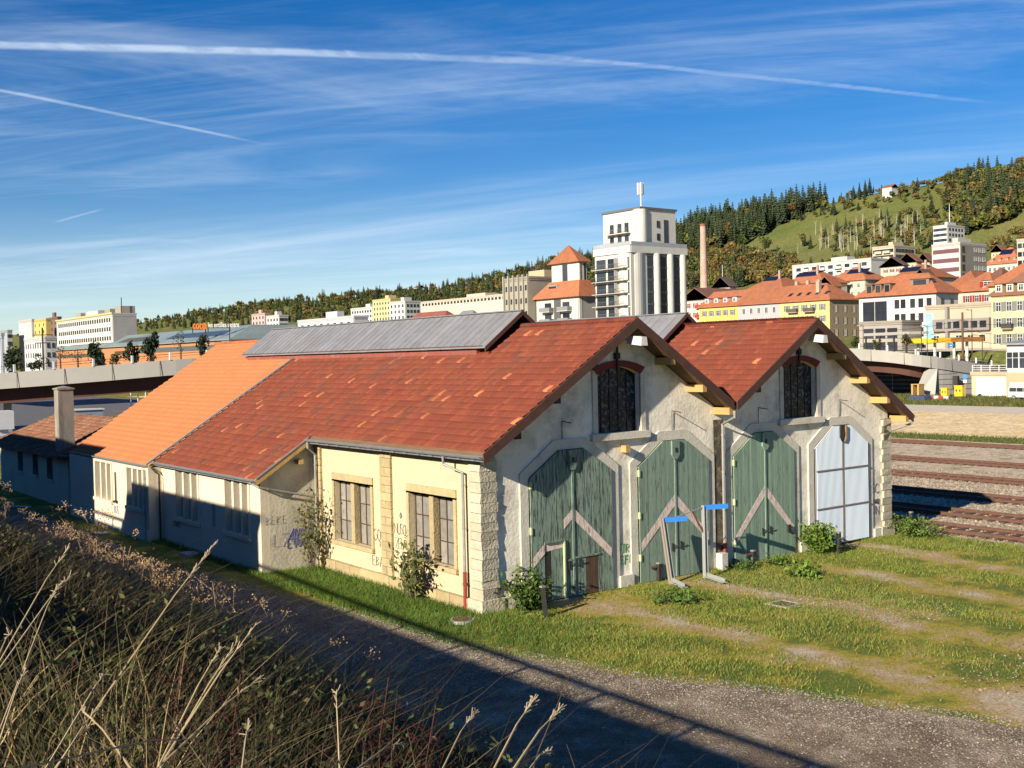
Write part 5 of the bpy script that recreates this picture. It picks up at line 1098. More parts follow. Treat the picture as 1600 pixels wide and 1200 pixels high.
# ---- slab blocks and towers up the slope
def flats(name, label, uc, D, vt, uL, uR, col, cols, rows, w, h, sp, ang=0, wR=None, colsR=0, style='w2', group=None, band=None, balc=False, top=2., zb=None, roofbox=True, cat='apartment block'):
    t, FL, FR, rp = building(name, label, cat, uc, D, vt, uL, uR, col, ang, wR=wR, group=group, zb=zb)
    if band is not None:
        for r_ in range(rows): FL.slab(t, 'window_band', .4, FL.L-.4, FL.zt-top-sp*r_-.75, FL.zt-top-sp*r_+.75, .005, .06, band)
    if cols: FL.windows(t, cols, rows, w, h, style, top, sp, .03, .03)
    if colsR: FR.windows(t, colsR, rows, w, h, style, top, sp, .06, .06)
    if balc:
        for r_ in range(rows):
            for c in range(1, max(cols, 2), 2): a = FL.L*(.03+.94*(c+.5)/max(cols,2)); FL.balcony(t, a-1.8, a+1.8, FL.zt-top-sp*r_-1.1, 1.2, pm(tuple(min(1,x*1.05) for x in col)), pm(col))
    if roofbox:
        L, Wd, zt, _ = t['dims']; p = [rp(L*.35,Wd*.3,zt+.1),rp(L*.35,Wd*.8,zt+.1),rp(L*.55,Wd*.8,zt+.1),rp(L*.55,Wd*.3,zt+.1)]; q = MB(); q.hex8(p,[(x,y,z+2.4) for x,y,z in p]); q.build('rooftop_box', pm(tuple(x*.85 for x in col)), t)
    return t, FL, FR, rp
flats('long_flats', 'long low white block of flats below the steep meadow', 1361, 520, 404, 1238, None, (.72,.70,.64), 9, 3, 2.6, 1.5, 2.9, wR=12, style='d2', balc=True)
flats('stepped_flats', 'cream stepped block of flats with rows of balconies at the foot of the woods', 1397, 560, 384, 1363, 1430, (.68,.60,.44), 5, 6, 2.2, 1.6, 2.9, colsR=6, style='d2', balc=True)
t, FL, FR, rp = flats('white_tower', 'tall white tower block with roof antenna, right of the woods', 1480, 650, 352, 1458, 1507, (.76,.75,.72), 5, 11, 1.7, 1.4, 2.9, colsR=5, style='d')
L, Wd, zt, _ = t['dims']; q = MB(); p = rp(L*.45,Wd*.5,zt+2.4); q.tube([p,(p[0],p[1],zt+13)], [.25,.10], 6); q.build('antenna', M['white'], t)
t, FL, FR, rp = flats('banded_block', 'block with red and white bands and a grey balcony end', 1500, 420, 380, 1456, 1541, (.72,.66,.60), 0, 6, 2, 1.5, 3.3, style='d', band=pm((.20,.10,.11), .3), top=2.4)
FR.slab(t, 'grey_end', 0, FR.L, FR.zt-40, FR.zt+.5, .004, .12, pm((.32,.29,.25))); FRo = Fac(FR.pt(0,0,.12), FR.d[:2], FR.n[:2], FR.L, FR.zt); FRo.windows(t, 3, 7, 1.7, 1.5, 'w2', 2, 3.2, .48, .04); FRo.windows(t, 1, 7, 1.7, 2.0, 'd', 2, 3.2, .0, .78)
flats('edge_tower', 'grey and white tower cut by the right edge, above the orange roofs', 1606, 440, 374, 1589, None, (.60,.55,.47), 2, 8, 1.5, 1.6, 3.1, wR=12, style='d2')
# ---- left part of the town
flats('factory_block', 'very long white industrial block with a glazed top storey, left of the ribbed office', 800, 560, 459, 655, None, (.70,.63,.50), 26, 1, 1.9, 1.3, 3, wR=18, style='d2', top=1.5, cat='building')
flats('yellow_tower', 'pale yellow tower block left of a white one', 610, 620, 467, 582, None, (.74,.62,.32), 6, 9, 1.2, 1.3, 2.9, wR=10, style='d')
flats('grey_white_tower', 'white tower block with a dark right side, beside the pale yellow tower', 633, 560, 471, 608, 657, (.70,.68,.66), 4, 9, 1.3, 1.4, 2.9, colsR=4, style='d')
flats('low_flats', 'low white flats left of the pale yellow tower', 582, 640, 480, 548, None, (.72,.70,.66), 8, 3, 1.6, 1.4, 2.9, wR=12, style='d')
flats('school_block', 'white flat roofed block with a row of dark windows and a bluish end wall', 553, 360, 495, 465, 575, (.70,.71,.73), 8, 2, 1.7, 1.5, 3.6, style='d2', top=2.2, cat='building')
flats('pink_block', 'small pink and white block at the foot of the wooded hill', 414, 640, 490, 393, 420, (.60,.45,.42), 4, 5, 1.5, 1.4, 2.9, style='d')
flats('white_block', 'small white block with dark balcony stripes at the foot of the wooded hill', 436, 600, 493, 416, 450, (.72,.70,.66), 4, 5, 1.6, 1.4, 2.9, colsR=3, style='d')
for lb, uc, D, vt, uL, uR, rm in (('red roofed old house with a white gable, just above the grey monitor roof', 695, 300, 497, 638, 716, M['redbrown']), ('house with a grey metal roof beside the red roofed one', 738, 310, 496, 712, 752, M['zinc'])):
    t, FL, FR, rp = building('old_house', lb, 'house', uc, D, vt, uL, uR, (.62,.55,.44), roof='hip', rh=2.2, ov=.5, rmat=rm, zb=6); FL.windows(t, 5, 1, 1.1, 1.5, 'r4', 2., 3)
t, FL, FR, rp = flats('hotel_slab', 'long white slab block with window rows, yellow eaves and a blank grey end', 176, 400, 491, 88, 213, (.72,.70,.64), 24, 6, 1.5, 1.35, 3.15, style='d2', top=1.7, zb=4)
FL.slab(t, 'yellow_eaves', -.2, FL.L+.2, FL.zt+.1, FL.zt+.7, .18, .4, pm((.62,.55,.24))); FR.slab(t, 'blank_end', 0, FR.L, 5, FR.zt-.2, .005, .08, pm((.45,.43,.40)))
for k in range(5): p = rp(FL.L*(.1+.17*k),6,FL.zt+.1); q = MB(); q.box(p[0]-2,p[0]+3,p[1]-3,p[1]+3,p[2],p[2]+2.6+.4*(k == 0)); rb = q.build('rooftop_box', pm((.40,.35,.28)), t)
p = rp(3,4,FL.zt); q = MB(); q.tube([p,(p[0],p[1],FL.zt+6)], .12, 6); q.tube([(p[0]+2,p[1]+6,p[2]),(p[0]+2,p[1]+6,FL.zt+6)], .12, 6); q.build('antenna', M['dark'], t)
flats('white_slab', 'narrow white high-rise at the left, beside a yellow one', 50, 470, 500, 29, 53, (.66,.63,.60), 0, 0, 1, 1, 3, style='d', roofbox=False, zb=4)
flats('yellow_slab', 'warm yellow high-rise with a brown right side', 72, 500, 499, 51, 80, (.78,.58,.18), 3, 10, 1, 1.2, 2.9, style='d', roofbox=False, zb=4)
flats('brown_slab', 'brown high-rise behind the yellow one, left of the hotel slab', 90, 520, 496, 72, 96, (.26,.15,.12), 3, 10, 1.2, 1.3, 2.9, style='d', zb=4)
flats('patterned_block', 'white block with scattered dark windows below the high-rises', 70, 330, 528, 38, 88, (.70,.70,.68), 8, 5, .7, 1.3, 2.6, colsR=2, style='d', roofbox=False, zb=4)
flats('blue_grey_block', 'blue grey block at the left edge', 12, 480, 517, -40, 19, (.42,.45,.48), 4, 8, 1.2, 1.2, 2.9, colsR=2, style='d', roofbox=False, zb=4)
flats('pale_edge_block', 'pale blue white building cut by the left edge', 2, 240, 524, -60, 6, (.62,.66,.70), 0, 0, 1, 1, 3, roofbox=False, zb=4, cat='building')
# shopping centre: orange walls, grey-green roof, roof signs
t, FL, FR, rp = building('shopping_centre', 'low orange shopping centre with a broad grey green glass roof', 'shopping centre', 362, 300, 528, 74, 470, (.56,.25,.11), zb=4, roof='hip', rh=.3, ov=.3, rmat=M['zinc'])
L, Wd, zt, _ = t['dims']; teal = mat('teal_roof', (.20,.25,.25), .45, .15, .1, spec=.5, dirt=(.13,.17,.17), dirt_amt=.35, dirt_scale=.06)
q = MB(); v = [rp(-.5,-.8,zt-.2),rp(L+1,-.8,zt-.2),rp(L-3,7,zt+3.6),rp(3,7,zt+3.6)]; q.prism(v,(0,0,-.3)); v = [rp(-.5,-.8,zt-.2),rp(-.5,Wd,zt-.2),rp(3,Wd,zt+3.6),rp(3,7,zt+3.6)]; q.prism(v[::-1],(0,0,-.3)); v = [rp(3,7,zt+3.61),rp(L-3,7,zt+3.61),rp(L-3,Wd,zt+3.61),rp(3,Wd,zt+3.61)]; q.prism(v,(0,0,-.3)); gr = q.build('glass_roof', teal, t)
FL.slab(t, 'window_strip', L*.02, L*.42, zt-2.9, zt-1.5, .005, .08, pm((.12,.14,.14),.3)); FL.slab(t, 'window_strip', L*.62, L*.95, zt-3.4, zt-2.2, .005, .08, pm((.12,.10,.08),.3)); FL.slab(t, 'window_grid', L*.46, L*.54, zt-3.0, zt-1.9, .005, .08, pm((.12,.07,.03),.3))
for f0, f1 in ((.05,.30),(.36,.55),(.62,.86)): q = MB(); q.prism([rp(L*f0,1.5,zt+.95),rp(L*f1,1.5,zt+.95),rp(L*f1-2,4.5,zt+2.45),rp(L*f0+2,4.5,zt+2.45)],(0,0,-.15)); q.build('roof_light', pm((.07,.09,.09),.25), gr)
FL.slab(t, 'white_panel', .2, 6.5, zt-2.6, zt-.5, .01, .12, M['white'])
def letters(txt, name, label, u, v, D, h, m, group=None, adv=.62):
    P = at(u, v, D); t = thing(name, tuple(map(float, P)), label, 'sign')
    cu = bpy.data.curves.new(name+'_text', 'FONT'); cu.body = txt; cu.size = h*1.35; cu.extrude = .12; cu.resolution_u = 2; cu.align_x = 'LEFT'
    if m is M['signorange']: cu.offset = .05
    ob = bpy.data.objects.new('letters', cu); COL.objects.link(ob); dg = bpy.context.evaluated_depsgraph_get(); me = bpy.data.meshes.new_from_object(ob.evaluated_get(dg)); bpy.data.objects.remove(ob); me.materials.clear(); me.materials.append(m)
    o = bpy.data.objects.new('letters', me); link(o, t); o.scale = (.58, 1, 1); o.rotation_euler = (R(90), 0, -YAW+R(12))
    q = MB(); q.bar((P[0],P[1],P[2]-1.2),(P[0],P[1],P[2]+.3),.2,.2); e = at(u+(20 if h > 2.2 else 34), v, D); q.bar((e[0],e[1],P[2]-1.2),(e[0],e[1],P[2]+.3),.2,.2); q.bar((P[0],P[1],P[2]-.15),(e[0],e[1],P[2]-.15),.15,.15); q.build('sign_frame', M['dark'], t)
    return t, me
M['signorange'] = mat('orange_sign', (.85,.16,.02), .5, .03, 1); M['signwhite'] = mat('white_sign', (.80,.80,.80), .5, .03, 1)
letters('coop', 'roof_sign', 'big orange letters reading coop on the shopping centre roof', 301, 514, 310, 2.3, M['signorange']); letters('les entilles centre', 'roof_sign', 'white letters reading les entilles centre beside the orange sign', 325, 511.5, 304, 1.45, M['signwhite'])
# scattered white houses in the left woods and farmhouses on the ridge
def march(us, vs, n=500, dmax=4200.):
    us = np.asarray(us, float); vs = np.asarray(vs, float); r = _fw[None]*FPX+_r[None]*(us-800.)[:, None]-_u[None]*(vs-600.)[:, None]; r /= np.hypot(r[:, 0], r[:, 1])[:, None]
    d = np.linspace(330**.5, dmax**.5, n)**2; hit = np.full(len(us), np.nan); P = CAM[None, None]+r[:, None]*d[None, :, None]
    Z = terr(P[..., 0], P[..., 1]); b = (P[..., 2] <= Z) & (P[..., 0] > 250); i = np.argmax(b, 1); ok = b.any(1)
    dd = d[i]; Q = CAM[None]+r*dd[:, None]; Q[:, 2] = terr(Q[:, 0], Q[:, 1]); return Q, ok, dd
hs_ = [(705,452,8,(.72,.70,.66)),(738,455,7,(.74,.72,.66)),(665,456,6,(.70,.66,.58)),(622,464,8,(.72,.66,.55)),(575,462,6,(.62,.58,.52)),(520,470,6,(.68,.64,.58)),(648,448,6,(.72,.70,.66)),(760,448,9,(.72,.71,.68)),(688,450,6,(.70,.66,.60)),(1386,291,7,(.74,.73,.70)),(1500,280,7,(.74,.73,.70))]
Q, ok, dd = march([h[0] for h in hs_], [h[1]+3 for h in hs_])
hl = ['white house among the trees left of a red roofed one', 'white house with several storeys above the long industrial block', 'small cream house deep in the left woods', 'cream house in the wooded slope above the yellow tower', 'tiny grey house lowest in the left woods', 'small pale house just above the green clearing', 'small white house below the left wooded skyline', 'largest white villa above the long industrial block', 'small pale chalet in the woods between two white houses', 'long low white farm on the skyline above the meadow', 'white gabled farmhouse on the skyline right of the meadow']
for h, p, D_, l_, ok_ in zip(hs_, Q, dd, hl, ok):
    if not ok_: r = ray(h[0], h[1]+3); D_ = math.hypot(r[0], r[1])*(XR-15-CAM[0])/r[0]
    wpx = h[2]*2.2*D_/FPX
    building('farmhouse' if 'farm' in l_ else 'villa', l_, 'house', h[0]+h[2], float(D_)-8, h[1]+.6, wL=max(wpx,7), wR=9, col=h[3], roof='gable', rh=2.6, ov=.5, rmat=M['roofbrown'], ridge='L')
# ---------------------------------------------------------------- road bridge curving behind the sheds
def spline(P, n):
    P = [np.array(p, float) for p in P]; out = []
    for i in range(len(P)-1):
        p0, p1, p2, p3 = P[max(i-1,0)], P[i], P[i+1], P[min(i+2,len(P)-1)]
        for k in range(n):
            t = k/n; out.append(.5*((2*p1)+(-p0+p2)*t+(2*p0-5*p1+4*p2-p3)*t*t+(-p0+3*p1-3*p2+p3)*t**3))
    return out+[P[-1]]
bp = [at(u, v, D) for u, v, D in [(-170,594,152),(0,583,149),(150,572,147),(300,560,147),(450,551,152),(620,547,164),(850,544,180),(1100,541.5,193),(1335,545,198),(1440,555,199),(1510,565,206),(1600,580,220),(1760,606,246)]]
path = spline(bp, 6)
bridge = thing('road_bridge', (float(path[20][0]), float(path[20][1]), 0), 'curved concrete road bridge with brown girders passing behind the sheds', 'bridge')
def sweep(prof, pts, m, name, parent, mi=None):
    """prof: (out, z) points; out is measured away from the viewer's side of the bridge"""
    q = MB(); rings = []
    for i, p in enumerate(pts):
        d = pts[min(i+1,len(pts)-1)]-pts[max(i-1,0)]; d[2] = 0; d /= np.linalg.norm(d); n = np.array([-d[1], d[0], 0])
        rings.append([p+n*o+np.array([0,0,z]) for o, z in prof])
    k = len(prof)
    for a, b in zip(rings, rings[1:]):
        for j in range(k): q.add([a[j], b[j], b[(j+1)%k], a[(j+1)%k]], [(0,1,2,3)])
    q.add(rings[0], [tuple(range(k))]); q.add(rings[-1], [tuple(range(k))[::-1]])
    return q.build(name, m, parent)
sweep([(.35,-.9),(12,-.9),(12,-1.7),(.35,-1.7)], path, M['concrete'], 'deck', bridge)
for a in range(0, len(path)-3, 3): sweep([(0,0),(.3,0),(.3,-1.95),(.15,-1.95)], path[a:a+4], M['concrete'], 'parapet_panel', bridge)
sweep([(2.2,-1.72),(2.5,-1.72),(2.5,-3.7),(2.2,-3.7)], path[:57], M['cortens'], 'girder', bridge); sweep([(9.2,-1.72),(9.5,-1.72),(9.5,-3.7),(9.2,-3.7)], path[:57], M['cortens'], 'girder', bridge)
sweep([(1.9,-3.7),(2.8,-3.7),(2.8,-3.76),(1.9,-3.76)], path[:57], M['cortens'], 'girder_flange', bridge)
acc = 0.
for a, b in zip(path, path[1:]):
    L_ = np.linalg.norm(b-a); 
    while acc < L_:
        p = a+(b-a)*acc/L_; q = MB(); q.box(p[0]-.12,p[0]+.12,p[1]-.12,p[1]+.12,p[2]+.002,p[2]+.95); q.build('railing_post', M['white'], bridge); acc += 4.6
    acc -= L_
rp_ = [p+np.array([0,0,.75]) for p in path]; q = MB(); q.tube(rp_[::2], .03, 4); q.tube([p-np.array([0,0,.3]) for p in rp_[::2]], .02, 4); q.build('railing_wire', M['dark'], bridge)
for p in path[1::3]:
    q = MB(); q.box(p[0]-.05,p[0]+.05,p[1]-.06,p[1]-.02,p[2]-1.9,p[2]-.02); q.build('joint', M['concrete_dark'], bridge)
# abutment wall on the right with its slanting wing
i0 = 56; wall = path[i0:]
q = MB()
A0 = np.array(wall[0]); g0 = 0.
for a, b in zip(wall, wall[1:]):
    q.hex8([(a[0],a[1]+.35,-.5),(a[0]+.6,a[1]+1,-.5),(b[0]+.6,b[1]+1,-.5),(b[0],b[1]+.35,-.5)][::-1], [(a[0],a[1]+.35,a[2]-1.96),(a[0]+.6,a[1]+1,a[2]-1.96),(b[0]+.6,b[1]+1,b[2]-1.96),(b[0],b[1]+.35,b[2]-1.96)][::-1])
ab = q.build('abutment', M['concrete'], bridge)
for zj in (.9,1.8,2.7,3.6):
    q = MB()
    for a, b in zip(wall, wall[1:]):
        if min(a[2],b[2])-2.0 > zj: q.bar((a[0]-.05,a[1]+.31,zj),(b[0]-.05,b[1]+.31,zj),.05,.05)
    if q.v: q.build('lift_joint', M['concrete_dark'], ab)
w0 = at(1434,612,199); w1 = at(1461,612,199); q = MB(); q.prism([(w0[0],w0[1],0),(w1[0],w1[1],0),(A0[0],A0[1]+.1,A0[2]-1.97),(A0[0]-1.1,A0[1]+.9,A0[2]-1.97)], (.6,1.2,0)); q.build('wing_wall', M['concrete'], bridge)
d0 = at(1496,600,203.5); q = MB(); q.box(d0[0]-.5,d0[0]+.1,d0[1]-.3,d0[1]+.6,.8,3.2); q.build('door_recess', M['dark'], bridge)
ba, bb = at(1255,612,222), at(1475,612,209); q = MB(); q.bar((ba[0],ba[1],2.8),(bb[0],bb[1],2.8),.5,6.4); bw = q.build('back_wall', pm((.05,.06,.065)), bridge)  # near-black colour stands in for the deep shade under the deck
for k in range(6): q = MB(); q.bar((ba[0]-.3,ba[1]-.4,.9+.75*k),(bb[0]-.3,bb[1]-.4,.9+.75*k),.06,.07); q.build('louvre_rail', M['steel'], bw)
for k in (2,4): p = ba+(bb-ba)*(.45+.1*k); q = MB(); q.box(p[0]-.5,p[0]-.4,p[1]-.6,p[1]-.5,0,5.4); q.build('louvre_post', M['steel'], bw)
for px_, D in ((12,154),(240,160)):
    p = at(px_, 640, D); q = MB(); q.box(p[0]-.4,p[0]+.4,p[1]-.4,p[1]+.4,-.3,float(np.interp(D,[120,160],[4.0,4.6]))); q.build('pier', M['concrete'], bridge)
# ---------------------------------------------------------------- garage, white pavilion, van, car and site boxes by the bridge
def P_(u, v, D): return [float(x) for x in at(u, v, D)]
t, FL, FR, rp = building('garage', 'low cream garage with a wide white door and a railed car deck on top', 'garage', 1576, 192, 585, 1518, wR=9, col=(.70,.55,.38), zb=-.3)
L = FL.L; FL.slab(t, 'door', L*.06, L*.86, .15, FL.zt-.5, .01, .10, M['white'])
q = MB(); 
for k in range(5): p = FL.pt(L*(.02+.24*k), 0, -.1); q.box(p[0]-.05,p[0]+.05,p[1]-.05,p[1]+.05,FL.zt+.46,FL.zt+1.5)
for z in (.75,1.1,1.48): q.bar(FL.pt(.1,FL.zt+z,-.1), FL.pt(L-.1,FL.zt+z,-.1), .06,.06)
q.build('railing', M['white'], t)
gar = (FL, rp, L)
t, FL, FR, rp = building('pavilion', 'white pavilion with wide windows above a cream base, at the right edge', 'building', 1640, 186, 535, 1573, wR=9, col=(.74,.73,.71), zb=-.3, roof='hip', rh=1.0, ov=.7, rmat=M['zinc'])
L = FL.L; FL.slab(t, 'base_wall', -.1, L+.1, -.3, 4.0, .01, .14, pm((.62,.44,.28))); FL.slab(t, 'garage_door', L*.30, L*.92, .1, 2.4, .15, .22, M['white'])
for k in range(3): inst('window', win_mesh(2.0,2.6,'w4'), t, FL.pt(L*(.86-.30*k), 5.9), rot=FL.rot())
def vehicle(name, label, cat, pos, hd, prof, wid, wins, col, wheel_r, axles, group=None):
    """prof: side outline (x, z); hd: heading; wins: side windows as outlines"""
    t = thing(name, pos, label, cat, group); rot = Matrix.Rotation(hd, 3, 'Z'); o = Vector(pos)
    W_ = lambda x, y, z: tuple(o+rot @ Vector((x, y, z)))
    q = MB(); q.prism([W_(x,-wid/2,z) for x, z in prof], tuple(rot @ Vector((0,wid,0)))); body = q.build('body', pm(col, .35, .02, spec=.5), t)
    for w in wins:
        for s in (-1, 1): q = MB(); q.prism([W_(x,s*(wid/2+.002),z) for x, z in w], tuple(rot @ Vector((0,s*.015,0)))); q.build('window', M['winfar'], t)
    for ax in axles:
        for s in (-1, 1):
            q = MB(); q.tube([W_(ax,s*(wid/2-.20),wheel_r), W_(ax,s*(wid/2+.02),wheel_r)], wheel_r, 14); wh = q.build('wheel', M['dark'], t)
            q = MB(); q.tube([W_(ax,s*(wid/2+.021),wheel_r), W_(ax,s*(wid/2+.03),wheel_r)], wheel_r*.55, 10); q.build('rim', M['steel'], wh)
    xf = max(x for x, z in prof); xb = min(x for x, z in prof)
    for s in (-1, 1):
        q = MB(); c = W_(xf-.02, s*wid*.36, .75); e = W_(xf+.03, s*wid*.36, .75); q.bar(c, e, .28, .16); q.build('headlight', M['lampglass'], t)
        q = MB(); c = W_(xb+.02, s*wid*.38, .95); e = W_(xb-.03, s*wid*.38, .95); q.bar(c, e, .16, .4); q.build('taillight', M['redpaint'], t)
    return t
vp = P_(1604,616,183); vd = R(85)
vehicle('van', 'silver white van parked before the pavilion at the right edge', 'van', (vp[0],vp[1],0), R(-92), [(-2.4,.35),(2.5,.35),(2.55,.85),(2.35,1.05),(1.5,1.2),(.85,1.9),(.5,1.98),(-2.25,1.98),(-2.45,1.6)], 1.85, [[(-2.2,1.22),(-1.1,1.22),(-1.1,1.78),(-2.15,1.78)],[(-1.0,1.22),(-.05,1.22),(-.05,1.78),(-1.0,1.78)],[(.05,1.22),(1.25,1.22),(.75,1.78),(.05,1.78)]], (.62,.63,.64), .33, (-1.5,1.55))
FL, rp, L = gar; cp = rp(L*.36, 3.0, FL.zt+.35)
sedan = [(-2.1,.30),(2.1,.30),(2.15,.62),(1.9,.80),(1.0,.92),(.35,1.38),(-.9,1.42),(-1.6,.98),(-2.12,.90)]; swin = [[(-1.35,.97),(-.30,.97),(-.30,1.32),(-.85,1.32)],[(-.22,.97),(.75,.97),(.28,1.30),(-.22,1.32)]]
vehicle('car', 'dark car with pale bonnet parked on the garage deck', 'car', (cp[0],cp[1],FL.zt+.02), R(-90), sedan, 1.75, swin, (.12,.12,.13), .31, (-1.3,1.3))
cp = rp(L*.02, 5.6, FL.zt+.35); vehicle('car', 'black car parked deeper on the garage deck, behind the dark one', 'car', (cp[0],cp[1],FL.zt+.02), R(-90), [(x,z*1.12) for x,z in sedan], 1.8, [[(x,z*1.12) for x,z in w] for w in swin], (.02,.02,.022), .31, (-1.3,1.3))
def boxthing(name, label, cat, u, v, D, w, d, h, m, extra=None):
    p = P_(u, v, D); t = thing(name, (p[0],p[1],0), label, cat); q = MB(); q.box(p[0]-w/2,p[0]+w/2,p[1]-d/2,p[1]+d/2,.25,h); q.build('body', m, t)
    q = MB(); q.box(p[0]-w/2-.06,p[0]+w/2+.06,p[1]-d/2-.06,p[1]+d/2+.06,h+.002,h+.14); q.build('lid', m, t)
    for s in (-1,1): q = MB(); q.box(p[0]+s*w*.4-.1,p[0]+s*w*.4+.1,p[1]-d/2,p[1]+d/2,0,.249); q.build('foot', M['dark'], t)
    for k in range(2): q = MB(); q.box(p[0]-w/2-.03,p[0]-w/2-.003,p[1]-d*.30+k*d*.45,p[1]-d*.12+k*d*.45,h*.55,h*.75); q.build('lifting_lug', M['dark'], t)
boxthing('skip', 'larger yellow site container by the concrete bridge wall', 'container', 1500, 611, 190, 1.0, 1.35, 1.85, M['yellow']); boxthing('skip', 'smaller yellow site container, left of the larger one', 'container', 1477, 612, 191, .8, 1.0, 1.45, M['yellow'])
p = P_(1434,614,196); t = thing('crate', (p[0],p[1],0), 'upright orange brown timber frame at the foot of the bridge wing wall', 'crate')
for s in (-1,1): q = MB(); q.box(p[0]-.8,p[0]+.8,p[1]+s*.55-.15,p[1]+s*.55+.15,0,2.0); q.build('side_board', M['rawwood'], t)
q = MB(); q.box(p[0]-.8,p[0]+.8,p[1]-.75,p[1]+.75,2.003,2.12); q.build('top_board', M['rawwood'], t)
p0, p1 = P_(1452,618,185), P_(1482,617,182); t = thing('barrier', (p0[0],p0[1],0), 'row of red and white barrier boards lying before the yellow containers', 'barrier')
for k in range(4): a = np.array(p0)+(np.array(p1)-p0)*k/4; b = np.array(p0)+(np.array(p1)-p0)*(k+.92)/4; q = MB(); q.bar((a[0],a[1],.35),(b[0],b[1],.35),.12,.55); q.build('board', pm((.55,.08,.05)) if k % 2 == 0 else M['white'], t)
p = P_(1437,624,182); t = thing('sheet_pile', (p[0],p[1],0), 'low dark blue covered pile near the end of the grass bank', 'pile'); q = MB(); q.hex8([(p[0]-1.2,p[1]-1.6,0),(p[0]+1.2,p[1]-1.6,0),(p[0]+1.2,p[1]+1.6,0),(p[0]-1.2,p[1]+1.6,0)],[(p[0]-.7,p[1]-1.2,.7),(p[0]+.7,p[1]-1.3,.85),(p[0]+.6,p[1]+1.2,.75),(p[0]-.7,p[1]+1.1,.8)]); q.build('cover', pm((.06,.08,.14)), t)
p = P_(1508,608,187); t = thing('road_sign', (p[0],p[1],0), 'blue round sign above a white plate on a thin post by the yellow containers', 'sign'); q = MB(); q.tube([(p[0],p[1],0),(p[0],p[1],3.7)], .05, 6); q.build('post', M['steel'], t)
q = MB(); q.tube([(p[0]-.05,p[1]-.03,3.45),(p[0]-.09,p[1]-.05,3.45)], .36, 16); q.build('disc', M['blue'], t); q = MB(); q.box(p[0]-.10,p[0]-.06,p[1]-.32,p[1]+.26,2.5,2.95); q.build('plate', M['white'], t)
# petrol station canopies
for lb, u0, u1, v, D, m in (('yellow edged petrol station canopy left of the brown one', 1411, 1458, 536, 236, M['yellow']), ('brown edged station canopy between the yellow canopy and the catenary mast', 1468, 1504, 534, 236, pm((.36,.16,.04)))):
    a, b = at(u0,v-3,D), at(u1,v-2,D-6); t = thing('station_canopy', tuple(map(float,a)), lb, 'canopy'); d = b-a; d[2] = 0; n = np.array([-d[1],d[0],0])/np.linalg.norm(d)*5
    pp = [(float(x[0]),float(x[1]),float(a[2])-.5) for x in (a,b,b+n,a+n)]; q = MB(); q.hex8(pp,[(x,y,z+.9) for x,y,z in pp]); q.build('edge', m, t)
    for f in (.25,.8): c = a+d*f+n*.4; q = MB(); q.box(c[0]-.2,c[0]+.2,c[1]-.2,c[1]+.2,float(terr(c[0],c[1]))-.3,float(a[2])-.51); q.build('post', M['white'], t)
# masts and lamps
def mast(name, label, cat, u, v0, v1, D, r0, r1, m, arm=None, zb=None, head=False, group=None):
    p = P_(u, v1, D); zt = float(at(u, v0, D)[2]); zb = p[2] if zb is None else zb; t = thing(name, (p[0],p[1],zb), label, cat, group)
    q = MB(); q.tube([(p[0],p[1],zb),(p[0],p[1],zt)], [r0,r1], 8); q.build('pole', m, t)
    if arm: q = MB(); q.bar((p[0],p[1],zt-.2),(p[0]+arm[0],p[1]+arm[1],zt-.1),.10,.10); q.build('arm', m, t)
    if head: q = MB(); q.box(p[0]+arm[0]-.4,p[0]+arm[0]+.2,p[1]+arm[1]-.35,p[1]+arm[1]+.35,zt-.16,zt+.0); q.build('lamp_head', M['steel'], t)
    return t, p, zt
mast('catenary_mast', 'thick rusty mast standing before the modern beige block', 'mast', 1504.5, 488, 556, 215, .22, .18, M['rust'], zb=5)
mast('street_lamp', 'tall thin street lamp just right of the rusty mast', 'street lamp', 1519, 483, 552, 225, .10, .07, M['rust'], (-.9,.6), 5, True)
mast('street_lamp', 'dark street lamp with a long arm, left of the yellow corner house', 'street lamp', 1535, 522, 560, 205, .09, .06, M['dark'], (-1.4,1.2), 5, True)
mast('street_lamp', 'thin pole beside the blue mural', 'street lamp', 1449, 508, 548, 225, .09, .06, M['dark'], (-.6,.4), 5, True)
mast('street_lamp', 'thin pole left of the mural, over the yellow canopy', 'street lamp', 1440, 494, 548, 228, .10, .07, M['dark'], (-.5,.4), 5, True)
mast('street_lamp', 'thin pole beside the low grey annex', 'street lamp', 1349, 508, 545, 230, .08, .06, M['dark'], (-.5,.4), 5, True)
tt, pp_, zt_ = mast('lamp_mast', 'dark mast with crossbars behind the left end of the bridge', 'mast', 68, 512, 573, 150, .14, .10, M['dark'], zb=5)
for dz, w in ((-.9,1.3),(-1.9,1.0)): q = MB(); q.bar((pp_[0]-w*.8,pp_[1]+w*.4,zt_+dz),(pp_[0]+w*.8,pp_[1]-w*.4,zt_+dz),.12,.12); q.build('crossbar', M['dark'], tt)
mast('pole', 'thin dark pole on the shopping centre roof edge', 'pole', 359, 497, 535, 290, .16, .12, M['dark'], zb=8)
mast('flag_pole', 'pale pole among the trees right of the brick chimney', 'pole', 1129, 414, 440, 420, .10, .07, M['white'])
for u, v in ((1362,550),(1395,548),(1420,549),(1443,553)): pass
w0, w1, w2 = at(1340,516,236), at(1504.5,500,215), at(1600,505,200)
t = thing('overhead_wire', tuple(map(float,w1)), 'thin sagging overhead wires slung from the rusty mast before the town', 'wire')
for dz in (0,-1.6,-3.2):
    q = MB(); pts = [w0*(1-k/8)+w1*k/8+np.array([0,0,dz-1.2*(k/8)*(1-k/8)*4*.6]) for k in range(9)]+[w1*(1-k/6)+w2*k/6+np.array([0,0,dz-.9*(k/6)*(1-k/6)*4*.6]) for k in range(1,7)]; q.tube(pts, .035, 4); q.build('strand', M['dark'], t)
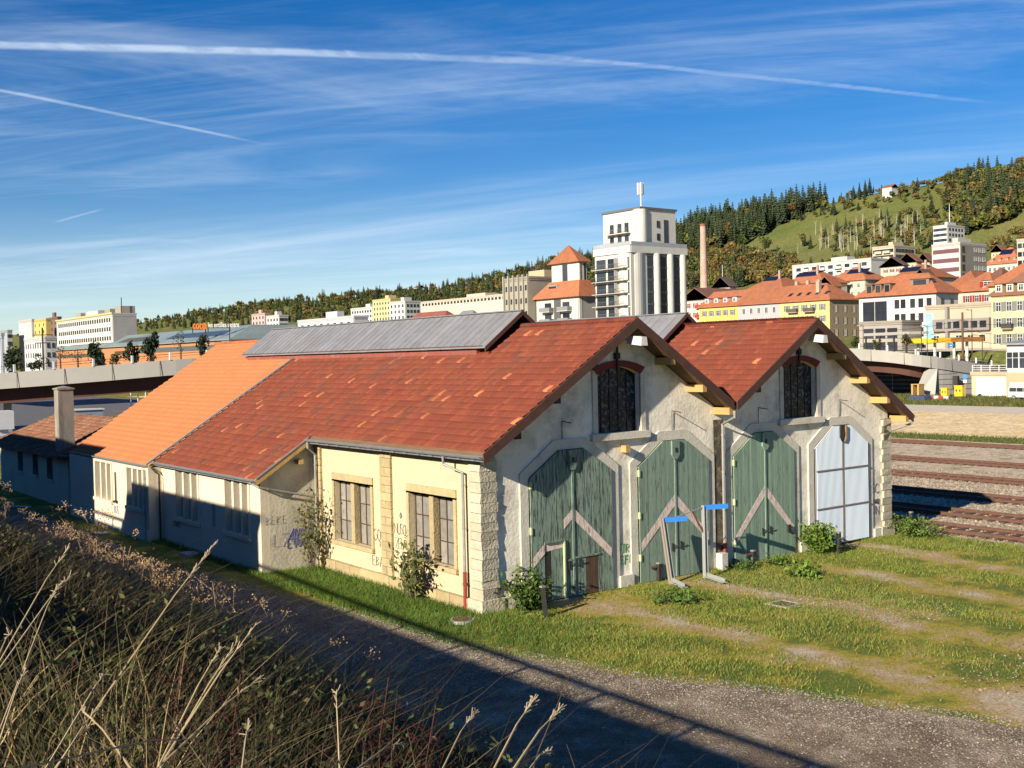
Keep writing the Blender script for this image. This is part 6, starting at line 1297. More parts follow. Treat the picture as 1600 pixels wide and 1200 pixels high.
# parked cars along the bridge road, mostly hidden by the parapet
for k, (u, c_, l_) in enumerate(((1478,(.65,.65,.64),'white car passing on the bridge road below the brown canopy'),(1494,(.10,.02,.03),'dark red car on the bridge road left of the rusty mast'),(1452,(.62,.62,.62),'silver car on the bridge road under the yellow canopy'),(1524,(.03,.03,.035),'black car on the bridge road right of the street lamp'))):
    p = P_(u, 553, 206+k+(u-1450)*.06); vehicle('car', l_, 'car', (p[0],p[1],float(np.interp(u,[1440,1540],[5.35,3.9]))), R(95), sedan, 1.75, swin, c_, .31, (-1.3,1.3))
p = P_(1486,541,228); t = thing('road_sign', (p[0],p[1],5), 'round blue traffic sign on the bridge road', 'sign'); q = MB(); q.tube([(p[0],p[1],4),(p[0],p[1],p[2]+.9)], .06, 6); q.build('post', M['steel'], t); q = MB(); q.tube([(p[0]-.08,p[1]-.05,p[2]+.2),(p[0]-.14,p[1]-.09,p[2]+.2)], .45, 18); q.build('disc', M['blue'], t); q = MB(); q.box(p[0]-.20,p[0]-.15,p[1]-.35,p[1]+.25,p[2]+.08,p[2]+.3); q.build('arrow', M['white'], t)
# things under the bridge on the left
p = P_(134,648,150); t = thing('site_hut', (p[0],p[1],0), 'pale blue site hut in the shade under the bridge, right of the square chimney', 'hut'); q = MB(); q.box(p[0]-1.8,p[0]+1.8,p[1]-1.2,p[1]+1.2,0,2.6); q.build('wall', pm((.38,.44,.52)), t); q = MB(); q.box(p[0]-1.95,p[0]+1.95,p[1]-1.35,p[1]+1.35,2.603,2.75); q.build('roof', M['white'], t); q = MB(); q.box(p[0]-.5,p[0]+.3,p[1]-1.23,p[1]-1.202,.1,2.1); q.build('door', pm((.25,.28,.33)), t)
p = P_(4,648,146); t = thing('site_container', (p[0],p[1],0), 'white container cut by the left edge under the bridge', 'container'); q = MB(); q.box(p[0]-1.3,p[0]+1.0,p[1]-1.2,p[1]+1.2,.8,3.0); q.build('body', M['white'], t); q = MB(); q.box(p[0]-.9,p[0]+.4,p[1]-.9,p[1]+.9,0,.797); q.build('base', M['white'], t)
for k, u in enumerate((205,216,228)): mast('pole', ('thin pale pole under the bridge, %s of three' % ('left','middle','right')[k]), 'pole', u, 605, 635, 175, .09, .08, M['white'], zb=-.2)
wl = [P_(50,661,110), P_(82,664,104)]; t = thing('low_wall', tuple(wl[0][:2])+(0,), 'low pale concrete wall behind the mossy annex roof', 'wall')
for k in range(5): a = np.array(wl[0])+(np.array(wl[1])-wl[0])*k/5; b = np.array(wl[0])+(np.array(wl[1])-wl[0])*(k+.93)/5; q = MB(); q.bar((a[0],a[1],.55),(b[0],b[1],.55),.25,1.1); q.build('block', M['concrete'], t)
# ---------------------------------------------------------------- unseen fence and houses added left of the camera to throw the long shadows
t = thing('shadow_fence', (-21.6, 10, 6.5), 'unseen timber fence added on the embankment to throw the long shadow', 'fence')
FENCE_Z = [z_-.36 for z_ in (8.45,8.45,8.45,8.5,8.6,8.85,8.9)]  # heights shaped to place the shadow edge on the gravel road
def fence_z(y): return float(np.interp(y,[-24,-20,-16,-9,-2,8,60],FENCE_Z))
y = -22.5; k = 0
while y < 60: q = MB(); q.box(-21.62,-21.58,y,y+.98,6.3,fence_z(y)-.05); q.build('board', M['brown'], t); y += 1.0
y = -22.5
while y < 60: q = MB(); q.bar((-21.6,y,fence_z(y)+.36),(-21.6,y+3,fence_z(y+3)+.36),.10,.14); q.build('top_rail', M['brown'], t); q = MB(); q.box(-21.72,-21.63,y,y+.12,6.3,fence_z(y)+.42); q.build('post', M['brown'], t); y += 3.0
for nm, y0, y1, z1, l_ in (('shadow_house',6.6,19.7,11.0,'unseen flat roofed house added to shade the lean-to wall, nearer of two'),('shadow_house',25.5,47.5,12.6,'longer unseen flat roofed house added to shade the annex, farther of two')):
    t = thing(nm, (-25,(y0+y1)/2,6.5), l_, 'house'); q = MB(); q.box(-30,-22.2,y0,y1,6.2,z1-.3); q.build('wall', M['plaster_white'], t); q = MB(); q.box(-30.3,-21.9,y0-.2,y1+.2,z1-.297,z1); q.build('roof', M['roofdark'], t)
    for k in range(3): q = MB(); yc = y0+(y1-y0)*(k+.5)/3; q.box(-22.195,-22.15,yc-.6,yc+.6,7.8,9.2); q.build('window', M['glass'], t)
# ---------------------------------------------------------------- trees
def leaf_quads(P, size, nrm_jit, rng_, up=.3):
    """random small quads around points P"""
    n = len(P); a = rng_.normal(size=(n,3)); a[:,2] += up; a /= np.linalg.norm(a, axis=1)[:,None]
    b = np.cross(a, rng_.normal(size=(n,3))); b /= np.linalg.norm(b, axis=1)[:,None]; c = np.cross(a, b)
    s = np.asarray(size)[:,None]*.5 if np.ndim(size) else size*.5
    V = np.stack([P-b*s*1.25, P-c*s*.62-b*s*.1, P+b*s*1.25+a*s*.3, P+c*s*.62-b*s*.1], 1)
    F = np.arange(n*4).reshape(n,4); return V.reshape(-1,3), F
def spruce_arrays(h, r, seed, layers=9, per=9):
    g = np.random.default_rng(seed); V = []; F = []; C = []
    for i in range(layers):
        f = i/layers; z0 = h*(.10+.88*f); rr = r*(1-f)**.85*g.uniform(.85,1.1)+.008
        for k in range(per):
            a = 2*math.pi*(k+g.uniform(-.3,.3))/per+i; R1 = rr*g.uniform(.7,1.15); w = .62*R1+.006; d = np.array([math.cos(a),math.sin(a),0]); s = np.array([-d[1],d[0],0])
            tip = d*R1+np.array([0,0,z0-R1*.35]); root = np.array([0,0,z0+h/layers*.75]); mid = d*R1*.55+np.array([0,0,z0+h/layers*.18])
            n = len(V); V += [root, mid+s*w*.6, tip, mid-s*w*.6]; F.append((n,n+1,n+2,n+3)); C.append(g.uniform(.75,1.25))
    return np.array(V), np.array(F), np.array(C)
def leafy_arrays(h, r, seed, n=130, q=None):
    g = np.random.default_rng(seed); nb = 9; cen = g.normal(size=(nb,3)); cen /= np.linalg.norm(cen,axis=1)[:,None]; cen *= g.uniform(.25,.72,(nb,1))
    k = g.integers(0,nb,n); d = g.normal(size=(n,3)); d /= np.linalg.norm(d,axis=1)[:,None]; p = cen[k]+d*g.uniform(.22,.42,(n,1))
    p[:,2] = np.clip(p[:,2],-.85,1); P = p*np.array([r,r,h*.40])+np.array([0,0,h*.58])
    V, F = leaf_quads(P, g.uniform(.7,1.3,n)*(q or r*.42), 1, g); shade = g.uniform(.72,1.28,nb)[k]*g.uniform(.85,1.15,n)
    return V, F, shade
SPR = [spruce_arrays(1., .19+.03*(i%3), i, 10, 9) for i in range(5)]; LFY = [leafy_arrays(1., .34+.05*(i%3), 40+i) for i in range(6)]
SPC = np.array([.042,.058,.028]); GRN = [np.array(c) for c in ((.11,.12,.03),(.08,.10,.03),(.14,.13,.035))]; AUT = [np.array(c) for c in ((.165,.11,.034),(.135,.085,.03),(.18,.14,.042),(.12,.08,.032))]; OLV = [np.array(c) for c in ((.13,.115,.04),(.16,.12,.04),(.105,.10,.038))]
def forest(name, items, label, base):
    """items: (x, y, z, h, kind, colour) -> one joined mesh"""
    Vs, Fs, Cs, k = [], [], [], 0
    for x, y, z, h, kind, col in items:
        A = (SPR if kind == 's' else LFY)[random.randrange(5)]; a = random.uniform(0,6.28); c, s = math.cos(a), math.sin(a); w = h*random.uniform(.85,1.2)
        V = A[0]; X = np.stack([(V[:,0]*c-V[:,1]*s)*w+x, (V[:,0]*s+V[:,1]*c)*w+y, V[:,2]*h+z],1)
        Vs.append(X); Fs.append(A[1]+k); k += len(X); Cs.append(np.array(col)[None]*A[2][:,None])
    o = np_mesh(name, np.concatenate(Vs), np.concatenate(Fs), M['needle'], col=np.concatenate(Cs)); tag(o, label, 'woods', kind='stuff'); return o
def pinp(poly, u, v):
    c = np.zeros(len(u), bool); n = len(poly); j = n-1
    for i in range(n):
        (xi, yi), (xj, yj) = poly[i], poly[j]; c ^= ((yi > v) != (yj > v)) & (u < (xj-xi)*(v-yi)/(yj-yi+1e-9)+xi); j = i
    return c
SKU = np.array([s[0] for s in SKYLINE]); SKV = np.array([s[1] for s in SKYLINE])
def region(poly, n, kinds, hr, seed):
    g = np.random.default_rng(seed); us = np.array([p[0] for p in poly]); vs = np.array([p[1] for p in poly]); out = []
    u = g.uniform(us.min(), us.max(), n*3); v = g.uniform(vs.min(), vs.max(), n*3); ok = pinp(poly, u, v); u, v = u[ok][:n], v[ok][:n]
    if not len(u): return out
    Q, hit, dd = march(u, v)
    for q, h_, d_ in zip(Q, hit, dd):
        if not h_: continue
        kd = random.random(); acc_ = 0
        for pr, kind, pal in kinds:
            acc_ += pr
            if kd <= acc_: out.append((q[0]+random.uniform(-3,3), q[1]+random.uniform(-3,3), float(terr(q[0],q[1]))-.5, random.uniform(*hr)*(1.15 if kind == 's' else .85), kind, np.array(random.choice(pal) if isinstance(pal, list) else pal)*random.uniform(.75,1.25))); break
    return out
mixL = [(.42,'s',SPC),(.33,'l',GRN),(.16,'l',OLV),(.09,'l',AUT)]; spr = [(.86,'s',SPC),(.10,'l',GRN),(.04,'l',AUT)]; aut = [(.14,'s',SPC),(.32,'l',OLV),(.30,'l',AUT),(.24,'l',GRN)]; scrub = [(.28,'s',SPC),(.40,'l',OLV),(.07,'l',AUT),(.25,'l',GRN)]
it = []
for u in np.arange(40, 1600, 1.6):                        # along the crest
    r = ray(u, 500); k = (XR-25-CAM[0])/r[0]; p = CAM+r*k; x, y = XR+random.uniform(-50,30), p[1]+random.uniform(-8,8)
    th = float(np.interp(u, SKU, [s[2] for s in SKYLINE])); D_ = math.hypot(x-CAM[0], y-CAM[1]); hh = th*D_/FPX*.80*random.uniform(.6,1.5)
    hh = min(max(hh, 7), 21)
    if u > 1375 and random.random() < .35: continue
    s_ = u < 560 and random.random() < .5 or (560 <= u < 1365 and random.random() < .8) or (u >= 1365 and random.random() < .2)
    it.append((x, y, float(terr(x,y))-.5, hh, 's' if s_ else 'l', (SPC if s_ else random.choice(GRN+OLV+(AUT if random.random() < .4 else [])))*random.uniform(.8,1.2)))
it += region([(60,524),(215,502),(330,483),(450,466),(640,449),(720,436),(800,420),(870,400),(935,388),(930,500),(560,500),(200,520)], 1500, mixL, (11,17), 1)
forest('left_woods', it, 'dense mixed autumn woods along the left hill crest and slope', None)
it = region([(1052,352),(1100,334),(1180,318),(1290,300),(1352,288),(1360,296),(1300,315),(1270,330),(1235,348),(1205,358),(1185,375),(1160,385),(1120,395),(1060,400)], 620, spr, (15,22), 2)
forest('spruce_woods', it, 'dark spruce woods on the slope above the brick chimney', None)
it = region([(1060,385),(1115,395),(1180,400),(1200,412),(1240,415),(1250,432),(1230,450),(1060,452)], 420, aut, (9,14), 3)
it += region([(1240,425),(1300,412),(1370,405),(1370,420),(1300,430)], 40, aut, (6,10), 12)
forest('autumn_woods', it, 'golden and olive autumn woods at the foot of the meadow', None)
it = region([(1285,365),(1330,352),(1400,340),(1450,330),(1480,345),(1505,370),(1460,400),(1430,400),(1400,385),(1360,392),(1300,395),(1255,390)], 150, scrub, (6,10), 4)
it += region([(1485,290),(1530,268),(1600,262),(1600,338),(1530,365),(1510,372),(1480,330)], 290, mixL, (11,17), 5)
forest('scrub_woods', it, 'scrubby woods with bare pale trunks behind the white tower', None)
it = region([(1545,382),(1600,362),(1600,395),(1545,400)], 25, aut, (6,9), 6)+region([(1380,292),(1440,284),(1480,280),(1480,287),(1430,296)], 40, aut, (7,10), 7)+region([(1355,300),(1400,294),(1470,285),(1450,296),(1375,312)],18,aut,(4,7),9)
forest('crest_bushes', it, 'rows of autumn bushes along the crest of the meadow and hedges below', None)
# bare pale trunks
g_ = np.random.default_rng(5); uu = g_.uniform(1235,1440,75); vv = g_.uniform(352,398,75)
ok = pinp([(1255,372),(1330,352),(1440,345),(1440,392),(1300,400),(1235,402)], uu, vv); Q, hit, dd = march(uu[ok], vv[ok])
tr = MB(); tr.tube([(0,0,-.5),(.05,0,.5),(.02,.05,1.)], [.022,.016,.006], 5)
for k in range(5): a = k*1.3; z = .45+.1*k; tr.tube([(0,0,z),(.16*math.cos(a),.16*math.sin(a),z+.10)], [.008,.003], 3)
tro = tr.build('trunk', M['bark_pale'], loc=(0,0,0)); bare_me = tro.data; bpy.data.objects.remove(tro)
for q, h_ in zip(Q, hit):
    if not h_: continue
    t = thing('bare_tree', tuple(map(float,q)), 'bare pale trunk of a dead tree on the scrubby slope', 'tree', 'bare pale dead trees on the scrubby slope'); hh = random.uniform(8,13)
    o = inst('trunk', bare_me, t, q, rot=random.uniform(0,6), scale=(hh,hh,hh))
def crown_mesh(arr, col, m, name='crown'):
    o = np_mesh(name, arr[0], arr[1], m, col=np.array(col)[None]*arr[2][:,None]); me = o.data; bpy.data.objects.remove(o); return me
tk = MB(); tk.tube([(0,0,-.05),(0,0,.35),(.01,0,.8)], [.032,.022,.006], 6)
for k in range(4): tk.tube([(0,0,.3+.08*k),(.14*math.cos(k*1.7),.14*math.sin(k*1.7),.48+.08*k)], [.010,.004], 4)
tko = tk.build('trunk', M['bark'], loc=(0,0,0)); trunk_me = tko.data; bpy.data.objects.remove(tko)
BIGS = [spruce_arrays(1., .20, 90+i, 14, 12) for i in range(3)]; BIGL = [leafy_arrays(1., .36, 80+i, 330, .085) for i in range(4)]
def single_tree(name, label, pos, h, arr, col, m=None, cat='tree', group=None, w=1.):
    t = thing(name, tuple(map(float,pos)), label, cat, group); inst('trunk', trunk_me, t, pos, rot=random.uniform(0,6), scale=(h*w,h*w,h))
    inst('crown', crown_mesh(arr, col, m or M['needle']), t, pos, rot=random.uniform(0,6), scale=(h*w,h*w,h)); return t
# free-standing trees of the hill: (u, v of the foot, pixel height, kind, label)
HT = [(1352,300,24,'s','tallest dark spruce at the upper edge of the woods, against the sky'),(1359,300,25,'s','dark spruce at the very right tip of the spruce woods'),(1343,303,22,'s','dark spruce second from the tip of the spruce woods'),(1334,305,20,'s','slimmer spruce left of the spruce pair on the skyline'),
 (1303,338,22,'s','dark spruce standing with a round tree in the middle of the meadow'),(1326,334,22,'o','round olive tree in the middle of the meadow'),(1288,343,12,'o','small bush left of the meadow spruce'),(1370,317,10,'o','small round tree high on the meadow'),
 (1456,338,30,'s','single dark spruce above the white tower, right of the meadow'),(1586,266,20,'s','tall spruce on the skyline at the right'),(1597,268,14,'s','spruce cut by the right edge on the skyline'),(1196,402,34,'l','dense green tree low on the meadow, left of the white long flats'),(1160,395,28,'l','broad green tree between chimney and meadow'),(1255,388,24,'o','tree beside the lower meadow, with bare trunks around'),(1290,372,16,'s','flat topped dark pine among the bare trunks'),
 (1122,428,30,'a','golden tree right behind the brick chimney'),(1150,445,28,'a','bright orange tree above the brown roof'),(1175,440,28,'a','golden brown tree left of the solar roofs'),(1210,432,26,'a','rusty tree above the solar roofs'),(1085,440,40,'l','tall dark green tree left of the brick chimney'),(1365,440,30,'l','dark green tree between the white flats and the villas'),(1440,392,26,'l','green tree right of the stepped flats'),(1553,386,14,'a','yellow tree beside the chalet at the right edge'),(1545,340,26,'a','yellow green tree at the edge of the right meadow'),(1495,330,34,'o','tall olive tree right above the white tower'),(1535,300,34,'o','big round tree on the right skyline'),(1410,312,26,'o','autumn tree at the left end of the right hand woods'),(1120,440,16,'l','bush below the brick chimney'),(905,395,14,'s','spruce above the orange pyramid roof')]
pal = {'s':SPC,'l':GRN[1],'o':OLV[0],'a':AUT[2]}
Q, hit, dd = march([h[0] for h in HT], [h[1] for h in HT])
for (u, v, ph, kd, lb), q, ok_, D_ in zip(HT, Q, hit, dd):
    if not ok_: q = np.array([XR-5.,0,0]); r = ray(u,v); q = CAM+r*((XR-5-CAM[0])/r[0]); q[2] = float(terr(q[0],q[1])); D_ = math.hypot(q[0]-CAM[0],q[1]-CAM[1])
    single_tree('spruce_tree' if kd == 's' else 'broadleaf_tree', lb, q, ph*D_/FPX*1.05, (BIGS if kd == 's' else BIGL)[random.randrange(3)], np.array(pal[kd])*random.uniform(.85,1.15))
# trees behind the left part of the bridge
BT = [(20,575,36,'l',1.0,'dark round bush tree at the left edge above the bridge'),(95,573,34,'b',1.1,'thin half bare brownish tree left above the bridge'),(122,571,32,'b',1.4,'spreading half bare tree before the orange shopping centre'),(152,571,40,'p',1.0,'ragged dark evergreen third from the right above the bridge'),(182,567,14,'l',1.3,'small dark bush between two evergreens above the bridge'),(208,565,32,'p',.9,'dense rounded evergreen before the window grid of the centre'),(237,563,44,'p',.85,'tallest dark evergreen above the bridge'),(283,560,44,'b',.9,'sparse yellowing tree before the orange wall'),(318,556,34,'p',.75,'narrow dark evergreen at the right, by the new orange roof'),(62,572,18,'l',1.4,'low dark shrub beside the dark mast')]
for u, v, ph, kd, w, lb in BT:
    D_ = 168+random.uniform(-5,10); q = at(u, v+8, D_); h = (ph+8)*D_/FPX
    if kd == 'b': arr = leafy_arrays(1., .34, int(u), 120, .05); col = (.12,.10,.045)
    elif kd == 'p':
        arr = leafy_arrays(1., .30, int(u), 520, .075); arr[0][:,2] *= 1.0; tz = np.clip((arr[0][:,2]-.3)/.75,0,1); arr[0][:,0] *= 1-.45*tz; arr[0][:,1] *= 1-.45*tz; arr[0][:,2] = .08+arr[0][:,2]*.92; col = (.022,.034,.018)
    else: arr = leafy_arrays(1., .42, int(u), 420, .08); arr[0][:,2] = arr[0][:,2]*1.1-.22; col = (.03,.04,.016)
    V_ = arr[0]; V_[:,2] = .02+(V_[:,2]-V_[:,2].min())/np.ptp(V_[:,2])*.98 if kd != 'b' else V_[:,2]
    single_tree('evergreen_tree' if kd == 'p' else 'tree' if kd == 'b' else 'bush', lb, q, h, arr, col, w=w*(1.5 if kd == 'p' else 1.), cat='tree' if kd != 'l' else 'bush')
for u, v, lb in ((1336,549,'small dark tree beside the station canopy, left of two'),(1370,551,'small dark tree beside the station canopy, right of two'),(1418,545,'thin tree before the white factory building')):
    D_ = 232; q = at(u, v+6, D_); single_tree('tree', lb, q, 30*D_/FPX, BIGL[random.randrange(3)], (.04,.05,.02), w=.8)
q = at(170,650,140); q[2] = 0; single_tree('bush', 'green bush in a sunny spot under the bridge', q, 2.4, leafy_arrays(1.,.6,3,300,.12), (.10,.13,.03), cat='bush', w=1.4)

# ---------------------------------------------------------------- plants by the sheds
def stems_and_leaves(h, r, n_stem, per, leafsz, col, seed, droop=.0, hollow=.15, colvar=.35, yellow=.0):
    g = np.random.default_rng(seed); st = MB(); P = []
    for k in range(n_stem):
        a = g.uniform(0,6.28); rr = r*math.sqrt(g.uniform(.02,1)); hh = h*g.uniform(.55,1.05)*(1-.35*(rr/r)); tip = np.array([rr*math.cos(a), rr*math.sin(a), hh]); root = np.array([g.normal()*.06, g.normal()*.06, -.05])
        mid = root*.5+tip*.5+np.array([0,0,h*.10]); st.tube([root, mid, tip], [.018,.012,.005], 5)
        for j in range(per): f = g.uniform(hollow,1.05); p = (1-f)**2*root+2*f*(1-f)*mid+f*f*tip; P.append(p+g.normal(size=3)*leafsz*.9)
    P = np.array(P); P[:,2] = np.maximum(P[:,2], .03); V, F = leaf_quads(P, g.uniform(.7,1.3,len(P))*leafsz, 1, g, up=.9)
    C = np.array(col)[None]*g.uniform(1-colvar,1+colvar,(len(P),1))
    if yellow: m_ = g.random(len(P)) < yellow; C[m_] = np.array([.30,.24,.05])
    return st, V, F, C
def plant(name, label, cat, pos, h, r, n_stem, per, leafsz, col, seed, squash=(1,1), **k):
    t = thing(name, tuple(pos), label, cat); st, V, F, C = stems_and_leaves(h, r, n_stem, per, leafsz, col, seed, **k)
    V = V*np.array([squash[0],squash[1],1]); st.v = [(x*squash[0]+pos[0], y*squash[1]+pos[1], z+pos[2]) for x,y,z in st.v]; st.build('stems', M['bark'], t)
    np_mesh('leaves', V+np.array(pos), F, M['leaf'], t, col=C); return t
plant('wall_shrub', 'tall straggly elder growing against the drainpipe in the corner of two walls', 'shrub', (-.75,10.35,.0), 3.9, 1.05, 18, 21, .20, (.115,.125,.045), 11, squash=(.55,.9), yellow=.10)
plant('wall_shrub', 'drooping leafy shrub growing before the right hand pair of side windows', 'shrub', (-.65,3.35,.0), 2.3, 1.0, 17, 23, .21, (.10,.115,.04), 12, squash=(.6,1.1), yellow=.12)
plant('bush', 'dense green bush beside the rough stone corner and the oldest gate', 'bush', (1.15,-.75,0), 1.55, .85, 40, 34, .13, (.075,.13,.022), 13)
plant('bush', 'bright green bush between the white gate and its green neighbour', 'bush', (15.95,-.75,0), 1.55, .75, 40, 32, .15, (.13,.21,.03), 14)
plant('nettles', 'patch of tall nettles at the right hand corner by the tracks', 'nettles', (22.2,-.9,0), .95, 1.5, 60, 20, .12, (.12,.19,.035), 15)
plant('weed_clump', 'leafy weed clump in front of the freshest green gate', 'weeds', (11.9,-3.2,0), .42, .65, 26, 16, .16, (.14,.22,.035), 16)
plant('weed_clump', 'leafy weed clump before the pier between the first two gates', 'weeds', (5.6,-3.0,0), .35, .9, 34, 16, .13, (.10,.17,.03), 17)
plant('weed_clump', 'small leafy weed clump beside the short post before the white gate', 'weeds', (13.0,-1.2,0), .32, .7, 26, 16, .12, (.11,.18,.03), 18)
plant('weed_clump', 'low weeds at the foot of the valley drainpipe', 'weeds', (11.4,-.8,0), .35, .7, 24, 16, .10, (.08,.14,.03), 19)
# grass as blades
def blades(n, xy, h, w, lean, cols, name, label, seed, zf=None, segs=2, cat='grass', mat_=None, leanbias=(0,0)):
    g = np.random.default_rng(seed); P = np.zeros((n,3)); P[:,:2] = xy; P[:,2] = 0 if zf is None else zf(xy[:,0], xy[:,1])
    H = h*g.uniform(.5,1.25,n); a = g.uniform(0,6.28,n); L = np.stack([np.cos(a)+leanbias[0],np.sin(a)+leanbias[1],np.zeros(n)],1)*(lean*g.uniform(.2,1.3,n)*H)[:,None]; b = g.uniform(0,6.28,n); S_ = np.stack([np.cos(b),np.sin(b),np.zeros(n)],1)
    rows = []
    for i in range(segs+1):
        f = i/segs; c = P+L*(f*f)+np.array([0,0,1.])*(H*(f-.18*f*f*lean))[:,None]; ww = (w*(1-.88*f))*g.uniform(.9,1.1); rows.append(c-S_*ww/2); rows.append(c+S_*ww/2)
    V = np.stack(rows,1).reshape(-1,3); k = 2*(segs+1); F = []
    base_ = np.arange(n)*k
    for i in range(segs): F.append(np.stack([base_+2*i, base_+2*i+1, base_+2*i+3, base_+2*i+2],1))
    F = np.stack(F,1).reshape(-1,4); cols = np.array(cols); C = cols[g.integers(0,len(cols),n)]*g.uniform(.7,1.3,(n,1)); C = np.repeat(C, segs, 0)
    return tag(np_mesh(name, V, F, mat_ or M['leaf'], col=C), label, cat, kind='stuff')
g = np.random.default_rng(21)
def yard_pts(n):
    x = g.uniform(-1.3,23.2,n*4); y = g.uniform(-19,-.1,n*4); d = np.min(np.abs(x[:,None]+ .8*np.sin(y*.5+x)[:,None]-np.array([3.7,8.6,13.6,18.5])[None]),1)
    ex = np.interp(y, [e[1] for e in edge][::-1], [e[0] for e in edge][::-1])
    cl = .5+.5*np.sin(x*1.3+1.7*np.sin(y*.9))*np.sin(y*1.1+1.3*np.sin(x*.7)); far = np.clip((y+17)/14,.25,1)
    keep = (g.random(n*4) < np.clip((d-.55)/1.1,.07,1)*(.28+.72*cl)*far*np.clip((x-ex)/1.5,.0,1)) & (x > ex-.1); p = np.stack([x,y],1)[keep]; return p[:n]
xy = yard_pts(70000); GC = [(.13,.20,.035),(.17,.25,.045),(.11,.17,.032),(.25,.26,.06),(.32,.26,.065)]
blades(len(xy), xy, .115, .024, .9, GC, 'yard_grass', 'short green grass and weeds growing in stripes before the gates', 22)
x = g.uniform(-3.0,.6,60000); y = g.uniform(-5.0,46,60000); ex = np.interp(y, [e[1] for e in edge][::-1], [e[0] for e in edge][::-1]); wx = np.where(y < -.25, .6, np.where(y < YL0, -.17, np.where(y < YO, XLN, XO))); kp = (x > ex-.25+g.normal(size=60000)*.2) & (x < wx-.02) & (g.random(60000) < np.interp(y,[-5,-1,0,12,46],[.15,.6,1,.8,.4])); xy = np.stack([x,y],1)[kp]
blades(len(xy), xy, .20, .022, .7, [(.085,.16,.025),(.11,.19,.03),(.07,.12,.022)], 'wall_grass', 'lush grass strip between the shed wall and the gravel track', 23)
n = 9000; xy = np.stack([g.uniform(68,73,n), g.uniform(5,60,n)],1); blades(n, xy, .30, .06, .7, [(.09,.12,.03),(.14,.14,.04),(.07,.10,.025)], 'far_grass', 'grass strip between the tracks and the sandy lot', 24)
n = 14000; xy = np.stack([g.uniform(121,150,n), g.uniform(30,100,n)],1); blades(n, xy, .5, .12, .7, [(.08,.12,.03),(.13,.13,.04),(.06,.09,.022),(.16,.12,.05)], 'bank_grass', 'rough grass bank below the bridge and the garage', 25)
n = 2600; xy = np.stack([g.choice([22.9,27.0,31.8,38.8,46.8,57.5],n)+g.normal(size=n)*.45, g.uniform(-10,30,n)],1); blades(n, xy, .22, .03, .8, [(.13,.14,.04),(.18,.15,.05),(.09,.12,.03)], 'track_weeds', 'thin weeds between the railway tracks', 26)
# loose stones on the track, ballast
def stones(n, xy, s, cols, name, label, seed, zf=None):
    g = np.random.default_rng(seed); O = np.array([[1,0,0],[-1,0,0],[0,1,0],[0,-1,0],[0,0,1],[0,0,-.3]],float); Ft = np.array([[0,2,4],[2,1,4],[1,3,4],[3,0,4]])
    sc = s*g.uniform(.5,1.5,(n,1,3))*np.array([1,1,.6]); V = O[None]*sc+g.normal(size=(n,6,3))*s*.15; V[:,:,:2] += xy[:,None,:]; V[:,:,2] += .012 if zf is None else zf
    F = Ft[None]+(np.arange(n)*6)[:,None,None]; cols = np.array(cols); C = cols[g.integers(0,len(cols),n)]*g.uniform(.75,1.25,(n,1))
    return tag(np_mesh(name, V.reshape(-1,3), F.reshape(-1,3), M['straw'], col=np.repeat(C,4,0)), label, 'stones', kind='stuff')
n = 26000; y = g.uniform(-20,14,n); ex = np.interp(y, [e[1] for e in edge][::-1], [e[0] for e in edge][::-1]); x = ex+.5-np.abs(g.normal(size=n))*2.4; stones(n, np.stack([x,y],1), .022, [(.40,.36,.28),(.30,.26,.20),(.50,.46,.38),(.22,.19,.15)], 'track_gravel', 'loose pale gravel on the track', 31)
n = 26000; x = g.uniform(23.2,47,n); stones(n, np.stack([x,g.uniform(-8,20,n)],1), .055, [(.52,.44,.33),(.42,.34,.25),(.62,.54,.43),(.30,.20,.13)], 'ballast_stones', 'pale ballast stones between the rails', 32, .02)
n = 1600; xs_ = g.uniform(4,23,n); stones(n, np.stack([xs_,-14-g.normal(size=n)*1.0-(xs_-4)*.05],1)[:n], .03, [(.5,.44,.38),(.36,.28,.22),(.16,.04,.03)], 'yard_stones', 'pale stones and dead weeds at the edge of the turf', 33)
n = 2600; stones(n, np.stack([g.uniform(8,11,n)+g.normal(size=n)*.6,g.uniform(-10,-1,n)],1), .022, [(.5,.46,.38),(.36,.3,.24)], 'strip_stones', 'fine stones on the bare strip before the gates', 34)

# ---------------------------------------------------------------- posts, gantry brackets, covers in the yard
def post(u, v, h, label, tilt=(0,0), T=False):
    p = gz(u, v); t = thing('post', (float(p[0]),float(p[1]),0), label, 'post'); q = MB(); q.bar((p[0],p[1],-.2),(p[0]+tilt[0],p[1]+tilt[1],h),.13,.13); q.build('shaft', M['dark'], t)
    q = MB(); q.bar((p[0]+tilt[0],p[1]+tilt[1],h+.002),(p[0]+tilt[0],p[1]+tilt[1],h+.05),.15,.15); q.build('cap', M['pipe'], t)
    if T: q = MB(); q.bar((p[0]-.35,p[1]+.05,h-.1),(p[0]+.2,p[1]-.02,h-.08),.06,.06); q.build('lever', M['rust'], t)
post(854,965,.95,'leaning dark post standing nearest the camera, in front of the bush', (-.10,.05)); post(1030,908,.62,'short dark stub with a small lever at the second gate',T=True); post(1177,884,.55,'short dark stub with a lever before the freshest green gate',T=True); post(1311,866,.85,'dark post before the white gate'); post(1424,829,.80,'dark post at the corner beside the nearest track')
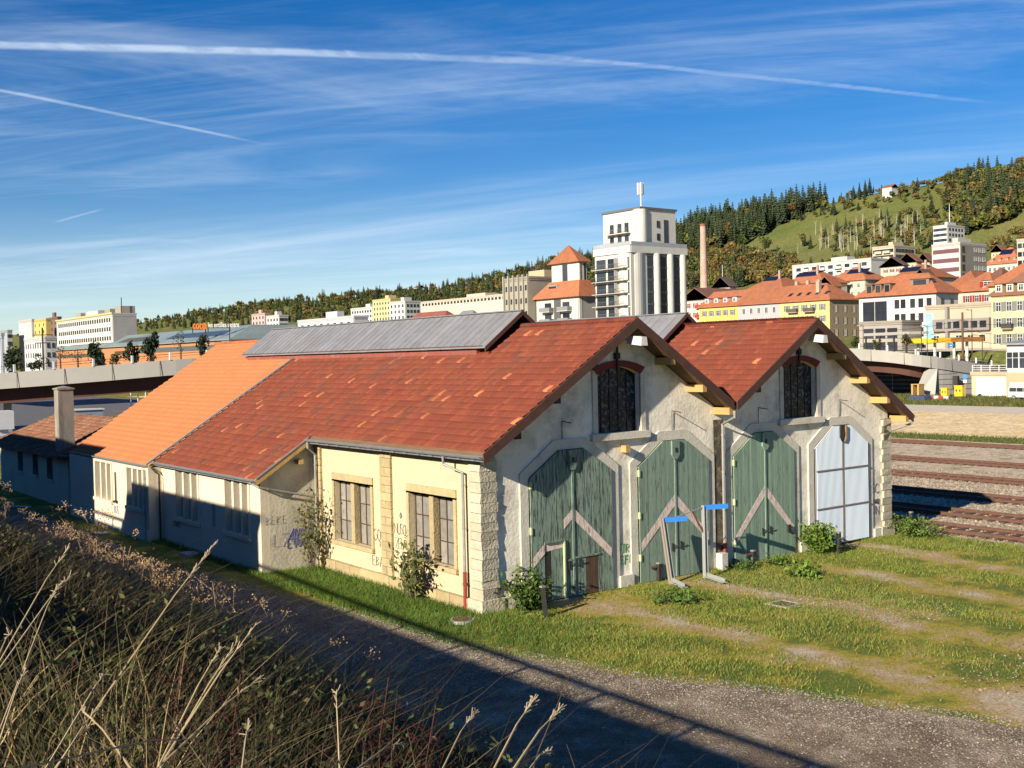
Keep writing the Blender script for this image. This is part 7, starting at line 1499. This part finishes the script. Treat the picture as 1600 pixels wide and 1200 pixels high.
def bracket(label, u, v, u2, v2, ht, lean, armdir, red=False):
    a, b = gz(u, v), gz(u2, v2); t = thing('gantry_bracket', (float(a[0]),float(a[1]),0), label, 'gantry')
    q = MB(); top = (a[0]+lean[0],a[1]+lean[1],ht); d = Vector((top[0]-a[0],top[1]-a[1],ht)); 
    q.bar((a[0],a[1],.0),top,.16,.02); q.bar((a[0]+.07,a[1],.0),(top[0]+.07,top[1],top[2]),.02,.14); q.bar((a[0]-.07,a[1],.0),(top[0]-.07,top[1],top[2]),.02,.14); q.build('upright', M['steel'], t)
    q = MB(); q.bar((a[0],a[1],.09),(b[0],b[1],.09),.22,.03); q.bar((a[0],a[1],.16),(b[0],b[1],.16),.02,.14); q.build('foot', M['steel'], t)
    q = MB(); q.bar((top[0],top[1],ht-.08),(top[0]+armdir[0],top[1]+armdir[1],ht-.06),.06,.17); q.build('blue_beam', M['blue'], t)
    if red: q = MB(); q.bar((a[0]-.09,a[1]-.01,.1),(top[0]-.09,top[1]-.01,top[2]),.012,.03); q.build('rusty_edge', pm((.5,.2,.06)), t)
    return top
t1 = bracket('leaning galvanised bracket with a blue top beam and rusty edge, left of two', 1050, 912, 1070, 922, 2.35, (-.25,.15), (.75,-.45), True)
t2 = bracket('upright galvanised bracket with a blue top beam, right of two', 1103, 904, 1133, 914, 2.65, (.0,.02), (.75,-.45))
t = thing('cross_bar', (float(t2[0]),float(t2[1]),2.4), 'thin bar and stay hung between the two galvanised brackets', 'bar'); q = MB(); q.tube([(t1[0]+.3,t1[1]-.1,2.28),(t2[0],t2[1],2.6)], .018, 5); q.build('wire', M['pipe'], t); q = MB(); q.bar((t2[0]-.5,t2[1]+.1,2.45),(t2[0]-.02,t2[1],1.6),.05,.05); q.build('stay', M['rust'], t)
p = gz(722,972); t = thing('manhole_cover', (float(p[0]),float(p[1]),0), 'round concrete manhole cover in the grass by the corner', 'manhole cover'); q = MB(); q.tube([(p[0],p[1],-.1),(p[0],p[1],.09)], .38, 24); q.build('ring', M['concrete'], t); q = MB(); q.tube([(p[0],p[1],.0905),(p[0],p[1],.105)], .30, 24); q.build('lid', M['rust'], t)
p = gz(1225,945); t = thing('drain_grate', (float(p[0]),float(p[1]),0), 'square rusty drain grate in the bare strip', 'drain'); q = MB(); s=.42
for a in ((-s,s,-s,-s+.09),(-s,s,s-.09,s),(-s,-s+.09,-s+.091,s-.091),(s-.09,s,-s+.091,s-.091)): q.box(p[0]+a[0],p[0]+a[1],p[1]+a[2],p[1]+a[3],-.1,.05)
q.build('frame', M['concrete'], t); q = MB(); q.box(p[0]-s+.092,p[0]+s-.092,p[1]-s+.092,p[1]+s-.092,-.1,.03); q.build('grate', M['rust'], t)
for (u, v, l_) in ((157,835,'pale flat slab lying in the shaded grass strip'),(296,867,'small pale board lying in the shaded grass near the lean-to')):
    p = gz(u, v); t = thing('slab', (float(p[0]),float(p[1]),0), l_, 'slab'); q = MB(); q.box(p[0]-.3,p[0]+.3,p[1]-.5,p[1]+.4,.0,.10); q.build('board', M['concrete'], t)
p = gz(28,793); t = thing('pipe_piece', (float(p[0]),float(p[1]),0), 'white pipe lying across the shaded gravel track at the left', 'pipe'); q = MB(); q.tube([(p[0]-.5,p[1]+.6,.08),(p[0]+.5,p[1]-.9,.08)], .05, 6); q.build('tube', M['white'], t)
# ---------------------------------------------------------------- weeds on the shaded embankment in front
zb_ = lambda x, y: terr(x, y)-.02
g = np.random.default_rng(41)
def bank_pts(n, x0=-19.2, x1=-7.4, y0=-27.5, y1=20, near=1.0):
    x = g.uniform(x0,x1,n*3); y = y0+(y1-y0)*g.random(n*3)**near
    a = np.arctan2(x-CAM[0], y-CAM[1]); keep = (a > R(8)) & (a < R(66)) & (np.hypot(x-CAM[0],y-CAM[1]) > 1.3); return np.stack([x,y],1)[keep][:n]
SIL_U = [-200,0,80,150,220,300,400,480,540,620,700,800,900,1600]; SIL_V = [795,808,832,838,864,904,964,1012,1044,1087,1127,1167,1208,1300]
def below(xy, h, slack=10.):
    """keeps the plants whose tops stay below the ragged upper edge of the bank's growth"""
    d = np.stack([xy[:,0], xy[:,1], zb_(xy[:,0], xy[:,1])+h], 1)-CAM; z = d@_fw; u = 800+FPX*(d@_r)/z; v = 600-FPX*(d@_u)/z
    return v > np.interp(u, SIL_U, SIL_V)-np.abs(g.normal(size=len(xy)))*slack
def uof(xy):
    d = np.stack([xy[:,0], xy[:,1], zb_(xy[:,0], xy[:,1])+.3], 1)-CAM; return 800+FPX*(d@_r)/(d@_fw)
def noisy(xy): return .5+.5*np.sin(xy[:,0]*1.1+1.3*np.sin(xy[:,1]*.8))*np.sin(xy[:,1]*.9+np.sin(xy[:,0]*1.7))
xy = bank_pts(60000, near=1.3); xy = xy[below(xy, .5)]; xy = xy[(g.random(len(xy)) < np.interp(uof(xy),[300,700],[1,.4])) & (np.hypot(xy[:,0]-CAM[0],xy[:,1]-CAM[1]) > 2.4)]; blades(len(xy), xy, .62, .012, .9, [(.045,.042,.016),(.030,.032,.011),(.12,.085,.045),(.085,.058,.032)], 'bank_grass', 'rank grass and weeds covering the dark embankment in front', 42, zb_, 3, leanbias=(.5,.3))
xy = bank_pts(36000, near=1.8, y1=2); xy = xy[below(xy, 1.05, 4)]; xy = xy[(g.random(len(xy)) < np.interp(uof(xy),[200,400,600],[.7,.28,.03])) & (np.hypot(xy[:,0]-CAM[0],xy[:,1]-CAM[1]) > 3.0)]; xy = xy[g.random(len(xy)) < np.clip(1.25-(xy[:,0]+19)/7,0.05,1)]; blades(len(xy), xy, .70, .009, 1.1, [(.26,.19,.085),(.36,.28,.14),(.20,.14,.065),(.10,.11,.035),(.06,.07,.025)], 'dry_grass', 'tangle of dry straw coloured grass on the near bank', 43, zb_, 4, leanbias=(.35,.2), mat_=M['straw'])
xy = bank_pts(70000, near=1.2); xy = xy[(noisy(xy) > .35) & below(xy, .7) & (np.hypot(xy[:,0]-CAM[0], xy[:,1]-CAM[1]) > 4.5)]; Pb = np.concatenate([xy, (zb_(xy[:,0],xy[:,1])+g.uniform(.05,.75,len(xy)))[:,None]],1)
V, F = leaf_quads(Pb, g.uniform(.018,.042,len(Pb)), 1, g, .7); C = np.array([(.05,.07,.02),(.075,.095,.025),(.04,.045,.016),(.11,.10,.04)])[g.integers(0,4,len(Pb))]*g.uniform(.7,1.4,(len(Pb),1))
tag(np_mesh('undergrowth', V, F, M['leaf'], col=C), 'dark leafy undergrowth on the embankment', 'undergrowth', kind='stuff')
# dried flower stems with branching brown heads
def dry_stem(seed, umbel=True):
    g = np.random.default_rng(seed); q = MB(); col = np.array([.26,.17,.10])*g.uniform(.8,1.3); top = np.array([g.normal()*.08,g.normal()*.08,1.]); c = tuple(col)
    q.tube([(0,0,-.1),(top[0]*.3,top[1]*.3,.5),tuple(top)], [.007,.006,.004], 5, 0, c)
    for k in range(g.integers(6,10)):
        a = g.uniform(0,6.28); z = g.uniform(.55,.98); r_ = g.uniform(.08,.22); e = np.array([top[0]*z+r_*math.cos(a), top[1]*z+r_*math.sin(a), z+g.uniform(.08,.2)]); q.tube([(top[0]*z,top[1]*z,z-.05),tuple(e)], [.003,.002], 3, 0, c)
        for j in range(16):
            p = e+g.normal(size=3)*np.array([.035,.035,.02]); s = g.uniform(.006,.012); cc = tuple(np.array([.36,.24,.125])*g.uniform(.6,1.5))
            q.add([p+np.array([s,0,0]),p+np.array([-s*.6,s,0]),p+np.array([-s*.6,-s,0]),p+np.array([0,0,s*1.5])], [(0,1,3),(1,2,3),(2,0,3)], 0, cc)
    o = q.build('stalk', M['straw'], loc=(0,0,0)); me = o.data; bpy.data.objects.remove(o); return me
DS = [dry_stem(100+i) for i in range(6)]
xy = bank_pts(4000, near=2.0, x0=-19.0, x1=-11.5, y0=-26.5, y1=1)
xy = xy[below(xy, 1.5, 24) & (uof(xy) < 720)]; xy = xy[np.hypot(xy[:,0]-CAM[0],xy[:,1]-CAM[1]) > 6.0][:290]
for x, y in xy:
    o = bpy.data.objects.new('dried_flower_stem', random.choice(DS)); COL.objects.link(o); s = random.uniform(.95,1.5); o.location = (x, y, float(zb_(x,y))); o.rotation_euler = (random.uniform(-.2,.2), random.uniform(-.05,.35), random.uniform(0,6.28)); o.scale = (s,s,s)
    tag(o, 'dried brown flower stem with branching seed heads among the bank weeds', 'dried plant', 'dried flower stems on the embankment')
# tall pale grass stalks leaning to the right, one by one: root and tip pixels, distance
ST = [(190,1050,335,850,5.0,1,'longest pale stalk reaching over the shaded track below the lean-to'),(270,1165,400,975,4.2,0,'thick pale stalk in the sheaf leaning right at the bottom'),(262,1168,345,1010,4.2,0,'pale stalk left of the thickest one in the bottom sheaf'),(280,1168,408,1058,4.1,0,'low slanting stalk of the bottom sheaf'),(268,1170,372,1000,4.3,0,'straight middle stalk of the bottom sheaf'),(150,1175,300,1155,3.6,0,'nearly level dry stalk crossing the bottom sheaf'),(30,980,105,858,5.2,0,'pale stalk rising at the upper left of the bank'),(50,1010,92,912,4.8,0,'thin pale stalk with a feathered top at the left'),(690,1205,742,1112,3.2,1,'pale seeded grass stalk, leftmost of three at the bottom edge'),(770,1205,835,1092,3.1,1,'pale seeded grass stalk, tallest of three at the bottom edge'),(800,1205,875,1108,3.0,1,'pale seeded grass stalk, rightmost of three at the bottom edge'),(825,1205,858,1175,3.0,1,'short seeded stalk beside the three at the bottom edge'),(5,1140,40,1045,4.2,0,'stiff straw stalk at the lower left edge'),(95,1190,160,1100,3.8,0,'bent straw stalk low at the left'),(200,1195,130,1110,3.6,0,'crossing straw stalk leaning left at the bottom'),(120,1120,172,1045,4.2,0,'straw stalk in the lower left tangle'),(530,1190,525,1080,3.8,0,'thin upright stalk beside the red dock'),(378,1200,388,1135,3.4,0,'short stalk right of the bottom sheaf'),(0,1020,18,990,4.4,0,'short pale stalk cut by the left edge'),(60,960,110,900,5.0,0,'slanting stalk among brown heads at the left'),(560,1200,630,1160,3.4,0,'curved dry blade at the bottom centre')]
for u0, v0, u1, v1, D, seeded, lb in ST:
    a, b = at(u0, v0, D), at(u1, v1, D+.35); mid = a*.45+b*.55+np.array([0,0,.015]); lo = a-(mid-a)*.5; zl = float(terr(a[0],a[1])); lo = a+(a-mid)*max(0.,(a[2]-zl))/max(.05,(mid[2]-a[2]))*.9
    t = thing('grass_stalk', (float(lo[0]),float(lo[1]),float(lo[2])), lb, 'grass stalk'); q = MB(); c = tuple(np.array([.50,.39,.22])*random.uniform(.8,1.15)); q.tube([lo,a,mid,b], [.0036,.0033,.0028,.0012], 5, 0, c); q.build('stem', M['straw'], t)
    q = MB(); n = 40 if seeded else 12; d = (b-mid)
    for k in range(n):
        f = 1-.62*(k/n) if seeded else random.uniform(.3,1); p = mid+d*f; sd = np.array([random.gauss(0,1) for _ in range(3)])*(.007 if seeded else .010); e = p+d/np.linalg.norm(d)*.03+sd; q.bar(p, e, .0026, .002, 0, (.50,.40,.25))
    q.build('seed_head', M['straw'], t)
for u, v, D, h, lb in ((268,1150,4.6,.5,'dark red dock seed spike left of the bottom sheaf'),(360,1165,4.4,.45,'dark red dock spike right of the bottom sheaf'),(592,1165,4.2,.42,'upright dark red dock spike at the bottom centre'),(665,1195,4.0,.35,'smaller dark red dock spike at the bottom centre')):
    p = at(u, v, D); z0 = min(float(p[2])-.15, float(p[2])); t = thing('dock_plant', (float(p[0]),float(p[1]),float(terr(p[0],p[1]))), lb, 'plant'); q = MB(); q.tube([(p[0],p[1],float(terr(p[0],p[1]))),(p[0],p[1],p[2]),(p[0]+.05,p[1],p[2]+h*.6)], .002, 4, 0, (.10,.04,.03)); q.build('stem', M['straw'], t); q = MB()
    for k in range(150): f = random.random(); c = np.array([p[0]+random.gauss(0,.05),p[1]+random.gauss(0,.05),p[2]-.1+f*h*.7]); s = .006; q.add([c+np.array([s,0,0]),c+np.array([0,s,s]),c+np.array([-s,0,s*.5]),c+np.array([0,-s,0])], [(0,1,2,3)], 0, tuple(np.array([.13,.03,.024])*random.uniform(.6,1.4)))
    tag(q.build('seed_spike', M['straw'], t), kind='stuff')
